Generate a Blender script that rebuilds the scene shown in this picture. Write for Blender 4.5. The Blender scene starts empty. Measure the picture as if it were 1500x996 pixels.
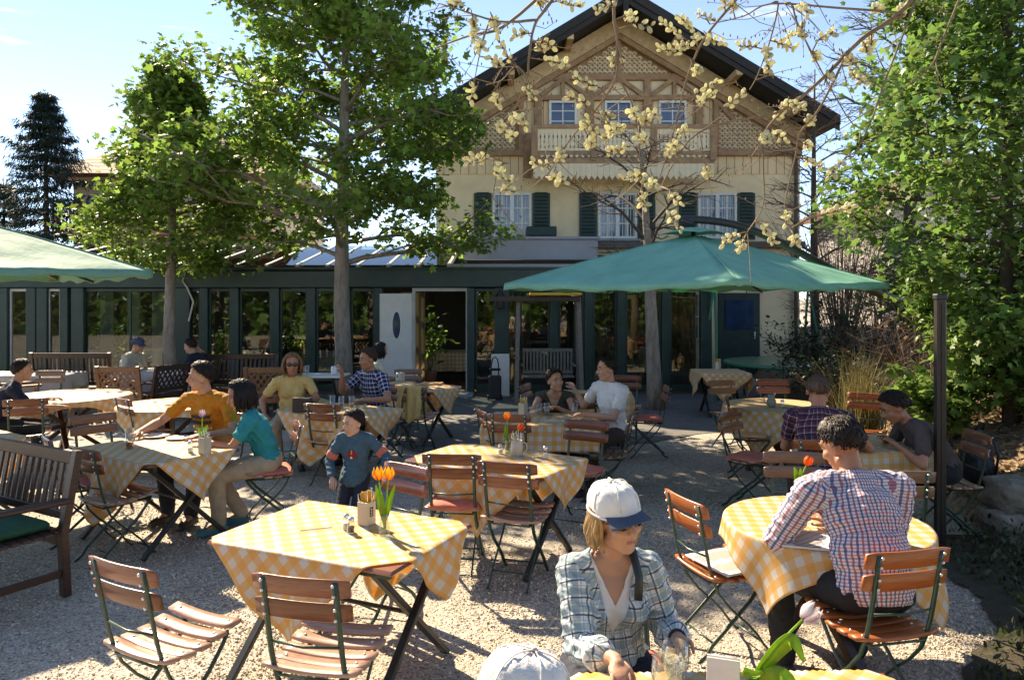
import bpy, bmesh, math, random
import numpy as np
from mathutils import Vector, Matrix
random.seed(7); RNG = np.random.default_rng(7)
scene = bpy.context.scene
COL = scene.collection
F, CX, HY, CH = 1100.0, 750.0, 435.0, 2.0
R = math.radians
V = Vector

def gp(px, py, z=0.0):
    """point of the place seen at photo pixel px,py on the level z"""
    y = F * (CH - z) / (py - HY)
    return V(((px - CX) / F * y, y, z))
def dp(px, py, y):
    """point seen at photo pixel px,py at distance y"""
    return V(((px - CX) / F * y, y, CH - (py - HY) / F * y))

# ------------------------------------------------------------------ objects
def link(o):
    COL.objects.link(o); return o
def tag(o, label=None, cat=None, group=None, kind=None):
    if label: o['label'] = label
    if cat: o['category'] = cat
    if group: o['group'] = group
    if kind: o['kind'] = kind
    return o
def thing(name, label, cat, loc=(0, 0, 0), rz=0.0, group=None):
    o = link(bpy.data.objects.new(name, None))
    o.empty_display_size = 0.1
    o.location = loc; o.rotation_euler = (0, 0, rz)
    return tag(o, label, cat, group)
def dup(root, loc, rz, label, group=None, name=None):
    r = root.copy(); link(r); r.location = loc; r.rotation_euler = (0, 0, rz); r['label'] = label
    if group: r['group'] = group
    if name: r.name = name
    for ch in list(root.children):
        c = ch.copy(); link(c); c.parent = r
        for g in ch.children:
            d = g.copy(); link(d); d.parent = c
    return r
def face_rot(fx, fy):
    return math.atan2(-fx, fy)

class MB:
    def __init__(s):
        s.v = []; s.f = []; s.m = []; s.uv = {}
    def add(s, verts, faces, mi=0):
        n = len(s.v); s.v.extend([tuple(v) for v in verts])
        for f in faces:
            s.f.append(tuple(i + n for i in f)); s.m.append(mi)
        return n
    def box(s, c, d, rot=None, bev=0.0, mi=0):
        hx, hy, hz = d[0] / 2, d[1] / 2, d[2] / 2
        c = V(c)
        M3 = rot if rot is not None else Matrix.Identity(3)
        if bev <= 0:
            vs = [V((x, y, z)) for x in (-hx, hx) for y in (-hy, hy) for z in (-hz, hz)]
            fs = [(0, 1, 3, 2), (4, 6, 7, 5), (0, 4, 5, 1), (2, 3, 7, 6), (0, 2, 6, 4), (1, 5, 7, 3)]
        else:
            b = min(bev, hx * .9, hy * .9, hz * .9)
            vs = []; idx = {}
            for x in (-1, 1):
                for y in (-1, 1):
                    for z in (-1, 1):
                        for a in range(3):
                            p = [x * (hx - b), y * (hy - b), z * (hz - b)]
                            p[a] = (x * hx, y * hy, z * hz)[a]
                            idx[(x, y, z, a)] = len(vs); vs.append(V(p))
            fs = []
            for a in range(3):
                o1, o2 = (a + 1) % 3, (a + 2) % 3
                for sg in (-1, 1):
                    q = []
                    for (u, w) in ((-1, -1), (1, -1), (1, 1), (-1, 1)):
                        k = [0, 0, 0]; k[a] = sg; k[o1] = u; k[o2] = w
                        q.append(idx[(k[0], k[1], k[2], a)])
                    fs.append(tuple(q if sg > 0 else q[::-1]))
            for a in range(3):
                o1, o2 = (a + 1) % 3, (a + 2) % 3
                for u in (-1, 1):
                    for w in (-1, 1):
                        k0 = [0, 0, 0]; k0[a] = -1; k0[o1] = u; k0[o2] = w
                        k1 = list(k0); k1[a] = 1
                        q = [idx[(*k0, o1)], idx[(*k1, o1)], idx[(*k1, o2)], idx[(*k0, o2)]]
                        fs.append(tuple(q if u * w > 0 else q[::-1]))
            for x in (-1, 1):
                for y in (-1, 1):
                    for z in (-1, 1):
                        q = [idx[(x, y, z, 0)], idx[(x, y, z, 1)], idx[(x, y, z, 2)]]
                        fs.append(tuple(q if x * y * z > 0 else q[::-1]))
        s.add([c + M3 @ v for v in vs], fs, mi)
    def beam(s, p0, p1, w, h, up=(0, 0, 1), bev=0.0, mi=0):
        """rectangular bar from p0 to p1, w across, h along 'up'"""
        p0, p1 = V(p0), V(p1); d = p1 - p0; L = d.length
        y = d.normalized(); z = V(up)
        if abs(y.dot(z)) > .98: z = V((0, 1, 0))
        x = y.cross(z).normalized(); z = x.cross(y).normalized()
        M3 = Matrix((x, y, z)).transposed()
        s.box((p0 + p1) / 2, (w, L, h), M3, bev, mi)
    def tube(s, pts, rad, n=8, mi=0, cap=True, flat=None):
        pts = [V(p) for p in pts]
        if not hasattr(rad, '__len__'): rad = [rad] * len(pts)
        prev = None; rings = []
        base = len(s.v)
        for i, p in enumerate(pts):
            t = (pts[min(i + 1, len(pts) - 1)] - pts[max(i - 1, 0)])
            if t.length < 1e-9: t = V((0, 0, 1))
            t.normalize()
            if prev is None:
                a = V((0, 0, 1)) if abs(t.z) < .9 else V((1, 0, 0))
                x = t.cross(a).normalized()
            else:
                x = prev - t * prev.dot(t)
                if x.length < 1e-6: x = t.orthogonal()
                x.normalize()
            prev = x; y = t.cross(x)
            fx, fy = flat if flat else (1, 1)
            for k in range(n):
                a = 2 * math.pi * k / n
                s.v.append(tuple(p + x * (math.cos(a) * rad[i] * fx) + y * (math.sin(a) * rad[i] * fy)))
        for i in range(len(pts) - 1):
            for k in range(n):
                k2 = (k + 1) % n
                s.f.append((base + i * n + k, base + i * n + k2, base + (i + 1) * n + k2, base + (i + 1) * n + k)); s.m.append(mi)
        if cap:
            s.f.append(tuple(base + k for k in range(n))[::-1]); s.m.append(mi)
            e = base + (len(pts) - 1) * n
            s.f.append(tuple(e + k for k in range(n))); s.m.append(mi)
    def lathe(s, prof, n=24, c=(0, 0, 0), mi=0, sx=1, sy=1):
        base = len(s.v); c = V(c)
        for (r, z) in prof:
            for k in range(n):
                a = 2 * math.pi * k / n
                s.v.append((c.x + math.cos(a) * r * sx, c.y + math.sin(a) * r * sy, c.z + z))
        for i in range(len(prof) - 1):
            for k in range(n):
                k2 = (k + 1) % n
                s.f.append((base + i * n + k, base + i * n + k2, base + (i + 1) * n + k2, base + (i + 1) * n + k)); s.m.append(mi)
        if prof[0][0] > 1e-5: s.f.append(tuple(base + k for k in range(n))[::-1]); s.m.append(mi)
        if prof[-1][0] > 1e-5:
            e = base + (len(prof) - 1) * n
            s.f.append(tuple(e + k for k in range(n))); s.m.append(mi)
    def ell(s, c, r, rot=None, nu=16, nv=10, mi=0):
        base = len(s.v); c = V(c); M3 = rot if rot is not None else Matrix.Identity(3)
        for j in range(1, nv):
            th = math.pi * j / nv
            for k in range(nu):
                a = 2 * math.pi * k / nu
                s.v.append(tuple(c + M3 @ V((r[0] * math.sin(th) * math.cos(a), r[1] * math.sin(th) * math.sin(a), r[2] * math.cos(th)))))
        t = len(s.v); s.v.append(tuple(c + M3 @ V((0, 0, r[2])))); b = len(s.v); s.v.append(tuple(c + M3 @ V((0, 0, -r[2]))))
        for j in range(nv - 2):
            for k in range(nu):
                k2 = (k + 1) % nu
                s.f.append((base + j * nu + k, base + (j + 1) * nu + k, base + (j + 1) * nu + k2, base + j * nu + k2)); s.m.append(mi)
        for k in range(nu):
            k2 = (k + 1) % nu
            s.f.append((t, base + k, base + k2)); s.m.append(mi)
            e = base + (nv - 2) * nu
            s.f.append((b, e + k2, e + k)); s.m.append(mi)
    def cone(s, p0, p1, r0, r1, n=14, mi=0, flat=None):
        """tapered capsule"""
        p0, p1 = V(p0), V(p1); d = (p1 - p0)
        if d.length < 1e-6: d = V((0, 0, 1e-4))
        u = d.normalized(); pts = []; rr = []
        for k in range(4):
            a = math.pi / 2 * (k + .3) / 4.3
            pts.append(p0 - u * (r0 * math.cos(a))); rr.append(r0 * math.sin(a))
        pts += [p0, p0.lerp(p1, .5), p1]; rr += [r0, (r0 + r1) / 2, r1]
        for k in range(3, -1, -1):
            a = math.pi / 2 * (k + .3) / 4.3
            pts.append(p1 + u * (r1 * math.cos(a))); rr.append(r1 * math.sin(a))
        s.tube(pts, rr, n, mi, True, flat)
    def prism(s, poly, y0, y1, mi=0, to=lambda x, y, z: (x, y, z)):
        """poly in (x,z), extruded from y0 to y1"""
        n = len(poly); base = len(s.v)
        for y in (y0, y1):
            for (x, z) in poly: s.v.append(tuple(to(x, y, z)))
        s.f.append(tuple(base + k for k in range(n))); s.m.append(mi)
        s.f.append(tuple(base + n + k for k in range(n))[::-1]); s.m.append(mi)
        for k in range(n):
            k2 = (k + 1) % n
            s.f.append((base + k2, base + k, base + n + k, base + n + k2)); s.m.append(mi)
    def build(s, name, mats, parent=None, smooth=False, fix=True):
        me = bpy.data.meshes.new(name)
        me.from_pydata(s.v, [], s.f)
        if not isinstance(mats, (list, tuple)): mats = [mats]
        for m in mats: me.materials.append(m)
        if len(mats) > 1: me.polygons.foreach_set('material_index', s.m)
        if fix:
            bm = bmesh.new(); bm.from_mesh(me); bmesh.ops.recalc_face_normals(bm, faces=bm.faces); bm.to_mesh(me); bm.free()
        if smooth: me.polygons.foreach_set('use_smooth', [True] * len(me.polygons))
        me.update()
        o = link(bpy.data.objects.new(name, me))
        if parent is not None: o.parent = parent
        return o

def np_mesh(name, verts, faces, mats, parent=None, smooth=False, mi=None):
    """verts (n,3), faces (m,k) with a constant k"""
    verts = np.asarray(verts, np.float32); faces = np.asarray(faces, np.int32)
    me = bpy.data.meshes.new(name)
    me.vertices.add(len(verts)); me.vertices.foreach_set('co', verts.ravel())
    m, k = faces.shape
    me.loops.add(m * k); me.loops.foreach_set('vertex_index', faces.ravel())
    me.polygons.add(m); me.polygons.foreach_set('loop_start', np.arange(0, m * k, k, dtype=np.int32))
    me.polygons.foreach_set('loop_total', np.full(m, k, np.int32))
    if not isinstance(mats, (list, tuple)): mats = [mats]
    for x in mats: me.materials.append(x)
    if mi is not None: me.polygons.foreach_set('material_index', np.asarray(mi, np.int32))
    if smooth: me.polygons.foreach_set('use_smooth', np.ones(m, bool))
    me.update(calc_edges=True); me.validate()
    o = link(bpy.data.objects.new(name, me))
    if parent is not None: o.parent = parent
    return o

# ------------------------------------------------------------------ materials
def nt_new(name):
    m = bpy.data.materials.new(name); m.use_nodes = True
    nt = m.node_tree; nt.nodes.clear()
    out = nt.nodes.new('ShaderNodeOutputMaterial')
    return m, nt, out
def N(nt, typ, **kw):
    n = nt.nodes.new(typ)
    for k, v in kw.items():
        if k in n.inputs: n.inputs[k].default_value = v
        else: setattr(n, k, v)
    return n
def L(nt, a, b): nt.links.new(a, b)
def math_(nt, op, a, b=None, clamp=False):
    n = nt.nodes.new('ShaderNodeMath'); n.operation = op; n.use_clamp = clamp
    for i, x in enumerate((a, b)):
        if x is None: continue
        if isinstance(x, (int, float)): n.inputs[i].default_value = x
        else: nt.links.new(x, n.inputs[i])
    return n.outputs[0]
def mixc(nt, fac, a, b, typ='MIX'):
    n = nt.nodes.new('ShaderNodeMix'); n.data_type = 'RGBA'; n.blend_type = typ
    for i, x in ((0, fac), (6, a), (7, b)):
        if isinstance(x, (int, float)): n.inputs[i].default_value = x
        elif isinstance(x, (tuple, list)): n.inputs[i].default_value = (*x[:3], 1)
        else: nt.links.new(x, n.inputs[i])
    return n.outputs[2]
def c4(c): return (c[0], c[1], c[2], 1.0)

def P(name, col, rough=.55, var=.18, scale=9.0, stretch=(1, 1, 1), bump=0.0, bscale=None, metal=0.0, coat=0.0, spec=.5,
      trans=0.0, tcol=None, island=0.0, col2=None, dirt=None, sheen=0.0, objvar=0.0):
    m, nt, out = nt_new(name)
    tc = N(nt, 'ShaderNodeTexCoord'); mp = N(nt, 'ShaderNodeMapping'); mp.inputs['Scale'].default_value = stretch
    L(nt, tc.outputs['Object'], mp.inputs[0])
    no = N(nt, 'ShaderNodeTexNoise', Scale=scale, Detail=6.0, Roughness=.6); L(nt, mp.outputs[0], no.inputs['Vector'])
    lo = tuple(max(0, c * (1 - var)) for c in col); hi = tuple(min(1, c * (1 + var)) for c in (col2 or col))
    ra = N(nt, 'ShaderNodeMapRange'); ra.inputs[1].default_value = .3; ra.inputs[2].default_value = .7
    L(nt, no.outputs[0], ra.inputs[0])
    c = mixc(nt, ra.outputs[0], lo, hi)
    if island:
        ge = N(nt, 'ShaderNodeNewGeometry')
        v = math_(nt, 'MULTIPLY_ADD', ge.outputs['Random Per Island'], 2 * island)
        v.node.inputs[2].default_value = 1 - island
        hs = N(nt, 'ShaderNodeHueSaturation'); L(nt, c, hs.inputs['Color']); L(nt, v, hs.inputs['Value'])
        h = math_(nt, 'MULTIPLY_ADD', ge.outputs['Random Per Island'], island * .07); h.node.inputs[2].default_value = .5 - island * .035
        L(nt, h, hs.inputs['Hue'])
        c = hs.outputs[0]
    if objvar:
        oi_ = N(nt, 'ShaderNodeObjectInfo'); hv = N(nt, 'ShaderNodeHueSaturation'); L(nt, c, hv.inputs['Color'])
        q_ = math_(nt, 'MULTIPLY_ADD', oi_.outputs['Random'], 2 * objvar); q_.node.inputs[2].default_value = 1 - objvar; L(nt, q_, hv.inputs['Value'])
        q2 = math_(nt, 'MULTIPLY_ADD', oi_.outputs['Random'], -.5 * objvar); q2.node.inputs[2].default_value = 1 + .1 * objvar; L(nt, q2, hv.inputs['Saturation']); c = hv.outputs[0]
    if dirt:
        n2 = N(nt, 'ShaderNodeTexNoise', Scale=dirt[1], Detail=8.0, Roughness=.7); L(nt, tc.outputs['Object'], n2.inputs['Vector'])
        r2 = N(nt, 'ShaderNodeMapRange'); r2.inputs[1].default_value = .5; r2.inputs[2].default_value = .75; r2.inputs[4].default_value = dirt[2]
        L(nt, n2.outputs[0], r2.inputs[0]); c = mixc(nt, r2.outputs[0], c, dirt[0])
    b = N(nt, 'ShaderNodeBsdfPrincipled', Roughness=rough, Metallic=metal)
    b.inputs['Specular IOR Level'].default_value = spec; b.inputs['Coat Weight'].default_value = coat; b.inputs['Coat Roughness'].default_value = .12
    if sheen: b.inputs['Sheen Weight'].default_value = sheen
    L(nt, c, b.inputs['Base Color'])
    if bump:
        if bscale:
            nb = N(nt, 'ShaderNodeTexNoise', Scale=bscale, Detail=5.0, Roughness=.6); L(nt, mp.outputs[0], nb.inputs['Vector'])
        else: nb = no
        bu = N(nt, 'ShaderNodeBump', Strength=1.0, Distance=bump); L(nt, nb.outputs[0], bu.inputs['Height']); L(nt, bu.outputs[0], b.inputs['Normal'])
    sh = b.outputs[0]
    if trans:
        t = N(nt, 'ShaderNodeBsdfTranslucent')
        if tcol: t.inputs[0].default_value = c4(tcol)
        else: L(nt, c, t.inputs[0])
        mx = N(nt, 'ShaderNodeMixShader'); mx.inputs[0].default_value = trans
        L(nt, sh, mx.inputs[1]); L(nt, t.outputs[0], mx.inputs[2]); sh = mx.outputs[0]
    L(nt, sh, out.inputs[0])
    return m

def stripes_mat(name, base, us, vs, rough=.8, trans=0.0, weave=True, bump=.0012, bscale=60, spec=.25):
    """woven pattern from the UV map (metres). us/vs: list of (period, offset, width, colour, alpha)"""
    m, nt, out = nt_new(name)
    uv = N(nt, 'ShaderNodeUVMap'); sp = N(nt, 'ShaderNodeSeparateXYZ'); L(nt, uv.outputs[0], sp.inputs[0])
    c = None
    cur = base
    for ax, lst in ((0, us), (1, vs)):
        for (per, off, wid, col, al) in lst:
            a = math_(nt, 'ADD', sp.outputs[ax], off + 100 * per)
            a = math_(nt, 'DIVIDE', a, per); a = math_(nt, 'FRACT', a)
            a = math_(nt, 'LESS_THAN', a, wid / per); a = math_(nt, 'MULTIPLY', a, al)
            cur = mixc(nt, a, cur, col)
    b = N(nt, 'ShaderNodeBsdfPrincipled', Roughness=rough); b.inputs['Specular IOR Level'].default_value = spec
    if isinstance(cur, tuple): b.inputs['Base Color'].default_value = c4(cur)
    else: L(nt, cur, b.inputs['Base Color'])
    tc = N(nt, 'ShaderNodeTexCoord')
    nb = N(nt, 'ShaderNodeTexNoise', Scale=bscale, Detail=3.0); L(nt, tc.outputs['Object'], nb.inputs['Vector'])
    bu = N(nt, 'ShaderNodeBump', Strength=.8, Distance=bump); L(nt, nb.outputs[0], bu.inputs['Height']); L(nt, bu.outputs[0], b.inputs['Normal'])
    sh = b.outputs[0]
    if trans:
        t = N(nt, 'ShaderNodeBsdfTranslucent')
        if isinstance(cur, tuple): t.inputs[0].default_value = c4(cur)
        else: L(nt, cur, t.inputs[0])
        mx = N(nt, 'ShaderNodeMixShader'); mx.inputs[0].default_value = trans
        L(nt, sh, mx.inputs[1]); L(nt, t.outputs[0], mx.inputs[2]); sh = mx.outputs[0]
    L(nt, sh, out.inputs[0])
    return m

def glass_mat(name, tint=(.9, .95, .93), refl=.12, pw=3.0):
    m, nt, out = nt_new(name)
    t = N(nt, 'ShaderNodeBsdfTransparent'); t.inputs[0].default_value = c4(tint)
    g = N(nt, 'ShaderNodeBsdfGlossy', Roughness=.02); g.inputs[0].default_value = (.95, .97, 1, 1)
    lw = N(nt, 'ShaderNodeLayerWeight', Blend=.5)
    f = math_(nt, 'POWER', lw.outputs['Facing'], pw); f = math_(nt, 'MULTIPLY', f, .7)
    f = math_(nt, 'ADD', f, refl, True)
    mx = N(nt, 'ShaderNodeMixShader'); L(nt, f, mx.inputs[0]); L(nt, t.outputs[0], mx.inputs[1]); L(nt, g.outputs[0], mx.inputs[2])
    L(nt, mx.outputs[0], out.inputs[0])
    return m

MT = {}
MT['wood'] = P('varnished_wood', (.215, .058, .022), .34, .30, 14, (.6, 10, 10), .0012, coat=.45, island=.25, objvar=.28, dirt=((.10, .05, .03), 6, .5))
MT['seat_glare'] = P('glare_pale_slat', (.38, .20, .13), .33, .32, 16, (.6, 10, 10), .0012, coat=.5, island=.25, objvar=.25, dirt=((.55, .42, .34), 5, .6))  # sun glare on the seats painted in as a paler slat colour
MT['wood_orange'] = P('orange_varnished_wood', (.36, .098, .026), .35, .25, 14, (.6, 10, 10), .0012, coat=.25, island=.2)
MT['wood_dark'] = P('dark_teak', (.048, .020, .012), .45, .35, 12, (1, 1, 6), .001, coat=.12)
MT['wood_old'] = P('weathered_brown_wood', (.20, .11, .065), .5, .3, 14, (.6, 10, 10), .0012, coat=.25, island=.2)
MT['teak'] = P('teak_wood', (.24, .105, .045), .5, .3, 12, (2, 2, 2), .001, coat=.1)
MT['grey_wood'] = P('grey_weathered_wood', (.19, .16, .13), .75, .3, 12, (2, 2, 2), .001)
MT['steel'] = P('green_painted_steel', (.016, .055, .038), .38, .25, 30, bump=.0004, coat=.2)
MT['rivet'] = P('rivet_steel', (.75, .74, .70), .3, .1, 30, metal=.9)
MT['metal'] = P('cutlery_steel', (.75, .74, .72), .25, .1, 40, metal=1.0)
MT['dark_metal'] = P('dark_iron', (.025, .027, .027), .45, .3, 30)
MT['cream_ceramic'] = P('cream_ceramic', (.52, .46, .35), .35, .08, 12, coat=.3)
MT['white_ceramic'] = P('white_ceramic', (.78, .77, .73), .3, .05, 12, coat=.3)
MT['white_paint'] = P('white_paint', (.72, .70, .66), .5, .06, 6, bump=.0004)
MT['dark_green'] = P('dark_green_paint', (.014, .043, .035), .4, .25, 4, dirt=((.03, .05, .045), 2.0, .5))
MT['black'] = P('black_plastic', (.018, .018, .02), .5, .2, 20)
MT['navy'] = P('navy_fabric', (.018, .025, .06), .8, .25, 30, bump=.001)
MT['cushion_red'] = P('coral_red_cushion', (.55, .155, .105), .85, .15, 18, bump=.004, bscale=14)
MT['cushion_tan'] = P('apricot_cushion', (.68, .36, .16), .85, .12, 18, bump=.004, bscale=14)
MT['cushion_green'] = P('green_cushion', (.012, .09, .05), .85, .2, 18, bump=.004, bscale=14)
MT['napkin'] = P('yellow_napkin', (.80, .50, .07), .85, .1, 20, trans=.3)
MT['paper'] = P('paper', (.74, .72, .68), .8, .06, 30)
MT['ink'] = P('ink', (.03, .03, .035), .7, .1, 30)
MT['dark_bark'] = P('dark_bark', (.045, .034, .028), .85, .35, 14, (1, 1, .3), .006)
MT['glass'] = glass_mat('drinking_glass', (.90, .93, .91), .07, 2.0)
MT['juice'] = P('orange_drink', (.75, .17, .03), .2, .05, 10, trans=.5)
MT['beer'] = P('pale_drink', (.80, .66, .35), .2, .05, 10, trans=.5)
MT['salt'] = P('salt', (.8, .8, .78), .8, .05, 60)
MT['stem'] = P('tulip_green', (.30, .50, .05), .5, .2, 20, trans=.5)
def gingham():
    y1 = (.90, .48, .045)
    return stripes_mat('yellow_gingham_cloth', (.80, .77, .70), [(.09, 0, .045, y1, .62)], [(.09, 0, .045, y1, .62)], .5, .40, bump=.0015, bscale=25, spec=.75)
MT['gingham'] = gingham()
MT['cloth_white'] = P('white_table_cloth', (.60, .60, .58), .85, .08, 12, bump=.003, bscale=8, trans=.3)
MT['canopy'] = P('green_umbrella_canvas', (.17, .45, .33), .75, .14, 3, bump=.012, bscale=4, trans=.12, tcol=(.02, .42, .15), dirt=((.22, .50, .38), 3, .35))
MT['canopy_pale'] = P('faded_green_umbrella_canvas', (.15, .35, .27), .75, .10, 3, bump=.012, bscale=4, trans=.15, tcol=(.02, .42, .15))
# ================================================================== folding garden chairs
def slat_x(mb, yc, zc, depth, thick, half, dip=0.0, bow=0.0, tilt=0.0, n=10, rivets=((-.165, 0), (.165, 0)), lift=1):
    """slat along x; dip lowers its middle, bow pushes its middle to -y; rounded ends and edges"""
    sec = [(-.5, -.28), (-.46, -.5), (.46, -.5), (.5, -.28), (.5, .28), (.46, .5), (-.46, .5), (-.5, .28)]
    base = len(mb.v); ct, st = math.cos(tilt), math.sin(tilt); ks = np.linspace(-1, 1, n + 1)
    for i, k in enumerate(ks):
        e = .82 if abs(k) > .99 else 1.0
        for (a, b) in sec:
            y = a * depth * e; z = b * thick
            mb.v.append((k * half, yc + y * ct - z * st - bow * (1 - k * k), zc + y * st + z * ct - dip * (1 - k * k)))
    for i in range(n):
        for k in range(8):
            k2 = (k + 1) % 8
            mb.f.append((base + i * 8 + k, base + i * 8 + k2, base + (i + 1) * 8 + k2, base + (i + 1) * 8 + k)); mb.m.append(0)
    mb.f.append(tuple(base + k for k in range(8))[::-1]); mb.m.append(0)
    e = base + n * 8; mb.f.append(tuple(e + k for k in range(8))); mb.m.append(0)
def make_chair(name, label, wood, group):
    t = thing(name, label, 'chair', (0, 0, 0), 0, group)
    W = MT[wood]; H = .215; WS = MT['seat_glare'] if wood == 'wood' else W
    # seat: five contoured slats with steel studs
    for i in range(5):
        yc = -.155 + i * .083; zc = .455 + .012 * abs(i - 1.6) ** 1.6 * (.9 if i > 1 else .5)
        mb = MB(); slat_x(mb, yc, zc, .073, .017, H, .016, 0, (-.10, -.05, 0, .08, .18)[i])
        for s in (-1, 1):
            mb.ell((s * .163, yc, zc + .003), (.007, .007, .006), None, 8, 5, 1)
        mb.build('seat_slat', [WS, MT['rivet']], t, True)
    for i, z in enumerate((.735, .838)):
        mb = MB(); yb = -.222 - (z - .7) * .20
        sl_ = MB(); slat_x(sl_, 0, 0, .082, .015, H, 0, 0, 0)
        for v in sl_.v:                                     # stand the slat upright, hollow towards the sitter
            x, y, zz = v; k = x / H
            mb.v.append((x, yb - zz * .98 - y * .20 - .020 * (1 - k * k) + .010, z + y))
        mb.f = [tuple(f) for f in sl_.f]; mb.m = list(sl_.m)
        for s in (-1, 1):
            for dz in (-.022, .022): mb.ell((s * .158, yb - .028 - dz * .2, z + dz), (.0075, .006, .0075), None, 8, 5, 1)
        mb.build('back_slat', [W, MT['rivet']], t, True)
    fr = MB()
    for s in (-1, 1):
        P_ = [(-.262, .868), (-.245, .78), (-.222, .66), (-.196, .54), (-.172, .46), (-.135, .375), (-.06, .285), (.03, .205), (.11, .125), (.165, .05), (.205, .010)]
        fr.tube([(s * .160, y, z) for y, z in P_], .0135, 6, flat=(.55, 1.0))
        fr.ell((s * .160, .21, .008), (.012, .016, .009), None, 8, 5)
    fr.tube([(-.158, -.206, .585), (0, -.225, .580), (.158, -.206, .585)], .006, 6)
    fr.tube([(-.158, .15, .072), (.158, .15, .072)], .006, 6); fr.build('back_frame', MT['steel'], t, True)
    lf = MB()
    for s in (-1, 1):
        P_ = [(.19, .437), (.165, .395), (.085, .30), (0, .225), (-.085, .15), (-.16, .085), (-.195, .035), (-.235, .010)]
        lf.tube([(s * .140, y, z) for y, z in P_], .0125, 6, flat=(.55, 1.0)); lf.ell((s * .140, -.238, .008), (.011, .016, .009), None, 8, 5)
        lf.tube([(s * .140, -.18, .435), (s * .140, .0, .430), (s * .140, .195, .440)], .011, 6, flat=(.55, 1.0))
    lf.tube([(-.14, -.15, .095), (.14, -.15, .095)], .006, 6); lf.tube([(-.14, .185, .432), (.14, .185, .432)], .006, 6); lf.tube([(-.14, -.178, .432), (.14, -.178, .432)], .006, 6)
    lf.build('leg_frame', MT['steel'], t, True)
    return t
GC = 'folding garden chairs around the tables'
protos = {}
chair_n = [0]
def chair(label, loc, face, wood='wood', z=0.0):
    rz = face_rot(*face)
    if wood not in protos:
        protos[wood] = make_chair('garden_chair', label, wood, GC); c = protos[wood]; c.location = (loc[0], loc[1], z); c.rotation_euler = (0, 0, rz); return c
    return dup(protos[wood], (loc[0], loc[1], z), rz, label, GC)
def chair_back(label, px, py, face, wood='wood'):
    """place by where the middle of the top rail stands"""
    b = gp(px, py, .875); f = V((face[0], face[1], 0)).normalized(); c = b + f * .262; return chair(label, (c.x, c.y), face, wood)
cush_mesh = {}
def cushion(label, ch, mat, tilt=0.0, off=(0, .0)):
    o = None
    if mat not in cush_mesh:
        mb = MB(); n = 18; rg = random.Random(len(cush_mesh))
        vs = []
        for top in (1, 0):
            for j in range(n + 1):
                for i in range(n + 1):
                    u, v = i / n * 2 - 1, j / n * 2 - 1
                    q = max(abs(u), abs(v)); r_ = (1 - q ** 4); th = .030 * r_ ** .6 + .003
                    x = u * .205 * (1 - .04 * v * v); y = v * .20 * (1 - .04 * u * u)
                    z = (.024 + th + .004 * math.sin(7 * u + 3 * v) * r_ - .006 * math.exp(-(u * u + v * v) * 6)) if top else .024 - th * .3 - .012 * (1 - u * u)
                    vs.append((x, y, z))
        m = (n + 1) ** 2; fs = []
        for j in range(n):
            for i in range(n):
                a = j * (n + 1) + i; fs.append((a, a + 1, a + n + 2, a + n + 1)); fs.append((m + a, m + a + n + 1, m + a + n + 2, m + a + 1))
        for i in range(n):
            fs += [(i, m + i, m + i + 1, i + 1), (n * (n + 1) + i, n * (n + 1) + i + 1, m + n * (n + 1) + i + 1, m + n * (n + 1) + i)]
            a, b = i * (n + 1), (i + 1) * (n + 1); fs += [(a, b, m + b, m + a), (a + n, m + a + n, m + b + n, b + n)]
        mb.add(vs, fs); o = mb.build('seat_cushion', MT[mat], None, True); cush_mesh[mat] = o.data
    else: o = link(bpy.data.objects.new('seat_cushion', cush_mesh[mat]))
    c, s = math.cos(ch.rotation_euler.z), math.sin(ch.rotation_euler.z)
    o.location = (ch.location.x + c * off[0] - s * off[1], ch.location.y + s * off[0] + c * off[1], ch.location.z + .452); o.rotation_euler = (0, 0, ch.rotation_euler.z + tilt)
    return tag(o, label, 'cushion', 'seat cushions on the garden chairs')

# ================================================================== tables and cloths
GT = 'garden tables with yellow checked cloths'
def rect_table(label, c, e1, l, w_, h=.735, wood='wood'):
    rz = math.atan2(e1[1], e1[0]); t = thing('garden_table', label, 'table', (c[0], c[1], 0), rz, GT)
    mb = MB(); mb.box((0, 0, h - .012), (l, w_, .024), bev=.012)
    mb.build('tabletop', MT[wood], t)
    mb = MB(); mb.box((0, w_ / 2 - .08, h - .045), (l - .12, .03, .04)); mb.box((0, -w_ / 2 + .08, h - .045), (l - .12, .03, .04)); mb.build('apron', MT['steel'], t)
    for s in (-1, 1):
        mb = MB()
        x = s * (l / 2 - .16)
        mb.beam((x, -w_ / 2 + .06, h - .03), (x, w_ / 2 - .02, .0), .03, .045, (1, 0, 0), .004); mb.beam((x + s * .032, w_ / 2 - .06, h - .03), (x + s * .032, -w_ / 2 + .02, .0), .03, .045, (1, 0, 0), .004)
        mb.build('leg', MT['dark_metal'], t)
    mb = MB(); mb.tube([(-l / 2 + .16, 0, .37), (l / 2 - .16, 0, .37)], .012, 6); mb.build('stretcher', MT['dark_metal'], t)
    return t
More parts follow.
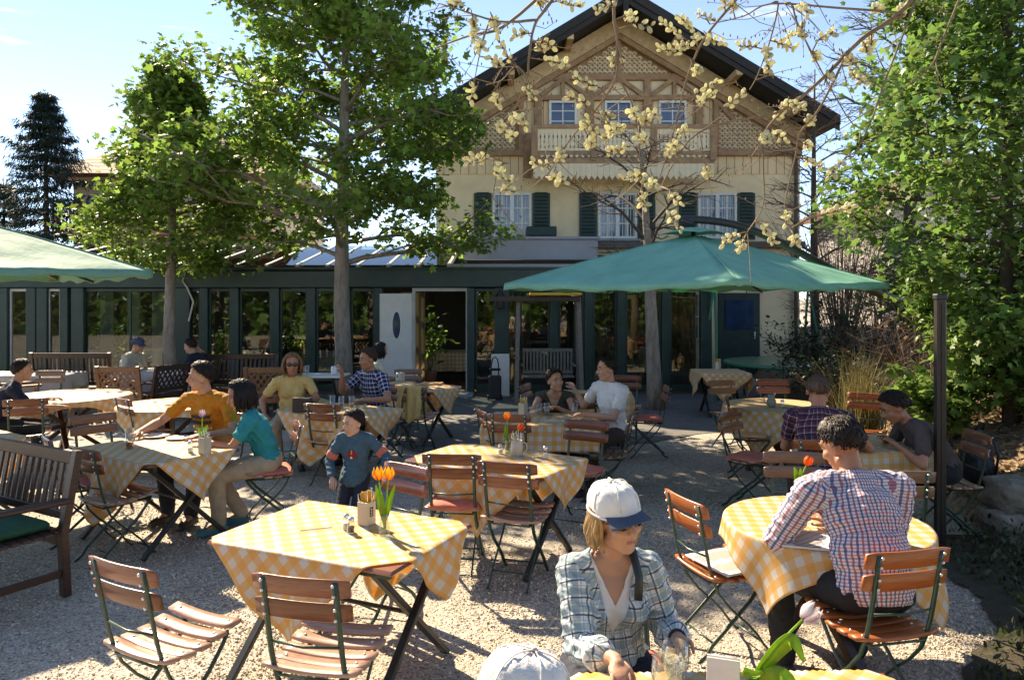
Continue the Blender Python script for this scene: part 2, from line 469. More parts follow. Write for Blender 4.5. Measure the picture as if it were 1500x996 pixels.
def round_table(label, c, r, h=.735, sides=32, wood='wood', rz=0.0):
    t = thing('garden_table', label, 'table', (c[0], c[1], 0), rz, GT)
    mb = MB(); mb.lathe([(0, h - .024), (r - .008, h - .024), (r, h - .016), (r, h - .006), (r - .006, h), (0, h)], sides); mb.build('tabletop', MT[wood], t)
    for k in range(2):
        a = k * math.pi / 2 + .4; ca, sa = math.cos(a), math.sin(a); mb = MB(); q = r * .62
        mb.beam((-ca * q, -sa * q, h - .03), (ca * q, sa * q, 0), .05, .06, (-sa, ca, 0), .005); mb.beam((ca * q - sa * .06, sa * q + ca * .06, h - .03), (-ca * q - sa * .06, -sa * q + ca * .06, 0), .05, .06, (-sa, ca, 0), .005)
        mb.build('leg', MT['wood_dark'], t)
    mb = MB(); mb.box((0, 0, .36), (r * .9, .05, .05), Matrix.Rotation(.8, 3, 'Z')); mb.build('stretcher', MT['wood_dark'], t)
    return t
def cloth(label, t, half, S, phi, h=.735, off=(0, 0), mat='gingham', n=72, round_=None, seed=0, group='tablecloths on the garden tables', flare=.10):
    """cloth of side S turned by phi on a table; half=(l/2, w/2) or a radius"""
    rg = random.Random(seed); ph = [rg.uniform(0, 6.28) for _ in range(6)]
    vs = []; uvs = []; c_, s_ = math.cos(phi), math.sin(phi)
    for j in range(n + 1):
        for i in range(n + 1):
            u, v = (i / n - .5) * S, (j / n - .5) * S
            x, y = u * c_ - v * s_ + off[0], u * s_ + v * c_ + off[1]
            uvs.append((u + S, v + S))
            z = h + .003
            if round_:
                r = math.hypot(x, y); d = max(0, r - round_); a = math.atan2(y, x)
                if d > 0:
                    k = round_ + min(.010, d) + d * (.10 + .085 * math.sin(a * 9 + ph[0]) + .06 * math.sin(a * 5 + ph[1]))
                    x, y = math.cos(a) * k, math.sin(a) * k
                    z = h + .003 - max(0, d - .006) * .985
                else: z += .0018 * math.sin(9 * x + ph[2]) * math.sin(7 * y + ph[3])
            else:
                l2, w2 = half
                ox, oy = max(0, abs(x) - l2), max(0, abs(y) - w2); d = math.hypot(ox, oy)
                if d > 0:
                    sx, sy = math.copysign(1, x), math.copysign(1, y)
                    bx, by = max(-l2, min(l2, x)), max(-w2, min(w2, y))
                    tcoord = by if ox > oy else bx
                    wv = .5 * math.sin(tcoord * 17 + ph[0]) + .5 * math.sin(tcoord * 9.0 + ph[1])
                    o_ = min(.012, d) + d * (flare + .20 * wv * min(1, d / .20)) + .012 * math.sin(tcoord * 5 + ph[4]) * min(1, d * 5)
                    nx_, ny_ = sx * ox / d, sy * oy / d
                    x, y = bx + nx_ * o_, by + ny_ * o_; z = h + .003 - max(0, d - .006) * .985
                else: z += .002 * math.sin(6 * x + 5 * y + ph[2]) * math.sin(8 * y - 4 * x + ph[3]) + .0015 + .0045 * max(0, 1 - abs(abs(u) - S / 4) / .014, 1 - abs(v) / .014, 1 - abs(u) / .014)
            vs.append((x, y, max(z, .02)))
    fs = [(j * (n + 1) + i, j * (n + 1) + i + 1, (j + 1) * (n + 1) + i + 1, (j + 1) * (n + 1) + i) for j in range(n) for i in range(n)]
    if round_ and S > 9: pass
    o = np_mesh('tablecloth', vs, fs, MT[mat], None, True)
    me = o.data; ul = me.uv_layers.new(name='UVMap'); li = np.empty(len(me.loops), np.int32); me.loops.foreach_get('vertex_index', li)
    ul.data.foreach_set('uv', np.array(uvs, np.float32)[li].ravel())
    so_ = o.modifiers.new('thick', 'SOLIDIFY'); so_.thickness = .002; so_.offset = 1
    o.location = t.location; o.rotation_euler = t.rotation_euler
    return tag(o, label, 'tablecloth', group)

# ================================================================== things on the tables
TOP = .735 + .008
def mug(label, p, rz=0, napkin=True, badge=False, mat='cream_ceramic', n_cut=7, square=True, seed=0):
    t = thing('cutlery_pot', label, 'cutlery pot', p, rz, 'cutlery pots on the tables')
    mb = MB()
    if square:
        prof = [(.047, 0), (.05, .004), (.05, .128), (.046, .13), (.044, .128), (.044, .012), (0, .012)]
        mb.lathe(prof, 4); mb.build('pot', MT[mat], t)
    else:
        mb.lathe([(.044, 0), (.047, .004), (.047, .118), (.044, .12), (.041, .118), (.041, .012), (0, .012)], 24)
        mb.tube([(.046, 0, .10), (.075, 0, .095), (.08, 0, .06), (.072, 0, .03), (.046, 0, .025)], .007, 8); mb.build('pot', MT[mat], t, True)
    if badge:
        mb = MB(); mb.box((0, -.0365, .075), (.026, .003, .052), bev=.001); b = mb.build('badge', MT['black'], t)
        b.rotation_euler = (0, 0, R(45) if False else 0)
        mb = MB()
        for k in range(5): mb.box((-.004 + .002 * (k % 2), -.0385, .092 - k * .0085), (.012 - .003 * (k % 2), .0015, .003))
        mb.build('lettering', MT['white_ceramic'], b)
        # a square pot: turn its flat side to the badge
        b.parent.children[0].rotation_euler = (0, 0, R(45))
    rg = random.Random(seed)
    for k in range(n_cut):
        a = k * 2.4; x, y = .024 * math.cos(a), .024 * math.sin(a); lx, ly = x * 1.5 + rg.uniform(-.01, .01), y * 1.3
        mb = MB(); z1 = .17 + rg.uniform(0, .035)
        mb.tube([(x * .6, y * .6, .02), (x, y, .12), (lx, ly, z1 - .03), (lx * 1.05, ly * 1.05, z1)], [.004, .004, .0065, .005], 6, flat=(1, .5)); mb.build('cutlery', MT['metal'], t, True)
    if napkin:
        mb = MB(); vs = []
        for j in range(7):
            for i in range(9):
                u = i / 8 * 2 - 1; w_ = .016 + .030 * (j / 6) ** .8
                vs.append((.010 + u * w_, .012 + .012 * math.sin(i * 1.9) * (j / 6), .05 + .135 * j / 6 * (1 - .12 * u * u)))
        mb.add(vs, [(j * 9 + i, j * 9 + i + 1, (j + 1) * 9 + i + 1, (j + 1) * 9 + i) for j in range(6) for i in range(8)])
        o = mb.build('napkin', MT['napkin'], t, True); s_ = o.modifiers.new('thick', 'SOLIDIFY'); s_.thickness = .003
    return t
def shaker(label, p, h=.085, r=.021, fill='salt'):
    t = thing('salt_shaker', label, 'shaker', p, 0, 'salt and pepper shakers')
    mb = MB(); mb.lathe([(r * .9, 0), (r, .006), (r * .95, h * .45), (r * .8, h * .72), (r * .78, h * .74)], 16); mb.build('bottle', MT['glass'], t, True)
    mb = MB(); mb.lathe([(0, .004), (r * .8, .005), (r * .85, h * .4), (0, h * .42)], 12); mb.build('filling', MT[fill], t, True)
    mb = MB(); mb.lathe([(r * .85, h * .72), (r * .9, h * .75), (r * .85, h * .92), (r * .5, h), (0, h)], 16); mb.build('lid', MT['metal'], t, True)
    return t
def drink(label, p, h=.14, r=.032, fill=None, level=.5, handle=False, stem_=False, cat='glass'):
    t = thing('drinking_glass', label, cat, p, 0, 'glasses on the tables')
    mb = MB()
    if stem_: mb.lathe([(r * .62, 0), (r * .7, .01), (r * 1.05, h * .55), (r * .92, h), (r * .87, h), (r * 1.0, h * .55), (r * .63, .02), (0, .018)], 28)
    else: mb.lathe([(r * .82, 0), (r * .86, .006), (r, h), (r - .002, h), (r * .83, .012), (0, .012)], 24)
    mb.build('glass_body', MT['glass'], t, True)
    if handle:
        mb = MB(); mb.tube([(r * .95, 0, h * .8), (r * 1.8, 0, h * .75), (r * 1.8, 0, h * .3), (r * .95, 0, h * .22)], .006, 8); mb.build('handle', MT['glass'], t, True)
    if fill:
        mb = MB(); k = .84 + .15 * level; mb.lathe([(0, .014), (r * .80, .014), (r * k * .97 - .002, h * level), (0, h * level)], 24); mb.build('liquid', MT[fill], t, True)
    return t
def tulip_parts(t, stems, petal, sm='stem', leafn=4, vase_h=.11, seed=0, size=1.0):
    rg = random.Random(seed)
    for (pts, rad_) in stems:
        mb = MB(); mb.tube(pts, [.0045 - .001 * i / (len(pts) - 1) for i in range(len(pts))], 6); mb.build('stem', MT[sm], t, True)
        top = V(pts[-1]); ax = (V(pts[-1]) - V(pts[-2])).normalized(); o1 = ax.orthogonal().normalized(); o2 = ax.cross(o1); mb = MB(); Hh = .062 * size; Rr = .027 * size
        for k in range(6):
            a0 = k * math.pi / 3; rr_ = Rr * (1 if k % 2 else .86); vs = []
            for j in range(6):
                s = j / 5; wd = .52 * math.sin(math.pi * min(1, .14 + .80 * s)) ** .8; rad = rr_ * (math.sin(math.pi * (.12 + .66 * s)) ** .75) * (1.08 if s < .8 else 1.02)
                for i in range(5):
                    a = a0 + (i / 4 - .5) * 2 * wd
                    vs.append(top + ax * (Hh * s * (1 - .05 * abs(i - 2))) + o1 * (rad * math.cos(a)) + o2 * (rad * math.sin(a)))
            mb.add(vs, [(j * 5 + i, j * 5 + i + 1, (j + 1) * 5 + i + 1, (j + 1) * 5 + i) for j in range(5) for i in range(4)])
        o = mb.build('blossom', MT[petal], t, True); s_ = o.modifiers.new('thick', 'SOLIDIFY'); s_.thickness = .0012
def blade(t, pts, wmax, mat='stem'):
    mb = MB(); pts = [V(p) for p in pts]; m = len(pts) - 1; vs = []; Q = []
    for i in range(m):
        a, b, c, d = pts[max(i - 1, 0)], pts[i], pts[i + 1], pts[min(i + 2, m)]
        for k in range(5):
            u = k / 5; Q.append(.5 * ((2 * b) + (c - a) * u + (2 * a - 5 * b + 4 * c - d) * u * u + (-a + 3 * b - 3 * c + d) * u ** 3))
    Q.append(pts[-1]); m = len(Q) - 1
    for i, p in enumerate(Q):
        tg = (Q[min(i + 1, m)] - Q[max(i - 1, 0)]).normalized(); sd = tg.cross(V((.25, -1, .35))).normalized(); nn = sd.cross(tg)
        s = i / m; w_ = wmax * (math.sin(math.pi * (.10 + .88 * s)) ** .8)
        vs += [p - sd * w_ + nn * w_ * .45, p, p + sd * w_ + nn * w_ * .45]
    mb.add(vs, [f for i in range(m) for f in ((i * 3, i * 3 + 1, i * 3 + 4, i * 3 + 3), (i * 3 + 1, i * 3 + 2, i * 3 + 5, i * 3 + 4))])
    o = mb.build('leaf_blade', MT[mat], t, True); s_ = o.modifiers.new('thick', 'SOLIDIFY'); s_.thickness = .0015
def grad_petal(name, a, b, z0, z1):
    m, nt, out = nt_new(name); tc = N(nt, 'ShaderNodeTexCoord'); sp = N(nt, 'ShaderNodeSeparateXYZ'); L(nt, tc.outputs['Object'], sp.inputs[0])
    no = N(nt, 'ShaderNodeTexNoise', Scale=60.0); L(nt, tc.outputs['Object'], no.inputs['Vector'])
    z = math_(nt, 'ADD', sp.outputs[2], math_(nt, 'MULTIPLY', no.outputs[0], .02)); mr = N(nt, 'ShaderNodeMapRange'); mr.inputs[1].default_value = z0; mr.inputs[2].default_value = z1; L(nt, z, mr.inputs[0])
    c = mixc(nt, mr.outputs[0], a, b); bb = N(nt, 'ShaderNodeBsdfPrincipled', Roughness=.45); L(nt, c, bb.inputs['Base Color']); t = N(nt, 'ShaderNodeBsdfTranslucent'); L(nt, c, t.inputs[0])
    mx = N(nt, 'ShaderNodeMixShader'); mx.inputs[0].default_value = .5; L(nt, bb.outputs[0], mx.inputs[1]); L(nt, t.outputs[0], mx.inputs[2]); L(nt, mx.outputs[0], out.inputs[0]); return m
MT['tulip_orange'] = grad_petal('orange_yellow_petal', (.92, .20, .02), (.98, .66, .10), .285, .345)
MT['tulip_white'] = grad_petal('white_purple_petal', (.52, .38, .56), (.85, .81, .82), .265, .315)
MT['vase_glass'] = glass_mat('vase_glass', (.86, .92, .86), .08)
MT['vase_green'] = P('green_glass', (.02, .30, .20), .1, .1, 10, trans=.6, coat=.5)
def vase(label, p, rz=0, kind='tulip_orange', h=.11, r=.026, gl='vase_glass', stems=None, blades=(), size=1.0):
    t = thing('tulip_vase', label, 'vase', p, rz, 'vases of tulips on the tables')
    mb = MB(); mb.lathe([(r * 1.15, 0), (r * 1.2, .008), (r * 1.1, h * .35), (r * .75, h * .8), (r * .95, h), (r * .88, h), (r * .68, h * .8), (r, h * .35), (r * 1.05, .012), (0, .012)], 24); mb.build('vase_body', MT[gl], t, True)
    tulip_parts(t, stems or [], kind, size=size)
    for pts, w_ in blades: blade(t, pts, w_)
    return t
def flat_item(name, label, cat, p, rz, dims, mat, bev=.001, lines=None, group=None):
    t = thing(name, label, cat, p, rz, group)
    mb = MB(); mb.box((0, 0, dims[2] / 2), dims, bev=bev); b = mb.build('page' if lines else 'body', MT[mat], t)
    if lines:
        mb = MB(); rg = random.Random(4)
        for k in range(lines):
            y = -dims[1] * .42 + dims[1] * .84 * k / lines
            for q in (-1, 1): mb.box((q * dims[0] * .23, y, dims[2] + .0012), (dims[0] * rg.uniform(.25, .40), dims[1] * .84 / lines * .4, .0006))
        mb.build('print', MT['ink'], b)
    return t
def plate(label, p, r=.12):
    t = thing('plate', label, 'plate', p, 0, 'plates on the tables'); mb = MB(); mb.lathe([(0, .004), (r * .6, .004), (r * .65, .008), (r, .016), (r, .019), (r * .64, .012), (r * .6, .008), (0, .008)], 32); mb.build('dish', MT['white_ceramic'], t, True)
    return t
# ================================================================== people
def skin_mat(name, col):
    m, nt, out = nt_new(name); tc = N(nt, 'ShaderNodeTexCoord'); no = N(nt, 'ShaderNodeTexNoise', Scale=22.0, Detail=5.0); L(nt, tc.outputs['Object'], no.inputs['Vector'])
    n2 = N(nt, 'ShaderNodeTexNoise', Scale=7.0, Detail=2.0); L(nt, tc.outputs['Object'], n2.inputs['Vector'])
    c = mixc(nt, no.outputs[0], tuple(x * .86 for x in col), tuple(min(1, x * 1.12) for x in col)); mr = N(nt, 'ShaderNodeMapRange'); mr.inputs[1].default_value = .45; mr.inputs[2].default_value = .7; mr.inputs[4].default_value = .35; L(nt, n2.outputs[0], mr.inputs[0])
    c = mixc(nt, mr.outputs[0], c, (col[0], col[1] * .78, col[2] * .72))
    b = N(nt, 'ShaderNodeBsdfPrincipled', Roughness=.5); L(nt, c, b.inputs['Base Color']); b.inputs['Subsurface Weight'].default_value = .18; b.inputs['Subsurface Radius'].default_value = (.012, .005, .003); b.inputs['Specular IOR Level'].default_value = .4
    bu = N(nt, 'ShaderNodeBump', Strength=.5, Distance=.0015); nb = N(nt, 'ShaderNodeTexNoise', Scale=160.0); L(nt, tc.outputs['Object'], nb.inputs['Vector']); L(nt, nb.outputs[0], bu.inputs['Height']); L(nt, bu.outputs[0], b.inputs['Normal'])
    L(nt, b.outputs[0], out.inputs[0]); return m
MT['skin'] = skin_mat('skin', (.52, .285, .185)); MT['skin_tan'] = skin_mat('tanned_skin', (.46, .215, .125)); MT['skin_pale'] = skin_mat('fair_skin', (.60, .36, .26))
MT['lip'] = P('lip', (.40, .13, .10), .45, .1, 20); MT['eye_white'] = P('eye_white', (.42, .40, .38), .2, .02, 5); MT['iris'] = P('iris', (.03, .02, .012), .1, .1, 5)
def hair_mat(name, col): return P(name, col, .5, .45, 60, (1, 1, .25), .004, spec=.25)
MT['hair_dark'] = hair_mat('dark_brown_hair', (.020, .012, .009)); MT['hair_black'] = hair_mat('black_hair', (.010, .008, .008)); MT['hair_brown'] = hair_mat('brown_hair', (.06, .032, .018)); MT['hair_blond'] = hair_mat('blond_hair', (.36, .22, .10)); MT['hair_grey'] = hair_mat('greying_brown_hair', (.10, .065, .045)); MT['hair_lightbrown'] = hair_mat('light_brown_hair', (.20, .11, .05))
def cl(name, col, var=.12): return P(name, col, .85, var, 16, bump=.004, bscale=24)
MT['white_tee'] = cl('white_jersey', (.74, .72, .69), .05); MT['polo'] = cl('white_polo_cotton', (.68, .66, .63), .05); MT['orange_tee'] = cl('orange_jersey', (.50, .19, .012)); MT['teal_tee'] = cl('teal_jersey', (.0, .25, .27)); MT['yellow_tee'] = cl('pale_yellow_jersey', (.66, .46, .17)); MT['olive_top'] = cl('olive_jersey', (.055, .050, .030)); MT['brown_tee'] = cl('grey_brown_jersey', (.085, .062, .055)); MT['child_top'] = cl('blue_grey_sweatshirt', (.045, .105, .15)); MT['dark_trousers'] = cl('black_trousers', (.010, .010, .012)); MT['beige_trousers'] = cl('beige_trousers', (.40, .32, .22)); MT['jeans'] = cl('navy_jeans', (.014, .020, .038)); MT['brown_trousers'] = cl('brown_trousers', (.06, .04, .03)); MT['cream_top'] = cl('cream_knit', (.52, .47, .36)); MT['navy_top'] = cl('navy_shirt', (.012, .015, .035)); MT['shoe'] = P('dark_shoe', (.03, .025, .022), .5, .2, 20); MT['sandal'] = P('teal_shoe', (.02, .16, .18), .5, .2, 20); MT['cap_white'] = P('white_cap_cotton', (.74, .73, .70), .85, .06, 9, bump=.010, bscale=12); MT['cap_blue'] = P('navy_cap_peak', (.045, .065, .11), .75, .1, 30, bump=.001)
MT['lens'] = P('dark_red_lens', (.018, .008, .008), .08, .1, 5, spec=.9)
MT['plaid_teal'] = stripes_mat('white_and_teal_plaid', (.78, .80, .79), [(.060, 0, .022, (.12, .24, .28), .5), (.060, .030, .006, (.02, .04, .08), .85), (.03, .01, .004, (.25, .38, .40), .6)], [(.060, 0, .022, (.12, .24, .28), .5), (.060, .030, .006, (.02, .04, .08), .85), (.03, .01, .004, (.25, .38, .40), .6)], .85, .12, bump=.006, bscale=16)
MT['plaid_check'] = stripes_mat('white_red_and_blue_check', (.76, .75, .76), [(.046, 0, .0095, (.02, .04, .20), .80), (.046, .023, .0095, (.42, .03, .06), .75)], [(.030, 0, .008, (.03, .05, .18), .55), (.030, .015, .007, (.35, .05, .08), .5)], .85, .08, bump=.006, bscale=14)
MT['plaid_maroon'] = stripes_mat('maroon_plaid', (.13, .035, .05), [(.055, 0, .020, (.02, .02, .05), .65), (.055, .03, .0045, (.55, .45, .45), .7)], [(.055, 0, .020, (.02, .02, .05), .65), (.055, .03, .0045, (.55, .45, .45), .55)], .85, .06, bump=.006, bscale=14)
MT['plaid_navy'] = stripes_mat('navy_and_white_check', (.035, .055, .16), [(.05, 0, .008, (.7, .7, .75), .8), (.05, .025, .010, (.01, .012, .04), .7)], [(.05, 0, .008, (.7, .7, .75), .75), (.05, .025, .010, (.01, .012, .04), .7)], .85, .06, bump=.006, bscale=14)

def voxel(mb, vs, it):
    me = bpy.data.meshes.new('tmp'); me.from_pydata(mb.v, [], mb.f); bm = bmesh.new(); bm.from_mesh(me); bmesh.ops.recalc_face_normals(bm, faces=bm.faces); bm.to_mesh(me); bm.free()
    o = link(bpy.data.objects.new('tmp', me)); md = o.modifiers.new('r', 'REMESH'); md.mode = 'VOXEL'; md.voxel_size = vs; md.adaptivity = 0
    dg = bpy.context.evaluated_depsgraph_get(); m2 = bpy.data.meshes.new_from_object(o.evaluated_get(dg))
    nv = len(m2.vertices); co = np.empty(nv * 3); m2.vertices.foreach_get('co', co); co = co.reshape(-1, 3)
    tri = [p.vertices[:] for p in m2.polygons]; f = np.array([t if len(t) == 4 else (*t, t[-1]) for t in tri])
    bpy.data.objects.remove(o); bpy.data.meshes.remove(me); bpy.data.meshes.remove(m2)
    return smooth_np(co, f, it), f
def smooth_np(co, f, it, lam=.5, mu=-.52):
    e = np.concatenate([f[:, [0, 1]], f[:, [1, 2]], f[:, [2, 3]], f[:, [3, 0]]]); e = np.concatenate([e, e[:, ::-1]])
    e = e[e[:, 0] != e[:, 1]]
    deg = np.bincount(e[:, 0], minlength=len(co))[:, None].clip(1)
    for k in range(it):
        for l in (lam, mu):
            s = np.stack([np.bincount(e[:, 0], weights=co[e[:, 1], a], minlength=len(co)) for a in range(3)], 1)
            co = co + l * (s / deg - co)
    return co
def wrinkle(co, f, amp, seed, sc=1.0):
    rg = np.random.default_rng(seed); v0 = co[f[:, 1]] - co[f[:, 0]]; v1 = co[f[:, 2]] - co[f[:, 0]]; nf = np.cross(v0, v1); nv = np.zeros_like(co)
    for k in range(4):
        for a in range(3): nv[:, a] += np.bincount(f[:, k], weights=nf[:, a], minlength=len(co))
    nv /= np.linalg.norm(nv, axis=1)[:, None] + 1e-12
    h = np.zeros(len(co)); main = rg.normal(size=3) * (.5, .5, 1.0); main /= np.linalg.norm(main)
    for k in range(12):
        d = (main * rg.uniform(.4, 1.4) * rg.choice((-1, 1)) + rg.normal(size=3) * .55) * rg.uniform(16, 60) * sc; ph = rg.uniform(0, 6.28); w_ = rg.normal(size=3) * 12
        q_ = np.sin(co @ d + ph + 1.6 * np.sin(co @ w_ + k)); h += (1 - 2 * np.abs(q_) ** .7) / (1 + .22 * k)
    h = h / 3.6
    return co + nv * (amp * h)[:, None]
def to_mesh(name, co, f, mats, parent, mi=None):
    quad = f.copy(); o = np_mesh(name, co, quad, mats, parent, True, mi)
    return o
def ik(a, t, l1, l2, pole):
    a, t = V(a), V(t); d = t - a; L_ = d.length; mx = (l1 + l2) * .995
    if L_ > mx: t = a + d * (mx / L_); d = t - a; L_ = mx
    u = d.normalized(); x = (l1 * l1 - l2 * l2 + L_ * L_) / (2 * L_); h = math.sqrt(max(0, l1 * l1 - x * x))
    p = V(pole) - u * V(pole).dot(u)
    if p.length < 1e-5: p = u.orthogonal()
    p.normalize(); return a + u * x + p * h, t
def frame(z, front):
    z = V(z).normalized(); x = V(front).cross(z).normalized(); y = z.cross(x).normalized(); return Matrix((x, y, z)).transposed()

def person(label, loc, face, **P_):
    g = P_.get; rz = face_rot(*face); root = thing('person', label, 'person', loc, rz); sc = g('sc', 1.0); root.scale = (sc, sc, sc)
    fem = g('fem', False); vs = g('vs', .009); seed = g('seed', 1); rg = random.Random(seed)
    skin = MT[g('skin', 'skin')]; child = g('child', False)
    hz = g('hip', .56); lean, sl, roll = R(g('lean', 8)), R(g('slouch', 10)), R(g('roll', 0)); tw = R(g('twist', 0))
    hip = V((0, 0, hz)); s1 = V((math.sin(roll), math.sin(lean), math.cos(lean))).normalized(); s2 = V((math.sin(roll) * 1.2, math.sin(lean + sl), math.cos(lean + sl))).normalized()
    fw = .93 if fem else 1.0
    mid = hip + s1 * .23 * fw; nk = mid + s2 * .285 * fw
    fr1 = V((0, 1, 0)); fr2 = V((-math.sin(tw), math.cos(tw), 0))
    M1 = frame(s1, fr1); M2 = frame(s2, fr2)
    sw = (.165 if fem else .195) * g('broad', 1.0)
    sh = {}
    for nm, s in (('L', -1), ('R', 1)): sh[nm] = mid + s2 * .215 * fw + M2 @ V((s * sw, g('shf', .01), 0))
    hy, hp_, hr = (R(a) for a in g('head', (0, 0, 0)))
    Mh = Matrix.Rotation(hy, 3, 'Z') @ Matrix.Rotation(-hp_, 3, 'X') @ Matrix.Rotation(hr, 3, 'Y')
    hs = g('hs', 1.0)
    hd = (s2 * .55 + V((0, 0, 1)) * .45 + V((0, math.sin(hp_) * .25, 0))).normalized()
    hc = nk + hd * (.145 if not child else .12) + Mh @ V((0, .022, 0))
    H = lambda x, y, z: hc + Mh @ (V((x, y, z)) * hs)
    arms = {}; l1, l2 = (.275, .245) if fem else (.295, .26)
    for nm, s in (('L', -1), ('R', 1)):
        t = g('hand' + nm, (s * .16, .42, .70)); pole = g('elb' + nm, (s * .9, -.35, -.8)); el, wr = ik(sh[nm], t, l1, l2, pole); arms[nm] = (sh[nm], el, wr)
    legs = {}
    for nm, s in (('L', -1), ('R', 1)):
        hj = hip + V((s * .092, .01, -.015)); t = g('foot' + nm, (s * .12, .44, .085)); kn, an = ik(hj, t, .43, .42, g('knee' + nm, (s * .25, .6, 1.0))); legs[nm] = (hj, kn, an)
    # ---------------- body
    def torso(mb, q, hips=True):
        a = .92 if fem else 1.0
        if hips: mb.ell(hip + s1 * .02, (.165 + q, .120 + q, .115 + q), M1, 24, 16)
        mb.ell(hip + s1 * .16 * fw, (.140 * a * g('fat', 1) + q, .105 * g('fat', 1) + q, .15 + q), M1, 24, 16)
        mb.ell(mid + s2 * .09 * fw + M2 @ V((0, .005, 0)), (.168 * a + q, .112 + q, .155 + q), M2, 24, 16)
        mb.cone(sh['L'], sh['R'], .058 * a + q, .058 * a + q, 16)
        for nm in 'LR': mb.cone(nk - s2 * .02, sh[nm].lerp(nk, .18), .050 + q * .8, .054 * a + q, 14)
        mb.cone(mid + s2 * .02, nk - s2 * .05, .10 * a + q, .075 * a + q, 18)
        if fem:
            for s in (-1, 1): mb.ell(mid + s2 * .085 + M2 @ V((s * .068, .085, 0)), (.062 + q, .055 + q, .06 + q), M2, 16, 10)
    mb = MB(); torso(mb, 0)
    mb.cone(nk - s2 * .03, H(0, -.012, -.045), .056 * (.88 if fem else 1), .054 * (.86 if fem else 1), 18)
    # head
    mb.ell(H(0, -.010, .032), (.0745 * hs, .094 * hs, .086 * hs), Mh, 28, 20); mb.ell(H(0, .026, -.030), (.0585 * hs, .060 * hs, .082 * hs), Mh, 24, 16); mb.ell(H(0, .056, -.092), (.026 * hs, .024 * hs, .022 * hs), Mh)
    mb.cone(H(-.05, .0, -.062), H(-.012, .060, -.092), .020 * hs, .018 * hs); mb.cone(H(.05, .0, -.062), H(.012, .060, -.092), .020 * hs, .018 * hs)
    mb.cone(H(0, .084, .016), H(0, .104, -.026), .0075 * hs, .0125 * hs, 12)
    for s in (-1, 1):
        mb.ell(H(s * .013, .093, -.030), (.0085 * hs, .010 * hs, .008 * hs), Mh); mb.cone(H(s * .012, .083, .030), H(s * .048, .068, .028), .0095 * hs, .009 * hs); mb.ell(H(s * .038, .055, -.024), (.026 * hs, .027 * hs, .024 * hs), Mh)
        mb.ell(H(s * .077, -.008, -.006), (.009 * hs, .021 * hs, .031 * hs), Mh @ Matrix.Rotation(s * .25, 3, 'Z')); mb.cone(H(s * .004, .086, -.060), H(s * .020, .079, -.062), .0085 * hs, .005 * hs)
    for nm, s in (('L', -1), ('R', 1)):
        a, e, w_ = arms[nm]; q = .88 if fem else 1.0
        if child: q = .95
        mb.cone(a, a.lerp(e, .4), .054 * q, .046 * q); mb.cone(a.lerp(e, .35), e, .047 * q, .037 * q); fo = (w_ - e); mb.cone(e, e + fo * .35, .038 * q, .041 * q); mb.cone(e + fo * .3, w_, .041 * q, .025 * q)
        hj, kn, an = legs[nm]
        if g('legs', True):
            mb.cone(hj, hj.lerp(kn, .5), .088, .072); mb.cone(hj.lerp(kn, .45), kn, .074, .054); c_ = kn.lerp(an, .3) + V((0, -.012, 0)); mb.cone(kn, c_, .052, .053); mb.cone(c_, an, .053, .034); mb.cone(an, an + V((s * .02, .11, -.055)), .034, .030)
    fing = MB()
    for nm, s in (('L', -1), ('R', 1)):
        a, e, w_ = arms[nm]; fd = V(g('hdir' + nm, (w_ - e))).normalized(); up = V(g('hup' + nm, (0, 0, 1))); xa = fd.cross(up).normalized(); up = xa.cross(fd).normalized()
        Mx = Matrix((xa, fd, up)).transposed(); k = .92 if fem else 1.0; curl = g('curl' + nm, .5)
        T = lambda x, y, z: w_ + Mx @ (V((x, y, z)) * k)
        mb.cone(w_, T(0, .03, 0), .024 * k, .026 * k); mb.ell(T(0, .055, 0), (.040 * k, .050 * k, .0165 * k), Mx)
        for i, (x, ln) in enumerate(((-.030, .068), (-.010, .076), (.010, .071), (.029, .057))):
            x_ = x * s; ln_ = ln; p = T(x_, .088 - .004 * abs(i - 1), 0); ang = 0; pts = [T(x_ * .9, .06, 0), p]; fan = x_ * 2.2
            for frac, cc in ((.45, .55), (.30, .9), (.25, .6)):
                ang += cc * curl; d = Mx @ V((fan * math.cos(ang) * .35, math.cos(ang), -math.sin(ang))); p = p + d.normalized() * (ln_ * frac * k * 1.05); pts.append(p)
            fing.tube(pts, [.0085 * k, .0092 * k, .0082 * k, .0074 * k, .0056 * k], 8); fing.ell(pts[-1], (.0058 * k,) * 3, None, 8, 6)
        pts = [T(-s * .022, .018, -.004), T(-s * .042, .045, -.010), T(-s * .050, .072, -.016 - .01 * curl), T(-s * .046, .095, -.022 - .016 * curl)]
        fing.tube(pts, [.013 * k, .0115 * k, .0098 * k, .007 * k], 8); fing.ell(pts[-1], (.0072 * k,) * 3, None, 8, 6)
    co, f = voxel(mb, vs, 0)
    hl = (np.array(co) - np.array(hc[:])) @ np.array(Mh); ishead = (np.linalg.norm(hl, axis=1) < .14 * hs)
    sm = smooth_np(co, f, 14); s3 = smooth_np(co, f, 3); co = np.where(ishead[:, None], s3, sm)
    hl = (co - np.array(hc[:])) @ np.array(Mh) / hs
    lipv = (np.abs(hl[:, 0]) < .023) & (hl[:, 1] > .072) & (np.abs(hl[:, 2] + .061) < .0085)
    mi = lipv[f].all(1).astype(int)
    ff = np.array([t if len(t) == 4 else (*t, t[-1]) for t in fing.f if len(t) <= 4]); caps = [t for t in fing.f if len(t) > 4]
    tri = [(c[0], c[i], c[i + 1], c[i + 1]) for c in caps for i in range(1, len(c) - 1)]
    allf = [tuple(int(v) for v in (q if q[2] != q[3] else q[:3])) for q in np.concatenate([f, np.array(list(map(tuple, ff)) + tri) + len(co)])]
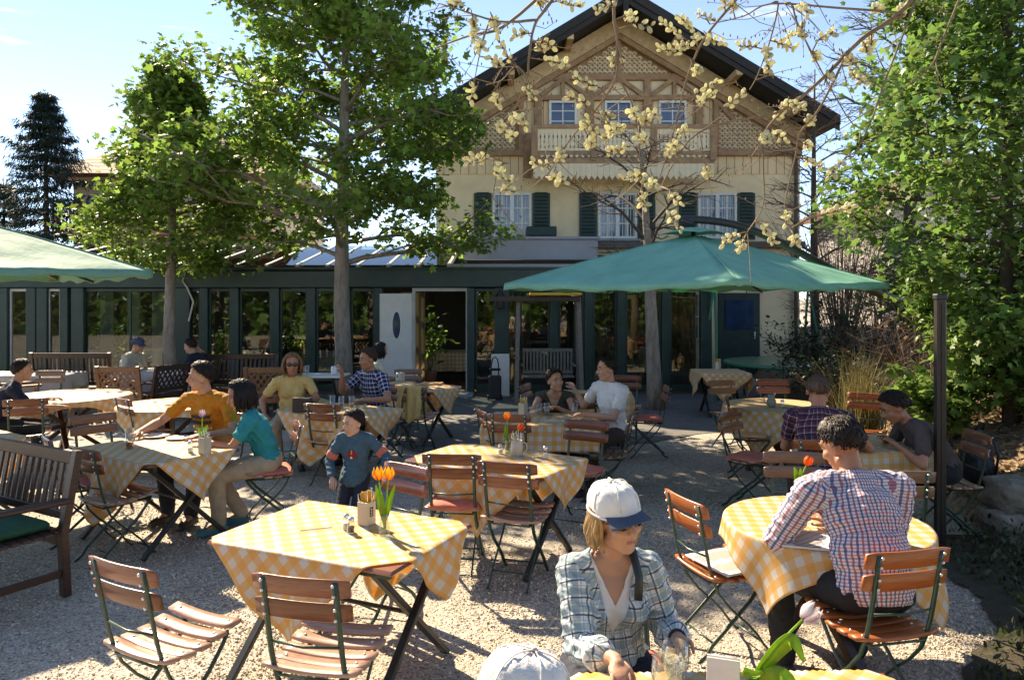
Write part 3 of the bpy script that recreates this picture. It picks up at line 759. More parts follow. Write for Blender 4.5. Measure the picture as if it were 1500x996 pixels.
    me = bpy.data.meshes.new('body'); me.from_pydata(list(map(tuple, co)) + fing.v, [], allf); me.materials.append(skin); me.materials.append(MT['lip'])
    me.polygons.foreach_set('material_index', list(mi) + [0] * (len(allf) - len(mi))); me.polygons.foreach_set('use_smooth', [True] * len(allf)); me.update()
    bo = link(bpy.data.objects.new('body', me)); bo.parent = root
    # ---------------- shirt layers
    segs = [('t', hip, mid), ('t', mid, nk)] + [('a', arms[n][0], arms[n][1]) for n in 'LR'] + [('a', arms[n][1], arms[n][2]) for n in 'LR']
    def uvs(co, f):
        c = co[f].mean(1); best = None
        D = []
        for (k, a, b) in segs:
            a_, b_ = np.array(a[:]), np.array(b[:]); ab = b_ - a_; t = ((c - a_) @ ab / (ab @ ab)).clip(0, 1); d = np.linalg.norm(c - a_ - t[:, None] * ab, axis=1); D.append(d - (.125 if k == 't' else .045))
        w_ = np.argmin(np.array(D), 0); uv = np.zeros((len(f), f.shape[1], 2)); off = 0.0
        for i, (k, a, b) in enumerate(segs):
            m_ = w_ == i
            if not m_.any(): continue
            a_, b_ = np.array(a[:]), np.array(b[:]); ab = b_ - a_; ln = np.linalg.norm(ab); ax = ab / ln
            ref = np.array((M2 @ V((0, -1, 0)))[:]) if k == 't' else np.array([0.31, .2, 1.0]); r1 = ref - ax * (ref @ ax); r1 /= np.linalg.norm(r1); r2 = np.cross(ax, r1)
            p = co[f[m_]] - a_; v = p @ ax; th = np.arctan2(p @ r2, p @ r1)
            th = np.where(th - th[:, :1] > math.pi, th - 2 * math.pi, th); th = np.where(th - th[:, :1] < -math.pi, th + 2 * math.pi, th)
            lat = p @ r2; back = (p @ r1) > 0
            u = th * (.150 if k == 't' else .052)
            uv[m_, :, 0] = u + .5; uv[m_, :, 1] = v + (0.23 if i == 1 else 0) + 1.0
        return uv
    for ly in g('shirts', []):
        q = ly.get('q', .014); mb = MB(); torso(mb, q); slv = ly.get('sleeve', 'short')
        for nm in 'LR':
            a, e, w_ = arms[nm]; m_ = ly.get('loose', 1.0)
            if slv == 'short': mb.cone(a, a.lerp(e, .58), .050 * m_ + q, .048 * m_ + q * .9)
            elif slv == 'long': mb.cone(a, e, .056 + q, .046 + q * .9); mb.cone(e, e.lerp(w_, .86), .046 + q, .036 + q)
            elif slv == 'three': mb.cone(a, e, .058 + q, .048 + q); mb.cone(e, e.lerp(w_, .60), .048 + q, .047 + q)
        if ly.get('hem', 0): mb.cone(hip + s1 * .05, hip + V((0, .02, -ly['hem'])), .15 + q, .165 + q, 20)
        if ly.get('collar'):
            mb.cone(nk - s2 * .035, nk + hd * .006, .074, .066, 20)
        co, f = voxel(mb, vs, 12); co = wrinkle(co, f, ly.get('wr', .0045) * 1.9, seed + 3)
        c = co[f].mean(1) - np.array(mid[:]); lx = c @ np.array(M2.col[0][:]); lyy = c @ np.array(M2.col[1][:]); lz = c @ np.array(M2.col[2][:]); keep = np.ones(len(f), bool)
        if ly.get('vneck'):
            dp_, wd = ly['vneck']; top = .285 * fw; z0_ = top - dp_
            keep &= ~((lyy > -.0) & (lz > z0_) & (np.abs(lx) < wd * (lz - z0_) / dp_) & (np.abs(lx) < .11))
        cz = (co[f].mean(1) - np.array(hip[:])) @ np.array(s1[:]); keep &= cz > ly.get('cut', -.09) 
        # the neck hole
        cn = co[f].mean(1) - np.array(nk[:]); hh = cn @ np.array(hd[:]); rad = np.linalg.norm(cn - hh[:, None] * np.array(hd[:]), axis=1)
        keep &= ~((hh > (.0 if not ly.get('collar') else .012)) & (rad < .062 if not ly.get('collar') else (rad < .10) & (hh > .016)))
        f2 = f[keep]
        ed = np.sort(np.concatenate([f2[:, [0, 1]], f2[:, [1, 2]], f2[:, [2, 3]], f2[:, [3, 0]]]), 1); ed = ed[ed[:, 0] != ed[:, 1]]; ue, cn_ = np.unique(ed, axis=0, return_counts=True); be = ue[cn_ == 1]
        if len(be):
            for _ in range(14):                             # even out the cut edges
                ac = np.zeros_like(co); ct = np.zeros(len(co)); np.add.at(ac, be[:, 0], co[be[:, 1]]); np.add.at(ac, be[:, 1], co[be[:, 0]]); np.add.at(ct, be[:, 0], 1); np.add.at(ct, be[:, 1], 1)
                k_ = ct > 0; co[k_] = .5 * co[k_] + .5 * ac[k_] / ct[k_][:, None]
        o = np_mesh(ly.get('name', 'shirt'), co, f2, [MT[ly['mat']]], root, True); uv = uvs(co, f2); ul = o.data.uv_layers.new(name='UVMap')
        if len(o.data.loops) == f2.size: ul.data.foreach_set('uv', uv.reshape(-1, 2).astype(np.float32).ravel())
        bm = bmesh.new(); bm.from_mesh(o.data); bmesh.ops.delete(bm, geom=[v for v in bm.verts if not v.link_faces], context='VERTS'); bm.to_mesh(o.data); bm.free()
        so_ = o.modifiers.new('thick', 'SOLIDIFY'); so_.thickness = .004; so_.offset = -1
        if ly.get('cuff'):
            for nm in 'LR':
                a, e, w_ = arms[nm]; cb = MB(); u0, u1 = ly['cuff']; p0, p1 = e.lerp(w_, u0), e.lerp(w_, u1); pts = [p0, p0.lerp(p1, .15), p0.lerp(p1, .5), p0.lerp(p1, .9), p1]; cb.tube(pts, [.052, .060, .062, .057, .047], 20)
                for i, v in enumerate(cb.v): cb.v[i] = tuple(V(v) + V((rg.uniform(-1, 1),) * 3) * .0025)
                cb.build('cuff', MT[ly.get('cuffmat', 'white_tee')], o, True)
    # ---------------- trousers, shoes
    if g('trousers'):
        mb = MB(); q = .012; short = g('shorts', False)
        mb.ell(hip + s1 * .01, (.168 + q, .122 + q, .105 + q), M1, 24, 16)
        for nm in 'LR':
            hj, kn, an = legs[nm]; mb.cone(hj, hj.lerp(kn, .5), .09 + q, .078 + q); mb.cone(hj.lerp(kn, .5), kn if not short else hj.lerp(kn, .92), .078 + q, .062 + q)
            if not short: mb.cone(kn, kn.lerp(an, .5), .062 + q, .060 + q); mb.cone(kn.lerp(an, .5), an + V((0, 0, .02)), .060 + q, .052 + q)
        co, f = voxel(mb, vs * 1.15, 12); co = wrinkle(co, f, .006, seed + 9); to_mesh('trousers', co, f, [MT[g('trousers')]], root)
    if g('legs', True):
        for nm, s in (('L', -1), ('R', 1)):
            an = legs[nm][2]; mb = MB(); d = V((s * .15, 1, 0)).normalized(); t = an + V((0, 0, -.045))
            mb.cone(t - d * .035, t + d * .06, .038, .040, flat=(1, 1)); mb.cone(t + d * .05, t + d * .155 + V((0, 0, -.012)), .040, .030); mb.box(t + d * .06 + V((0, 0, -.030)), (.078, .245, .018), frame((0, 0, 1), d), .006)
            co, f = voxel(mb, .009, 6); to_mesh('shoe', co, f, [MT[g('shoe', 'shoe')]], root)
    # ---------------- face
    if not g('noface'):
        for s in (-1, 1):
            if not g('glasses'):
                e_ = MB(); e_.ell(H(s * .0305, .0735, .011), (.0115 * hs, .0085 * hs, .0065 * hs), Mh, 14, 10); eo = e_.build('eye', MT['eye_white'], root, True)
                e_ = MB(); e_.ell(H(s * .0305 + .001, .0805, .0105), (.0062 * hs, .004 * hs, .0062 * hs), Mh, 12, 8); e_.build('iris', MT['iris'], eo, True)
                e_ = MB(); e_.tube([H(s * .017, .0805, .0185), H(s * .030, .0815, .0215), H(s * .043, .0745, .0165)], [.002 * hs, .0026 * hs, .0018 * hs], 6); e_.build('eyelid', skin, eo, True)
            e_ = MB(); e_.tube([H(s * .014, .0915, .030), H(s * .030, .0895, .0365), H(s * .048, .0765, .032)], [.003 * hs, .0042 * hs, .0018 * hs], 6, flat=(1, 1)); e_.build('eyebrow', MT[g('hair', 'hair_dark')], root, True)
    if g('glasses'):
        gm = MB()
        for s in (-1, 1):
            gm.ell(H(s * .033, .0915, .010), (.029 * hs, .0075 * hs, .0195 * hs), Mh @ Matrix.Rotation(-s * .28, 3, 'Z'), 18, 10); gm.tube([H(s * .060, .080, .016), H(s * .078, .04, .014), H(s * .083, -.01, .012)], .003, 6)
        gm.tube([H(-.012, .100, .014), H(0, .104, .016), H(.012, .100, .014)], .003, 6); gm.build('sunglasses', MT['lens'], root, True)
    # ---------------- hair
    st = g('style', 'short'); hm_ = MT[g('hair', 'hair_dark')]
    if st != 'none':
        nu, nv = 56, 34; vsx = []; rr_ = np.random.default_rng(seed); thick = {'short': .014, 'crop': .007, 'bob': .022, 'long': .020, 'bun': .016, 'cap': .008}[st]
        def hairline(phi):                                  # phi: 0 = face, pi = nape; elevation of the hairline
            a = abs(phi); return float(np.interp(a, [0, .5, .85, 1.15, 1.5, 1.75, 2.1, 3.15], [g('fringe', .80), .72, .55, .16, -.06, -.28, -.55, -.72]))
        for j in range(nv + 1):
            for i in range(nu):
                ph = 2 * math.pi * i / nu; phs = (ph + math.pi) % (2 * math.pi) - math.pi
                el = math.pi / 2 - (math.pi / 2 - hairline(phs) + .22) * j / nv
                d = V((math.sin(phs) * math.cos(el), math.cos(phs) * math.cos(el), math.sin(el)))
                k = el - hairline(phs) + .06 * math.sin(ph * 23 + seed) * (1 if abs(phs) < 1.3 else .6)
                r_ = 1 / math.sqrt((d.x / .0755) ** 2 + (d.y / .0955) ** 2 + (d.z / .088) ** 2)
                t = max(0, min(1, k / .16)); ex = thick * (.35 + .65 * t) * (1 + .35 * math.sin(ph * 17 + el * 9 + seed) * math.sin(el * 11)) if k > 0 else -.03
                if st == 'short' and d.z > .5 and d.y > 0: ex *= 1.35
                vsx.append(H(0, -.010, .032) + Mh @ (d * ((r_ + ex) * hs)))
        hb = MB(); hb.add(vsx, [(j * nu + i, j * nu + (i + 1) % nu, (j + 1) * nu + (i + 1) % nu, (j + 1) * nu + i) for j in range(nv) for i in range(nu)])
        def on(phs, el, ex):
            d = V((math.sin(phs) * math.cos(el), math.cos(phs) * math.cos(el), math.sin(el))); r_ = 1 / math.sqrt((d.x / .0755) ** 2 + (d.y / .0955) ** 2 + (d.z / .088) ** 2); return H(0, -.010, .032) + Mh @ (d * ((r_ + ex) * hs))
        if st in ('short', 'bun', 'crop'):
            for k in range(620):
                phs = rg.uniform(-math.pi, math.pi); lo = hairline(phs); el = lo + (1.5 - lo) * rg.random() ** .8
                pts = [on(phs, el, thick * .6), on(phs + rg.uniform(-.12, .12), el - .14, thick * rg.uniform(.85, 1.4)), on(phs + rg.uniform(-.25, .25), max(lo - rg.uniform(.02, .16), el - .30), thick * rg.uniform(.5, 1.5))]
                hb.tube(pts, [.0042 * hs, .0038 * hs, .0012 * hs], 4, cap=False)
        if st in ('bob', 'long', 'cap'):
            ln = {'bob': .13, 'long': .24, 'cap': .10}[st]
            for k in range(150):
                phs = rg.choice((-1, 1)) * rg.uniform(1.25 if st != 'bob' else 1.12, math.pi); el = rg.uniform(-.25, .55) if st != 'cap' else rg.uniform(-.3, .05)
                a = on(phs, el + .25, thick * .7); b = on(phs, el - .15, thick * 1.15); out_ = Mh @ V((math.sin(phs), math.cos(phs), 0)); c = b - V((0, 0, ln * rg.uniform(.4, .62))) + out_ * rg.uniform(.0, .02) * hs; e_ = b - V((0, 0, ln * rg.uniform(.85, 1.1))) + out_ * rg.uniform(-.02, .015)
                hb.tube([a, b, c, e_], [.010, .0115, .0105, .004], 6, cap=False)
        ho = hb.build('hair', hm_, root, True, fix=False)
        if st == 'bun':
            b = MB(); b.ell(H(0, -.115, -.01), (.034, .032, .034), Mh, 16, 12); b.build('hair_bun', hm_, ho, True)
    if g('cap'):
        cm = MB(); nu, nv = 40, 16; vsx = []
        for j in range(nv + 1):
            t = j / nv; el = math.pi / 2 * (1 - t)
            for i in range(nu):
                ph = 2 * math.pi * i / nu; c_, s_ = math.cos(el), math.sin(el); bulge = 1 + .035 * math.sin(ph * 6) * c_
                pz = .040 + (.098 * s_ ** .8) - .012 * math.cos(ph) * (1 - s_) + .003 * math.sin(ph * 11 + j)
                vsx.append(H(.0885 * c_ ** .62 * math.sin(ph) * bulge, -.010 + .108 * c_ ** .62 * math.cos(ph) * bulge, pz))
        cm.add(vsx, [(j * nu + i, j * nu + (i + 1) % nu, (j + 1) * nu + (i + 1) % nu, (j + 1) * nu + i) for j in range(nv) for i in range(nu)])
        cm.tube([H(.0905 * math.sin(a), -.010 + .110 * math.cos(a), .036 - .012 * math.cos(a)) for a in np.linspace(0, 2 * math.pi, 41)], .005, 6)
        for k in range(3):                                  # raised seams
            a0 = k * math.pi / 3 + .5; cm.tube([H(.0895 * math.cos(el) ** .62 * math.sin(a0) * sg, -.010 + .109 * math.cos(el) ** .62 * math.cos(a0) * sg, .040 + .105 * math.sin(el) ** .8) for sg, el in [(1, e) for e in np.linspace(.1, 1.57, 8)] + [(-1, e) for e in np.linspace(1.5, .1, 8)]], .0018, 4)
        cm.ell(H(0, -.01, .146), (.007, .007, .005), Mh, 10, 6)
        co_ = cm.build('cap', MT[g('cap')], root, True)
        bm_ = MB(); vsx = []; nn = 20; mm = 7
        for top in (0, 1):
            for j in range(mm + 1):
                for i in range(nn + 1):
                    a = (i / nn - .5) * 2.15; t = j / mm; r0 = (.089 * math.sin(a), -.010 + .109 * math.cos(a)); ext = .062 * math.cos(a * .72) ** .8
                    x = r0[0] + math.sin(a) * ext * t * .25; y = r0[1] + ext * t; z = .040 - .006 * t - .014 * (x / .07) ** 2 * (.35 + t) + (.004 if top else 0)
                    vsx.append(H(x, y, z))
        m_ = (nn + 1) * (mm + 1); fs = []
        for j in range(mm):
            for i in range(nn):
                a = j * (nn + 1) + i; fs += [(a, a + 1, a + nn + 2, a + nn + 1), (m_ + a, m_ + a + nn + 1, m_ + a + nn + 2, m_ + a + 1)]
        for i in range(nn): a = mm * (nn + 1) + i; fs.append((a, a + 1, m_ + a + 1, m_ + a))
        bm_.add(vsx, fs); bm_.build('cap_peak', MT[g('peak', 'cap_blue')], co_, True)
    root['_'] = 0; del root['_']
    return root, dict(arms=arms, hc=hc, Mh=Mh, M2=M2, mid=mid, nk=nk, hip=hip, legs=legs, H=H)
# ================================================================== camera, light, sky
cam_d = bpy.data.cameras.new('camera'); cam = link(bpy.data.objects.new('camera', cam_d))
cam.location = (0, 0, CH); cam.rotation_euler = (R(90), 0, 0)
cam_d.sensor_width = 36; cam_d.lens = F / 1500 * 36
cam_d.shift_y = -(498 - HY) / 1500
cam_d.clip_start = .05; cam_d.clip_end = 2000
scene.camera = cam
SUN_EL, SUN_AZ = 38.5, 37.0          # azimuth west of straight ahead
sdir = V((-math.sin(R(SUN_AZ)) * math.cos(R(SUN_EL)), math.cos(R(SUN_AZ)) * math.cos(R(SUN_EL)), math.sin(R(SUN_EL))))
sl = bpy.data.lights.new('sun', 'SUN'); sl.energy = 4.2; sl.angle = R(.5); sl.color = (1, .93, .82)
so = link(bpy.data.objects.new('sun', sl)); so.rotation_euler = sdir.to_track_quat('Z', 'Y').to_euler(); so.location = (-8, 14, 14)
w = bpy.data.worlds.new('World'); scene.world = w; w.use_nodes = True
nt = w.node_tree; nt.nodes.clear()
sky = N(nt, 'ShaderNodeTexSky'); sky.sky_type = 'NISHITA'; sky.sun_disc = False
sky.sun_elevation = R(SUN_EL); sky.sun_rotation = R(360 - SUN_AZ); sky.altitude = 1800; sky.air_density = .6; sky.dust_density = .0; sky.ozone_density = 2.5
tc = N(nt, 'ShaderNodeTexCoord')
# two thin streaks of cloud low in the sky on the left
sp = N(nt, 'ShaderNodeSeparateXYZ'); L(nt, tc.outputs['Generated'], sp.inputs[0])
mp = N(nt, 'ShaderNodeMapping'); mp.inputs['Scale'].default_value = (3.0, 3.0, 22.0); L(nt, tc.outputs['Generated'], mp.inputs[0])
cn = N(nt, 'ShaderNodeTexNoise', Scale=1.6, Detail=7.0, Roughness=.55); L(nt, mp.outputs[0], cn.inputs['Vector'])
cr = N(nt, 'ShaderNodeMapRange'); cr.inputs[1].default_value = .63; cr.inputs[2].default_value = .80; L(nt, cn.outputs[0], cr.inputs[0])
skyc = mixc(nt, math_(nt, 'MULTIPLY', cr.outputs[0], .32), sky.outputs[0], (7.5, 7.6, 7.8))
bg = N(nt, 'ShaderNodeBackground', Strength=.145); L(nt, skyc, bg.inputs[0])
wo = N(nt, 'ShaderNodeOutputWorld'); L(nt, bg.outputs[0], wo.inputs[0])
vs_ = scene.view_settings; vs_.view_transform = 'Standard'; vs_.look = 'None'; vs_.gamma = 1; vs_.use_curve_mapping = False; vs_.exposure = 1.6
vs_.use_white_balance = True; vs_.white_balance_temperature = 8500; vs_.white_balance_tint = 10
cy = scene.cycles; cy.use_denoising = True; cy.max_bounces = 8; cy.transparent_max_bounces = 24; cy.caustics_reflective = False; cy.caustics_refractive = False
cy.sample_clamp_indirect = 6.0
try: cy.denoiser = 'OPENIMAGEDENOISE'
except Exception: pass

# ================================================================== ground
def gravel_material():
    m, nt, out = nt_new('gravel')
    tc = N(nt, 'ShaderNodeTexCoord')
    wn = N(nt, 'ShaderNodeTexNoise', Scale=22.0, Detail=2.0); L(nt, tc.outputs['Object'], wn.inputs['Vector'])
    vm = N(nt, 'ShaderNodeVectorMath', operation='MULTIPLY_ADD'); L(nt, wn.outputs['Color'], vm.inputs[0]); vm.inputs[1].default_value = (.02, .02, .02); L(nt, tc.outputs['Object'], vm.inputs[2])
    v1 = N(nt, 'ShaderNodeTexVoronoi', Scale=72.0); L(nt, vm.outputs[0], v1.inputs['Vector'])
    v2 = N(nt, 'ShaderNodeTexVoronoi', Scale=150.0); L(nt, vm.outputs[0], v2.inputs['Vector'])
    sp = N(nt, 'ShaderNodeSeparateColor'); L(nt, v1.outputs['Color'], sp.inputs[0])
    cr = N(nt, 'ShaderNodeValToRGB'); e = cr.color_ramp.elements
    e[0].position = 0; e[0].color = (.20, .17, .14, 1); e[1].position = 1; e[1].color = (.72, .65, .55, 1)
    for p_, c_ in ((.3, (.44, .38, .30)), (.6, (.58, .51, .42)), (.8, (.50, .46, .41))):
        x = e.new(p_); x.color = c4(c_)
    L(nt, sp.outputs[0], cr.inputs[0])
    big = N(nt, 'ShaderNodeTexNoise', Scale=.8, Detail=7.0, Roughness=.7); L(nt, tc.outputs['Object'], big.inputs['Vector'])
    mr = N(nt, 'ShaderNodeMapRange'); mr.inputs[1].default_value = .3; mr.inputs[2].default_value = .7; mr.inputs[3].default_value = .62; mr.inputs[4].default_value = 1.14; L(nt, big.outputs[0], mr.inputs[0])
    hs = N(nt, 'ShaderNodeHueSaturation'); L(nt, cr.outputs[0], hs.inputs['Color']); L(nt, mr.outputs[0], hs.inputs['Value'])
    b = N(nt, 'ShaderNodeBsdfPrincipled', Roughness=.85); b.inputs['Specular IOR Level'].default_value = .3; L(nt, hs.outputs[0], b.inputs['Base Color'])
    h = math_(nt, 'MULTIPLY', v1.outputs['Distance'], -1.0); h2 = math_(nt, 'MULTIPLY', v2.outputs['Distance'], -.4); hh = math_(nt, 'ADD', h, h2)
    bu = N(nt, 'ShaderNodeBump', Strength=1.0, Distance=.007); L(nt, hh, bu.inputs['Height']); L(nt, bu.outputs[0], b.inputs['Normal'])
    L(nt, b.outputs[0], out.inputs[0]); return m
MT['gravel'] = gravel_material()
MT['pebble'] = P('pebble', (.60, .515, .41), .6, .2, 60, island=.45, dirt=((.30, .24, .175), 1.1, .75))
n = 60
xs = np.concatenate([[-400, -120, -50], np.linspace(-20, 20, n), [50, 120, 400]]); ys = np.concatenate([[-200, -40], np.linspace(-6, 34, n), [60, 150, 700]])
gx, gy = np.meshgrid(xs, ys); gz = np.where((np.abs(gx) < 12) & (gy < 14), .012 * np.sin(gx * 2.1 + 1.3 * np.sin(gy)) * np.cos(gy * 1.7 + gx), 0.0) - .012
gv = np.stack([gx, gy, gz], -1).reshape(-1, 3); nx = len(xs); ny = len(ys)
ii = (np.arange(ny - 1)[:, None] * nx + np.arange(nx - 1)[None]).ravel()
tag(np_mesh('ground', gv, np.stack([ii, ii + 1, ii + nx + 1, ii + nx], 1), MT['gravel'], smooth=True), kind='structure')

def rock_base():
    bm = bmesh.new(); bmesh.ops.create_icosphere(bm, subdivisions=1, radius=1.0)
    v = np.array([x.co[:] for x in bm.verts]); bm.faces.ensure_lookup_table(); f = np.array([[q.index for q in p.verts] for p in bm.faces]); bm.free()
    return v, f
def rot_mats(n, rng=RNG):
    q = rng.normal(size=(n, 4)); q /= np.linalg.norm(q, axis=1)[:, None]
    a, b, c, d = q.T
    return np.stack([1 - 2 * (c * c + d * d), 2 * (b * c - a * d), 2 * (b * d + a * c), 2 * (b * c + a * d), 1 - 2 * (b * b + d * d), 2 * (c * d - a * b),
                     2 * (b * d - a * c), 2 * (c * d + a * b), 1 - 2 * (b * b + c * c)], 1).reshape(n, 3, 3)
def pebbles(count):
    v, f = rock_base()
    # more of them near the front of the yard
    y = 2.3 + (RNG.random(count) ** 1.25) * 5.2
    hw = y * (750 / F) + .4
    x = (RNG.random(count) * 2 - 1) * hw
    keep = x < 2.80 + .50 * (y - 4.7) + .15 * np.sin(3 * y) + RNG.exponential(.10, count)
    x, y = x[keep], y[keep]; n = len(x)
    r = RNG.lognormal(np.log(.0058), .36, n).clip(.003, .015)
    vv = v[None] * (1 + RNG.normal(0, .13, (n, len(v), 1)))
    vv = vv * (np.stack([RNG.uniform(.8, 1.4, n), RNG.uniform(.7, 1.0, n), RNG.uniform(.35, .6, n)], 1) * r[:, None])[:, None]
    vv = np.einsum('nij,nkj->nki', rot_mats(n), vv)
    gzz = .012 * np.sin(x * 2.1 + 1.3 * np.sin(y)) * np.cos(y * 1.7 + x) - .012
    vv += np.stack([x, y, gzz + r * RNG.uniform(-.15, .3, n)], 1)[:, None]
    ff = (f[None] + (np.arange(n) * len(v))[:, None, None]).reshape(-1, 3)
    o = np_mesh('gravel', vv.reshape(-1, 3), ff, MT['pebble'], smooth=False)
    tag(o, 'loose pale grey and beige pebbles lying on the yard', 'gravel', kind='stuff')
pebbles(105000)

# smooth paved apron in front of the entrance
MT['asphalt'] = P('apron_paving', (.13, .125, .12), .85, .22, 3, bump=.003, bscale=120, dirt=((.22, .19, .16), 1.6, .6))
def sheet(name, pts, z, mat, kind='structure', n=6):
    mb = MB(); mb.add([(x, y, z) for x, y in pts], [tuple(range(len(pts)))]); o = mb.build(name, mat); tag(o, kind=kind); return o
pv = [(-12, 17), (-12, 13.6), (-5, 13.2), (-3.0, 12.0), (-1.95, 10.7), (-1.3, 9.75), (-.4, 9.2), (.6, 9.4), (1.5, 10.0), (2.7, 10.9), (4.0, 11.5), (5.0, 13.0), (8, 14.5), (8, 17)]
pv2 = []
for i in range(len(pv)):
    a, b = V(pv[i]), V(pv[(i + 1) % len(pv)])
    for k in range(5):
        p_ = a.lerp(b, k / 5); j = .09 if (1 <= i <= 11) else 0
        pv2.append((p_.x + random.uniform(-j, j), p_.y + random.uniform(-j, j)))
sheet('path', pv2, .002, MT['asphalt'])

# dark earth in the shaded corner on the right
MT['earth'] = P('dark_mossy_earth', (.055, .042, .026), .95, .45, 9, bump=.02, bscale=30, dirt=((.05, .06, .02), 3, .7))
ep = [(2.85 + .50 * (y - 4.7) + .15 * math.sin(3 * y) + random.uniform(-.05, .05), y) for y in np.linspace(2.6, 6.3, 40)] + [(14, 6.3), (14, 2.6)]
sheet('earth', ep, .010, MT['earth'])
# planted bank on the right
MT['soil'] = P('leaf_litter_soil', (.16, .10, .06), .95, .55, 14, bump=.03, bscale=18, col2=(.26, .19, .12))
def bank_h(x, y):
    xb = 4.02 + .16 * (y - 6.2) if y > 6.2 else 4.02
    t = max(0, min(1, (x - xb) / 2.6)); e = max(0, min(1, (x - xb) / .25))
    return .30 * e + .75 * t * t * (3 - 2 * t) + .05 * math.sin(3 * x + 2 * y) * e + .03 * math.sin(9 * x - 7 * y) * e
bx = np.linspace(4.0, 16, 70); by = np.linspace(6.3, 24, 90)
bv = []
for yy in by:
    for k, xx in enumerate(bx):
        x_ = xx + (.16 * (yy - 6.2)) * max(0, 1 - (xx - 4) / 12)
        bv.append((x_, yy, (bank_h(x_, yy) if k else -.03)))
nx = len(bx); ii = (np.arange(len(by) - 1)[:, None] * nx + np.arange(nx - 1)[None]).ravel()
tag(np_mesh('planting_bank', np.array(bv), np.stack([ii, ii + 1, ii + nx + 1, ii + nx], 1), MT['soil'], smooth=True), kind='structure')
# mulch chips and dry leaves on the bank
MT['chip'] = P('dry_leaf', (.30, .20, .115), .9, .3, 20, island=.6, trans=.2)
n = 15000
x = 4.1 + RNG.random(n) ** 1.3 * 5.5; y = 6.35 + RNG.random(n) * 7; x = x + .16 * (y - 6.2) * np.maximum(0, 1 - (x - 4) / 12)
z = np.array([bank_h(a, b) for a, b in zip(x, y)]) + .015
t = np.array([(-1, -.35, 0), (1, -.3, .12), (1.1, .3, .1), (-.9, .4, .05)]) * .035
rm = rot_mats(n); tilt = rm.copy()
vv = np.einsum('nij,kj->nki', rm, t); vv[:, :, 2] *= .55
vv = vv * RNG.uniform(.5, 1.4, n)[:, None, None] + np.stack([x, y, z], 1)[:, None]
tag(np_mesh('leaf_litter', vv.reshape(-1, 3), np.arange(n * 4).reshape(-1, 4), MT['chip']), 'dry brown leaf litter and bark chips covering the bank', 'leaf litter', kind='stuff')
# ================================================================== the yard: tables, chairs, people
E1 = V((.85, -.53, 0)).normalized()
def tcen(t, u=0, v=0, z=TOP):
    """point on a table: u along its long side, v across"""
    a = t.rotation_euler.z; return V((t.location.x + math.cos(a) * u - math.sin(a) * v, t.location.y + math.sin(a) * u + math.cos(a) * v, z))
CL = 'yellow and white checked cloth '
# --- front table
A = rect_table('front table under the large checked cloth with two orange tulips', (-.905, 4.05), (1.0, -.44), 1.14, .82)
cloth(CL + 'on the front table with the orange tulips', A, (.57, .41), 1.30, R(45), off=(-.05, .03), seed=2, n=96)
B = rect_table('table behind the front table, two chairs with their backs to us', (-.12, 5.86), E1, 1.22, .78)
cloth(CL + 'on the second table with the tall orange tulip', B, (.61, .39), 1.30, R(45), seed=5, n=80, off=(.05, 0))
C3 = rect_table('table where the couple in olive and white sit', (.33, 7.78), (1, -.14), 1.15, .80)
cloth(CL + 'on the table of the couple in olive and white', C3, (.575, .40), 1.32, R(0), seed=7, n=64)
D = rect_table('table of the man in orange and the woman in teal', (-2.97, 6.27), (.83, -.56), 1.16, .80)
cloth(CL + 'under the tall glass of red drink', D, (.58, .40), 1.32, R(45), seed=9, n=80)
E_ = rect_table('table of the woman in pale yellow and the man in navy check', (-1.93, 8.42), (.87, -.49), 1.25, .80)
cloth(CL + 'in front of the woman in pale yellow', E_, (.625, .40), 1.36, R(45), seed=11, n=64)
G = rect_table('table before the white door with a yellow jacket on its chair', (-1.38, 10.55), (.88, -.47), 1.1, .80)
cloth(CL + 'on the table before the white door', G, (.55, .40), 1.30, R(45), seed=13, n=56)
Hh = round_table('octagonal table on crossed wooden legs at the left edge', (-5.68, 9.6), .73, sides=8, rz=.3)
cloth(CL + 'on the octagonal table at the left', Hh, None, 1.60, R(20), round_=.73, seed=15, n=64)
I_ = round_table('round table left of the man in orange', (-4.0, 8.85), .60)
cloth(CL + 'on the round table left of the man in orange', I_, None, 1.36, R(30), round_=.60, seed=17, n=64)
J = rect_table('table cut by the left edge behind the dark bench', (-5.02, 6.75), (.83, -.56), 1.1, .8)
cloth(CL + 'cut off by the left edge behind the dark bench', J, (.55, .40), 1.30, R(45), seed=19, n=56)
K = rect_table('small table in the shade right of the tree trunk', (3.55, 12.8), (1, 0), .80, .80)
cloth('checked cloth in bluish shade on the small table right of the tree trunk', K, (.40, .40), 1.24, R(40), seed=21, n=56)
Lr = round_table('round table with a stoneware jug, behind the red cushions', (3.08, 8.78), .58)
cloth(CL + 'on the round table with the stoneware jug', Lr, None, 1.62, R(10), round_=.58, seed=23, n=80)
Mr = round_table('round table where the man in the white checked shirt reads', (1.76, 4.22), .54)
cloth(CL + 'on the reading man’s round table', Mr, None, 1.33, R(-8), round_=.54, seed=25, n=100)
Nn = rect_table('table between the man in maroon plaid and the person in brown', (3.05, 6.47), (1, .15), .80, .8)
cloth(CL + 'between the man in maroon plaid and the person in brown', Nn, (.425, .40), 1.25, R(0), seed=27, n=56)
O_ = rect_table('nearest table at the bottom edge with glasses and a white tulip', (.72, 2.10), (1, .02), 1.10, .86)
cloth(CL + 'on the nearest table at the bottom edge', O_, (.55, .43), 1.30, R(45), seed=29, n=72)
Q = rect_table('table behind the couple, seen between their shoulders', (1.0, 9.75), (1, -.1), 1.1, .8)
cloth(CL + 'on the table seen between the couple', Q, (.55, .40), 1.30, R(0), seed=31, n=48)
S_ = rect_table('long table under a plain white cloth at the left before the veranda', (-8.1, 12.4), (1, 0), 1.7, .8)
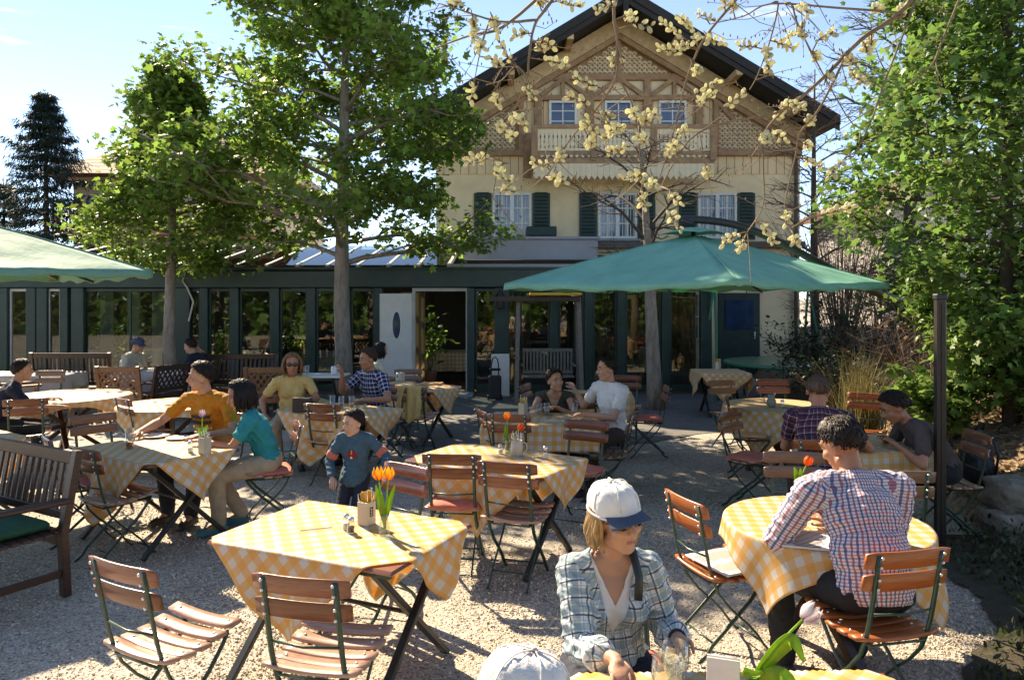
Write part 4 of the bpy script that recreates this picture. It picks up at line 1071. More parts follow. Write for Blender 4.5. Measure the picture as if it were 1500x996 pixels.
cloth('plain white cloth on the long table at the far left', S_, (.85, .40), 2.2, 0, mat='cloth_white', seed=33, n=48, flare=.06)
T_ = rect_table('white clothed table before the veranda where two guests sit', (-6.05, 12.9), (1, 0), 1.25, .8)
cloth('plain white cloth on the table behind the latticed armchair', T_, (.62, .40), 1.9, 0, mat='cloth_white', seed=35, n=48, flare=.06)
U_ = rect_table('serving table with white legs behind the woman in pale yellow', (-3.05, 11.6), (1, 0), 1.0, .6, h=.80, wood='white_paint')

# --- chairs
ch = {}
ch['c1'] = chair('nearest chair at the lower left with pale sunlit seat slats', (-1.54, 3.40), (.46, .88), 'wood')
ch['c2'] = chair_back('chair tucked under the front side of the front table', 437, 846, (.23, .97))
ch['c3'] = chair_back('chair at the far side of the front table beside the boy', 599, 681, (-.62, -.78), 'wood')
ch['c4'] = chair_back('left one of two chairs with backs to us at the second table, red cushion', 661, 666, (.10, 1.0))
ch['c5'] = chair_back('right one of two chairs with backs to us at the second table, bare seat', 741, 678, (.32, .95))
ch['c7'] = chair_back('chair with a coral cushion at the right end of the second table', 860, 616, (-.45, -.9))
ch['c8'] = chair_back('chair left of the couple’s table seen from behind', 745, 607, (.18, .98))
ch['c8b'] = chair_back('chair seen nearly edge on at the left end of the couple’s table', 704, 601, (.9, .3))
ch['c9'] = chair_back('chair under the man in the white polo shirt', 927, 604, (-.86, .25), 'wood_old')
ch['c9b'] = chair_back('chair with a red cushion standing right of the man in the white polo', 978, 566, (-1, .05))
ch['c10'] = chair_back('chair edge on beside the swing bench left of the woman in olive', 768, 563, (.9, -.3))
ch['c10b'] = chair_back('chair with its back to us between the couple', 853, 577, (0, 1))
ch['c10c'] = chair_back('chair behind the head of the man in the white polo', 917, 550, (-.2, -1))
ch['c10d'] = chair_back('chair under the woman in the olive top', 815, 580, (-.05, -1))
ch['c11'] = chair_back('chair standing in front of the small table in the shade', 1055, 557, (.3, -.95), 'wood_old')
ch['c11b'] = chair_back('chair behind the stoneware jug on the far side of the round table', 1132, 556, (-.15, -1))
ch['c12'] = chair_back('chair with an apricot cushion left of the round table with the jug', 1064, 582, (.95, -.25))
ch['c13'] = chair_back('chair with a creased coral cushion in front of the apricot cushion', 1066, 604, (.72, -.70))
ch['c14'] = chair_back('brown glossy chair on the far side of the reading man’s table', 1162, 662, (-.12, -1), 'wood_old')
ch['c15'] = chair_back('chair under the man in the maroon plaid shirt', 1205, 646, (.35, .93), 'wood_orange')
ch['c16'] = chair_back('chair with its back to us right of the reading man’s head', 1320, 690, (.15, .98), 'wood_old')
ch['c17'] = chair_back('bright orange chair by the grass clump, glowing in the sun', 1271, 576, (-.5, -.85), 'wood_orange')  # bright orange slat colour stands in for sunlight on this chair
ch['c18'] = chair_back('chair with a newspaper on its seat left of the reading man’s table', 1000, 728, (.95, .32), 'wood_orange')
ch['c19'] = chair('orange chair with bright green frame under the reading man', (1.71, 3.58), (-.216, .976), 'wood_orange')
ch['c20'] = chair_back('chair with two light brown back slats left of the tall glass', 135, 607, (.8, -.6), 'wood_old')
ch['c21'] = chair_back('chair at the round table left of the man in orange', 178, 584, (.65, .75))
ch['c22'] = chair_back('chair at the left edge in front of the octagonal table', 37, 585, (-.45, .9))
ch['c23'] = chair_back('chair on the far side of the octagonal table', 75, 543, (.1, -1), 'wood_old')
ch['c24'] = chair_back('shaded chair with a red cushion just behind the dark bench', 66, 640, (.75, .62))
ch['c25'] = chair_back('shaded chair with worn grey seat between dark bench and checked table', 120, 657, (.55, .83))
ch['c26'] = chair_back('chair with its back to us in front of the woman in pale yellow', 470, 592, (.28, .96))
ch['c28'] = chair_back('chair with a yellow jacket hung over its back', 601, 567, (.25, .97))
ch['c29'] = chair_back('chair on the far side of the table before the white door', 598, 541, (.1, -1), 'wood_old')
ch['c30'] = chair_back('chair beside the man in navy check, at the jacket table', 560, 562, (.6, .8))
ch['c31'] = chair('chair with a red cushion under the woman in teal', (-2.15, 6.62), (-.92, -.38))
ch['c32'] = chair('chair under the man in the orange shirt', (-2.80, 7.05), (-.35, -.93))
ch['c33'] = chair('chair under the woman in pale yellow', (-2.68, 9.15), (.3, -.95))
ch['c34'] = chair('chair under the man in the navy checked shirt', (-1.62, 9.25), (-.55, -.83))
ch['c35'] = chair('chair under the person in the brown shirt', (3.62, 6.26), (-1, .08))
ch['c36'] = chair('chair with a coral cushion under the woman in the white cap', (.43, 3.03), (.05, -1))
ch['c37'] = chair('chair under the person in the patterned white hat', (-.07, 1.60), (.9, .2))
cushion('coral cushion on the left chair facing the second table', ch['c4'], 'cushion_red', .05)
cushion('coral cushion at the right end of the second table', ch['c7'], 'cushion_red')
cushion('red cushion right of the man in the white polo', ch['c9b'], 'cushion_red')
cushion('apricot cushion at the round table with the jug', ch['c12'], 'cushion_tan', .04)
cushion('creased coral cushion on the chair in front of the apricot one', ch['c13'], 'cushion_red', -.05)
cushion('red cushion in the shade behind the dark bench', ch['c24'], 'cushion_red')
cushion('red cushion under the woman in teal', ch['c31'], 'cushion_red')
cushion('coral cushion under the woman in the white cap', ch['c36'], 'cushion_red')
c = ch['c18']
flat_item('newspaper', 'folded newspaper lying on the chair seat left of the reading man', 'newspaper', (c.location.x + .02, c.location.y, .478), c.rotation_euler.z + .1, (.37, .30, .012), 'paper', .003, 14)

# --- people
MT['cap_print'] = P('printed_white_cap', (.72, .70, .68), .85, .08, 9, bump=.012, bscale=10, dirt=((.42, .33, .34), 14, .8))
def pers(label, loc, face, wL=None, wR=None, wfL=None, wfR=None, **k):
    rz = face_rot(*face); sc = k.get('sc', 1.0); M = Matrix.Rotation(-rz, 3, 'Z'); lo = V((loc[0], loc[1], loc[2] if len(loc) > 2 else 0))
    for nm, w_ in (('handL', wL), ('handR', wR), ('footL', wfL), ('footR', wfR)):
        if w_ is not None: k[nm] = tuple((M @ (V(w_) - lo)) / sc)
    return person(label, lo, face, **k)
OFF = dict(curlL=.6, curlR=.6)
wm, wi = pers('woman in a white cap and open teal plaid shirt at the nearest table', (.37, 2.99), (.10, -1), wR=(.345, 2.50, .795), wL=(.60, 2.70, .77), elbR=(.35, -.5, -1), elbL=(-.35, -.4, -1),
     fem=True, broad=.86, lean=9, slouch=7, head=(24, 1, 5), hip=.55, seed=4, vs=.0065, skin='skin', glasses=True, cap='cap_white', style='cap', hair='hair_blond', fringe=.5,
     shirts=[dict(name='undershirt', mat='white_tee', q=.008, sleeve='none', vneck=(.15, .075), wr=.002, cut=-.1), dict(mat='plaid_teal', q=.019, sleeve='three', vneck=(.30, .085), collar=True, hem=.06, wr=.006, cut=-.16, cuff=(.44, .62))],
     trousers='jeans', knee_=0, hdirR=(0, .8, -.25), curlR=.5, curlL=.5, hs=1.02)
a_ = wi['nk'] + wi['M2'] @ V((-.075, .045, .0)); mb = MB(); mb.tube([wi['nk'] + wi['M2'] @ V((-.06, -.05, .015)), wi['nk'] + wi['M2'] @ V((-.075, .02, .03)), wi['nk'] + wi['M2'] @ V((-.085, .105, -.03)), wi['nk'] + wi['M2'] @ V((-.075, .150, -.10))], .017, 8, flat=(1, .35)); mb.build('strap', MT['dark_metal'], wm, True)
w_ = wi['arms']['L'][2]; e_ = wi['arms']['L'][1]; q_ = w_.lerp(e_, .12); u_ = (w_ - e_).normalized(); o1 = u_.orthogonal().normalized(); o2 = u_.cross(o1); mb = MB(); mb.tube([q_ + (o1 * math.cos(a) + o2 * math.sin(a)) * .030 for a in np.linspace(0, 2 * math.pi, 21)], .005, 6); mb.build('bracelet', MT['black'], wm, True)
pers('man in a white red and blue checked shirt reading with his back to us', (1.75, 3.62), (-.12, .99), wL=(1.53, 4.08, .84), wR=(1.72, 3.99, .79), elbL=(-.7, -.3, -.7), elbR=(.12, -.2, -1), wfL=(1.44, 3.98, .09), wfR=(1.85, 4.05, .09),
     lean=14, slouch=14, head=(26, 24, 0), hip=.56, seed=6, vs=.0075, fat=1.18, broad=1.16, hair='hair_dark', style='short', skin='skin_tan', sc=1.06, hs=1.06,
     shirts=[dict(mat='plaid_check', q=.028, sleeve='long', collar=True, wr=.006, cut=-.06)], trousers='dark_trousers')
pers('man in a maroon plaid shirt with cropped hair seen from behind', (2.46, 5.98), (.30, .95), wL=(2.55, 6.45, .78), wR=(2.85, 6.35, .78), lean=14, slouch=12, head=(-4, 20, 0), seed=8, vs=.010, hair='hair_grey', style='crop', skin='skin_tan', sc=1.04, hs=1.06, fat=1.1, shirts=[dict(mat='plaid_maroon', q=.018, sleeve='short', collar=True, wr=.005, cut=-.15)], trousers='brown_trousers')
pers('person in a grey brown shirt with tied dark hair bending over a table', (3.60, 6.25), (-1, .1), wL=(3.16, 6.15, .78), wR=(3.20, 6.45, .78), lean=26, slouch=22, head=(0, 28, 0), seed=10, vs=.010, hair='hair_dark', style='bun', fem=True, broad=1.15, skin='skin_tan', sc=1.03, hs=1.05, shirts=[dict(mat='brown_tee', q=.016, sleeve='short', wr=.005, cut=-.15)], trousers='dark_trousers')
pers('young man in a white polo shirt turned towards the woman in olive', (1.08, 7.98), (-.80, -.55), wR=(.70, 8.47, .96), wL=(.78, 7.72, .79), lean=3, slouch=6, head=(-18, 4, 0), seed=12, vs=.009, hair='hair_dark', style='short', sc=1.02, hs=1.04, shirts=[dict(mat='polo', q=.018, sleeve='short', collar=True, wr=.005, cut=-.14)], trousers='brown_trousers', elbR=(.3, .1, -1))
pers('woman in an olive top smiling at the young man beside her', (.50, 8.62), (-.12, -1), wL=(.52, 8.12, .79), wR=(.34, 8.10, .79), lean=20, slouch=18, head=(34, -2, 8), seed=14, vs=.009, fem=True, hair='hair_dark', style='bun', skin='skin', sc=.97, hs=1.05, shirts=[dict(name='top', mat='olive_top', q=.013, sleeve='none', vneck=(.17, .085), wr=.003, cut=-.12)], trousers='jeans')
om, oi = pers('man in an orange printed shirt looking left over the table', (-2.80, 7.08), (-.30, -.95), wR=(-3.32, 6.72, .80), wL=(-2.72, 6.62, .78), lean=8, slouch=10, head=(-48, 2, 0), seed=16, vs=.009, hair='hair_dark', style='short', skin='skin', sc=1.05, hs=1.05, broad=1.04, shirts=[dict(mat='orange_tee', q=.017, sleeve='short', wr=.005, cut=-.12)], trousers='jeans', elbR=(.9, -.1, -.7))
pers('woman in a teal shirt with shoulder length black hair leaning on the table', (-2.15, 6.62), (-.93, -.36), wR=(-2.62, 6.62, .78), wL=(-2.58, 6.32, .78), lean=14, slouch=12, head=(4, 16, 0), seed=18, vs=.009, fem=True, hair='hair_black', style='bob', skin='skin_tan', sc=1.0, hs=1.05, shirts=[dict(mat='teal_tee', q=.015, sleeve='short', wr=.005, cut=-.15)], trousers='beige_trousers', shoe='sandal', footL=(-.14, .40, .085), footR=(.08, .22, .085))
pers('woman in a pale yellow shirt and dark glasses facing us', (-2.68, 9.17), (.22, -.97), wL=(-2.40, 8.80, .80), wR=(-2.92, 8.86, .62), lean=2, slouch=6, head=(4, 2, 0), seed=20, vs=.010, fem=True, hair='hair_lightbrown', style='bob', glasses=True, skin='skin_tan', sc=1.0, hs=1.06, fat=1.15, broad=1.12, shirts=[dict(mat='yellow_tee', q=.017, sleeve='short', wr=.005, cut=-.12)], trousers='beige_trousers')
pers('man in a navy checked shirt holding his hand to his mouth', (-1.66, 9.27), (-.62, -.78), wR=(-2.04, 9.02, 1.06), wL=(-1.72, 8.82, .79), lean=6, slouch=10, head=(-12, 6, 0), seed=22, vs=.010, hair='hair_brown', style='short', skin='skin_tan', sc=1.03, hs=1.05, shirts=[dict(mat='plaid_navy', q=.017, sleeve='short', collar=True, wr=.005, cut=-.14)], trousers='jeans', hdirR=(0.1, .1, 1), curlR=.9, elbR=(.5, .3, -1))
bx, by_ = -1.28, 6.15
boy, bi = pers('small boy in a blue grey sweatshirt standing between the tables', (bx, by_), (-.12, -1), wL=(-1.0, 5.93, .66), wR=(-1.44, 6.0, .56), hip=.80, lean=2, slouch=2, head=(-38, 8, 0), seed=24, vs=.010, hair='hair_dark', style='short', skin='skin_pale', sc=.68, hs=1.3, child=True, broad=.86, footL=(-.10, .03, .09), footR=(.10, .0, .09), kneeL=(0, 1, .1), kneeR=(0, 1, .1), shirts=[dict(name='sweatshirt', mat='child_top', q=.020, sleeve='long', hem=.03, wr=.005, cut=-.10)], trousers='jeans')
# faded dark and pale print lines across the orange shirt
mb = MB(); m2 = MB(); rg = random.Random(2)
for row in range(4):
    x = -.10
    while x < .09:
        w_ = rg.uniform(.010, .022); c_ = oi['mid'] + oi['M2'] @ V((x + w_ / 2, .152 - 2.4 * (x + w_ / 2) ** 2, .12 - row * .052)); (mb if row < 2 else m2).box(c_, (w_, .012, .026 if row < 3 else .018), oi['M2']); x += w_ + .007
pr_ = mb.build('print', MT['ink'], om); m2.build('pale_print', MT['orange_tee'] if False else MT['yellow_tee'], pr_)
# printed patch and sleeve bands on the boy's sweatshirt
mb = MB(); cz = bi['mid'] + V((0, .150, .045))
for k in range(9):
    t = k / 8 * 2 - 1
    mb.box((cz.x + t * .055, cz.y - .030 * t * t, cz.z), (.016, .010, .09 * (1 - .35 * t * t)), bev=.002)
pb = mb.build('print', P('red_print', (.30, .02, .03), .8, .2, 30), boy); mb = MB(); mb.box((cz.x - .002, cz.y + .007, cz.z + .03), (.014, .008, .05)); mb.box((cz.x + .075, cz.y - .05, cz.z - .01), (.012, .010, .035)); mb.build('yellow_print', MT['napkin'], pb); mb = MB(); mb.ell((cz.x + .0, cz.y + .006, cz.z - .035), (.014, .006, .014)); mb.build('white_print', MT['white_tee'], pb, True)
for nm in 'LR':
    a, e, w_ = bi['arms'][nm]; mb = MB(); d = (e - a); mb.tube([a + d * .62, a + d * .66, a + d * .86, a + d * .90], [.060, .072, .070, .058], 16); mb.build('sleeve_band', MT['cushion_red'], boy, True)
pers('guest in a patterned white hat at the bottom edge', (-.07, 1.60), (.9, .22), wL=(.30, 1.85, .79), wR=(.30, 1.55, .79), lean=4, slouch=6, head=(0, 14, 0), seed=26, vs=.011, hair='hair_blond', style='none', cap='cap_print', peak='cap_print', skin='skin', shirts=[dict(mat='cream_top', q=.016, sleeve='short', cut=-.14)], trousers='jeans', legs=True, sc=.94, fem=True)
pers('guest with black hair in a cream top behind the maple trunk', (-2.25, 11.75), (.75, .45), lean=10, slouch=14, head=(-10, 10, 0), seed=28, vs=.014, hair='hair_black', style='bob', fem=True, skin='skin_tan', shirts=[dict(mat='cream_top', q=.016, sleeve='short', cut=-.12)], trousers='jeans')
pers('guest in a pale shirt and grey green cap before the veranda', (-6.7, 12.95), (1, -.1), lean=14, slouch=14, head=(0, 14, 0), seed=30, vs=.014, hair='hair_grey', style='crop', skin='skin', cap='cap_blue', shirts=[dict(mat='cream_top', q=.016, sleeve='short', cut=-.12)], trousers='jeans')
pers('guest in a navy shirt at the white clothed table by the maple', (-5.2, 12.75), (-.9, .1), lean=18, slouch=12, head=(0, 8, 0), seed=32, vs=.014, hair='hair_dark', style='short', skin='skin', handR=(.25, .35, 1.15), shirts=[dict(mat='navy_top', q=.016, sleeve='short', cut=-.12)], trousers='dark_trousers')
pers('guest in dark clothes reaching in from the left edge', (-5.85, 8.45), (.8, .55), wR=(-5.22, 8.62, .74), wL=(-5.55, 9.0, .78), lean=18, slouch=14, seed=34, vs=.013, hair='hair_dark', style='short', shirts=[dict(mat='navy_top', q=.016, sleeve='short', cut=-.12)], trousers='dark_trousers')
pers('dark haired guest in a green top inside the veranda glass', (-7.75, 16.6), (-.3, -1), lean=4, slouch=8, head=(20, 0, 0), seed=36, vs=.016, hair='hair_dark', style='short', skin='skin_tan', shirts=[dict(mat='child_top', q=.016, sleeve='short', cut=-.12)], trousers='dark_trousers', legs=True)
pers('guest in black sitting behind the glass beside the maple trunk', (-5.15, 16.7), (.2, -1), lean=4, slouch=8, seed=38, vs=.016, hair='hair_black', style='short', skin='skin_tan', shirts=[dict(mat='brown_tee', q=.016, sleeve='short', cut=-.12)], trousers='dark_trousers', legs=True)

# --- things on the tables
def at(t, px, py, z=TOP): return gp(px, py, z)
mug('cream square pot of cutlery with yellow napkin on the front table', at(A, 537, 768), R(14), True, True, seed=1)
shaker('salt shaker left of the cutlery pot on the front table', at(A, 507, 775)); shaker('pepper shaker touching the salt shaker on the front table', at(A, 514, 780), fill='ink')
vase('clear vase with two orange and yellow tulips on the front table', at(A, 563, 782), 0, stems=[([(.0, 0, .03), (-.012, 0, .16), (-.030, .01, .285)], 0), ([(.005, 0, .03), (.012, 0, .16), (.022, -.01, .290)], 0)], blades=[([(0, 0, .06), (-.02, 0, .15), (-.045, .0, .26)], .016), ([(0, .01, .06), (.025, 0, .16), (.055, .01, .255)], .015), ([(0, -.01, .06), (-.008, -.01, .14), (-.012, -.02, .23)], .014)], size=1.12)
for k, (x, y) in enumerate(((463, 775), (810, 1050))):
    if k == 0: flat_item('knife', 'lone knife lying on the front table', 'cutlery', at(A, x, y), .35, (.17, .012, .004), 'metal')
mug('cream round cutlery mug on the second table', at(B, 757, 667), .0, False, seed=3, square=False); shaker('tall shaker right of the mug on the second table', at(B, 799, 672), .10, .022)
shaker('small shaker beside the vase on the second table', at(B, 733, 664), .075)
vase('slim vase with one tall orange tulip on the second table', at(B, 744, 663), 0, stems=[([(.0, 0, .03), (-.004, 0, .18), (-.006, 0, .27)], 0), ([(.0, 0, .03), (.04, 0, .14), (.085, 0, .185)], 0)], blades=[([(0, 0, .06), (-.02, 0, .15), (-.02, 0, .23)], .015)], h=.10)
flat_item('knife', 'knife resting on the second table', 'cutlery', at(B, 703, 652), .9, (.17, .012, .004), 'metal')
mug('cream square pot with yellow green flower on the couple’s table', at(C3, 766, 608), .2, True, seed=5, n_cut=3)
for k, (x, y, h, hd, lb) in enumerate(((790, 607, .12, 0, 'left glass of the pair before the woman in olive'), (801, 608, .13, 0, 'right glass of the pair before the woman in olive'), (842, 608, .13, 1, 'handled beer mug before the young man in white'))):
    drink(lb, at(C3, x, y), h, .034, 'beer' if k == 1 else None, .6, bool(hd))
flat_item('menu_card', 'thin menu lying on the couple’s table', 'menu', at(C3, 812, 617), .3, (.26, .18, .005), 'cream_ceramic')
drink('tall glass with a little red drink on the teal woman’s table', at(D, 190, 657), .17, .036, 'juice', .28)
mug('cream pot of cutlery on the teal woman’s table', at(D, 300, 664), .3, False, seed=7); shaker('glass shaker beside the cutlery pot before the woman in teal', at(D, 279, 663), .10, .024)
vase('orange cup with one pale tulip before the man in orange', at(D, 297, 652), 0, 'tulip_white', .075, .03, 'juice', [([(0, 0, .02), (-.005, 0, .14), (-.004, 0, .24)], 0)], [([(0, 0, .05), (.02, 0, .12), (.045, 0, .17)], .018), ([(0, 0, .05), (-.02, 0, .10), (-.035, 0, .15)], .018)])
plate('plate in front of the man in orange', at(D, 228, 640)); plate('plate in front of the woman in teal', at(D, 262, 643), .11)
for k, (x, y, l_) in enumerate(((487, 596, 'left tall glass between yellow woman and navy man'), (500, 597, 'second tall glass between yellow woman and navy man'), (515, 597, 'third glass just before the man in navy check'))): drink(l_, at(E_, x, y), .13, .034, 'beer' if k else None, .5)
flat_item('tablet', 'black tablet standing in front of the woman in pale yellow', 'tablet', at(E_, 443, 604) + V((0, 0, .0)), -.25, (.22, .06, .16), 'black', .006)
plate('plate before the woman in pale yellow', at(E_, 475, 603), .11)
flat_item('menu_card', 'closed menu book on the table before the white door', 'menu', at(G, 632, 563), -.2, (.30, .22, .025), 'cushion_tan', .004); mug('cream cutlery pot on the table before the white door', at(G, 588, 558), 0, False, seed=9, n_cut=0); shaker('tall glass shaker on the table before the white door', at(G, 582, 559), .14, .024)
flat_item('knife', 'dark knife lying on the octagonal table', 'cutlery', at(Hh, 108, 571), .1, (.30, .02, .006), 'dark_metal')
t = thing('jug', 'grey stoneware jug on the round table right of the apricot cushion', 'jug', at(Lr, 1130, 596)); mb = MB(); mb.lathe([(.035, 0), (.05, .02), (.052, .07), (.036, .11), (.042, .14), (.037, .14), (.032, .11), (.046, .06), (0, .015)], 24); mb.build('body', P('stoneware', (.32, .29, .25), .5, .3, 30), t, True); mb = MB(); mb.tube([(-.042, 0, .12), (-.085, 0, .11), (-.08, 0, .05), (-.05, 0, .035)], .007, 8); mb.build('handle', MT['cream_ceramic'], t, True); mb = MB(); mb.tube([(.02, 0, .12), (.05, 0, .17)], .006, 6); mb.build('spoon', MT['metal'], t, True)
shaker('glass shaker right of the stoneware jug', at(Lr, 1146, 597), .09, .025); flat_item('knife', 'dark knife on the round table with the jug', 'cutlery', at(Lr, 1163, 598), -.3, (.24, .02, .005), 'dark_metal')
flat_item('newspaper', 'open white paper on the reading man’s table', 'newspaper', at(Mr, 1215, 795) + V((0, .02, 0)), -.35, (.44, .32, .006), 'paper', .002, 12)
vase('small pot with an orange tulip left of the reading man', at(Mr, 1168, 728), 0, 'tulip_orange', .09, .03, 'vase_glass', [([(0, 0, .02), (.02, 0, .12), (.055, 0, .20)], 0)], [([(0, 0, .05), (-.01, 0, .12), (-.02, 0, .19)], .018), ([(0, .01, .05), (.015, 0, .12), (.02, 0, .18)], .018), ([(0, .01, .05), (.0, 0, .1), (.0, .02, .17)], .02)])
mug('cream pot on the small table in the shade', at(K, 1052, 541), 0, True, seed=11, n_cut=1)
t1 = drink('front bulbous glass at the bottom edge beside the plaid sleeve', gp(975, 1010, TOP), .125, .046, 'beer', .22, stem_=True); t1.location = (.485, 2.36, TOP); t1 = drink('rear bulbous glass at the bottom edge beside the plaid sleeve', (.535, 2.46, TOP), .125, .044, stem_=True)
t = thing('folded_menu', 'white folded menu standing by the green vase', 'menu', (.655, 2.33, TOP), R(-18)); mb = MB(); mb.box((-.0, 0, .065), (.10, .006, .13), Matrix.Rotation(-.25, 3, 'X'), .001); mb.box((.0, .05, .065), (.10, .006, .13), Matrix.Rotation(.25, 3, 'X'), .001); mb.build('card', MT['paper'], t)
vase('green glass vase with a drooping white and purple tulip in front', (.735, 2.30, TOP), 0, 'tulip_white', .105, .024, 'vase_green', [([(0, 0, .03), (.03, 0, .13), (.11, 0, .225), (.155, 0, .270)], 0)], [([(0, 0, .08), (.05, .0, .15), (.10, .0, .20), (.125, -.01, .205), (.150, -.02, .15)], .024), ([(0, 0, .08), (.055, -.02, .115), (.10, -.03, .10), (.135, -.03, .03)], .022), ([(.0, 0, .09), (-.03, -.01, .115), (.0, -.015, .110), (.03, -.02, .12)], .013)], size=1.05)
for o in bpy.data.objects:
    if o.name.startswith('blossom') and o.parent and 'purple tulip in front' in o.parent.get('label', ''): pass
drink('glass near the right end of the nearest table', (1.02, 2.22, TOP), .11, .033)
for k, x in enumerate((-3.35, -3.15)): drink(('left', 'right')[k] + ' glass on the serving table', (x, 11.55, .81), .14, .034)
mug('white jug with red flowers on the serving table', (-2.75, 11.6, .81), 0, False, n_cut=0, square=False, mat='white_ceramic')
# yellow jacket over a chair back
c = ch['c28']; t = thing('jacket', 'pale yellow knitted jacket hung over a chair back', 'jacket', c.location, c.rotation_euler.z); vs = []; n_, m_ = 22, 22
for j in range(m_ + 1):
    s = j / m_ * 1.0 - .36
    for i in range(n_ + 1):
        u = i / n_ * 2 - 1; fold = .016 * math.sin(u * 9 + j * .12) * min(1, abs(s) * 4); w_ = .17 - .05 * max(0, s) + .03 * math.sin(j * .5) * .2
        if s < 0: y = -.225 + .055 + fold * .6 + .02; z = .885 + s * 1.0
        else: y = -.285 - .02 - fold; z = .885 - s * .62 - .10 * max(0, 1 - abs(u) * 1.6) * s
        if abs(s) < .03: z += .012; y = -.245 + (-.05 if s > 0 else .04)
        vs.append((u * w_, y, z))
mb = MB(); mb.add(vs, [(j * (n_ + 1) + i, j * (n_ + 1) + i + 1, (j + 1) * (n_ + 1) + i + 1, (j + 1) * (n_ + 1) + i) for j in range(m_) for i in range(n_)]); o = mb.build('cloth', MT['yellow_tee'], t, True); o.modifiers.new('thick', 'SOLIDIFY').thickness = .008
# ================================================================== chalet
HX, HYF, HW = 2.68, 19.0, 4.6            # centre line, front wall, half width
MT['stucco'] = P('cream_stucco', (.90, .70, .43), .9, .07, 3, bump=.004, bscale=60, dirt=((.40, .30, .20), .8, .35))
def plank_mat(name, col):
    m, nt, out = nt_new(name)
    tc = N(nt, 'ShaderNodeTexCoord'); sp = N(nt, 'ShaderNodeSeparateXYZ'); L(nt, tc.outputs['Object'], sp.inputs[0])
    a = math_(nt, 'DIVIDE', sp.outputs[0], .21); fl = math_(nt, 'FLOOR', a); fr = math_(nt, 'FRACT', a)
    wn = N(nt, 'ShaderNodeTexWhiteNoise', noise_dimensions='1D'); L(nt, fl, wn.inputs['W'])
    mp = N(nt, 'ShaderNodeMapping'); mp.inputs['Scale'].default_value = (9, 9, .6); L(nt, tc.outputs['Object'], mp.inputs[0])
    no = N(nt, 'ShaderNodeTexNoise', Scale=2.0, Detail=6.0); L(nt, mp.outputs[0], no.inputs['Vector'])
    v = math_(nt, 'ADD', math_(nt, 'MULTIPLY', wn.outputs[0], .22), math_(nt, 'MULTIPLY', no.outputs[0], .3))
    c = mixc(nt, v, tuple(x * 1.12 for x in col), tuple(x * .72 for x in col))
    g = math_(nt, 'LESS_THAN', fr, .07)
    c = mixc(nt, g, c, tuple(x * .25 for x in col))
    b = N(nt, 'ShaderNodeBsdfPrincipled', Roughness=.8); L(nt, c, b.inputs['Base Color'])
    bu = N(nt, 'ShaderNodeBump', Strength=1.0, Distance=.02); L(nt, math_(nt, 'SUBTRACT', 1.0, g), bu.inputs['Height']); L(nt, bu.outputs[0], b.inputs['Normal'])
    L(nt, b.outputs[0], out.inputs[0]); return m
MT['plank'] = plank_mat('tan_plank_boarding', (.86, .63, .37))
MT['timber'] = P('brown_timber', (.37, .21, .11), .7, .3, 6, (1, 1, 1), .002)
MT['timber_light'] = P('ochre_timber', (.58, .39, .21), .7, .2, 6, (1, 1, 1), .002)
MT['eave'] = P('dark_eave_boards', (.018, .015, .014), .75, .3, 8, bump=.004)
MT['roof'] = P('dark_roof_tiles', (.035, .033, .032), .75, .35, 12, bump=.02)
MT['panel'] = P('cream_panel', (.82, .66, .44), .85, .08, 6)
MT['pane_blue'] = P('window_glass', (.02, .05, .11), .06, .3, 3, spec=.9)
MT['frame_white'] = P('white_window_frame', (.74, .72, .67), .5, .05, 8)
MT['shutter'] = P('green_shutter', (.018, .045, .038), .55, .2, 8)
MT['curtain'] = P('white_curtain', (.62, .60, .55), .9, .12, 7, (6, 6, .4))
MT['slate'] = P('grey_sheet_metal', (.30, .32, .35), .55, .1, 2, bump=.002)
MT['gutter'] = P('brown_grey_fascia', (.13, .10, .08), .7, .2, 6)
house = thing('chalet', 'cream two storey chalet with dark gabled roof and carved wooden balcony', 'house', (HX, HYF, 0))
RS = .60; APX = 9.0                      # slope, apex of the roof underside above the axis
def hm(mb, name, mat, par=house, smooth=False): return mb.build(name, mat, par, smooth)
def gz(x, drop=0): return APX - RS * abs(x) - drop
# walls (a thick front and sides), lower stucco then planks above
mb = MB(); mb.box((0, 4.0, 2.55), (2 * HW, 8.0, 5.1)); hm(mb, 'wall', MT['stucco'])
mb = MB(); mb.prism([(-HW, 5.1), (HW, 5.1), (HW, gz(HW)), (0, gz(0)), (-HW, gz(HW))], -.03, 8.0); hm(mb, 'gable_wall', MT['plank'])
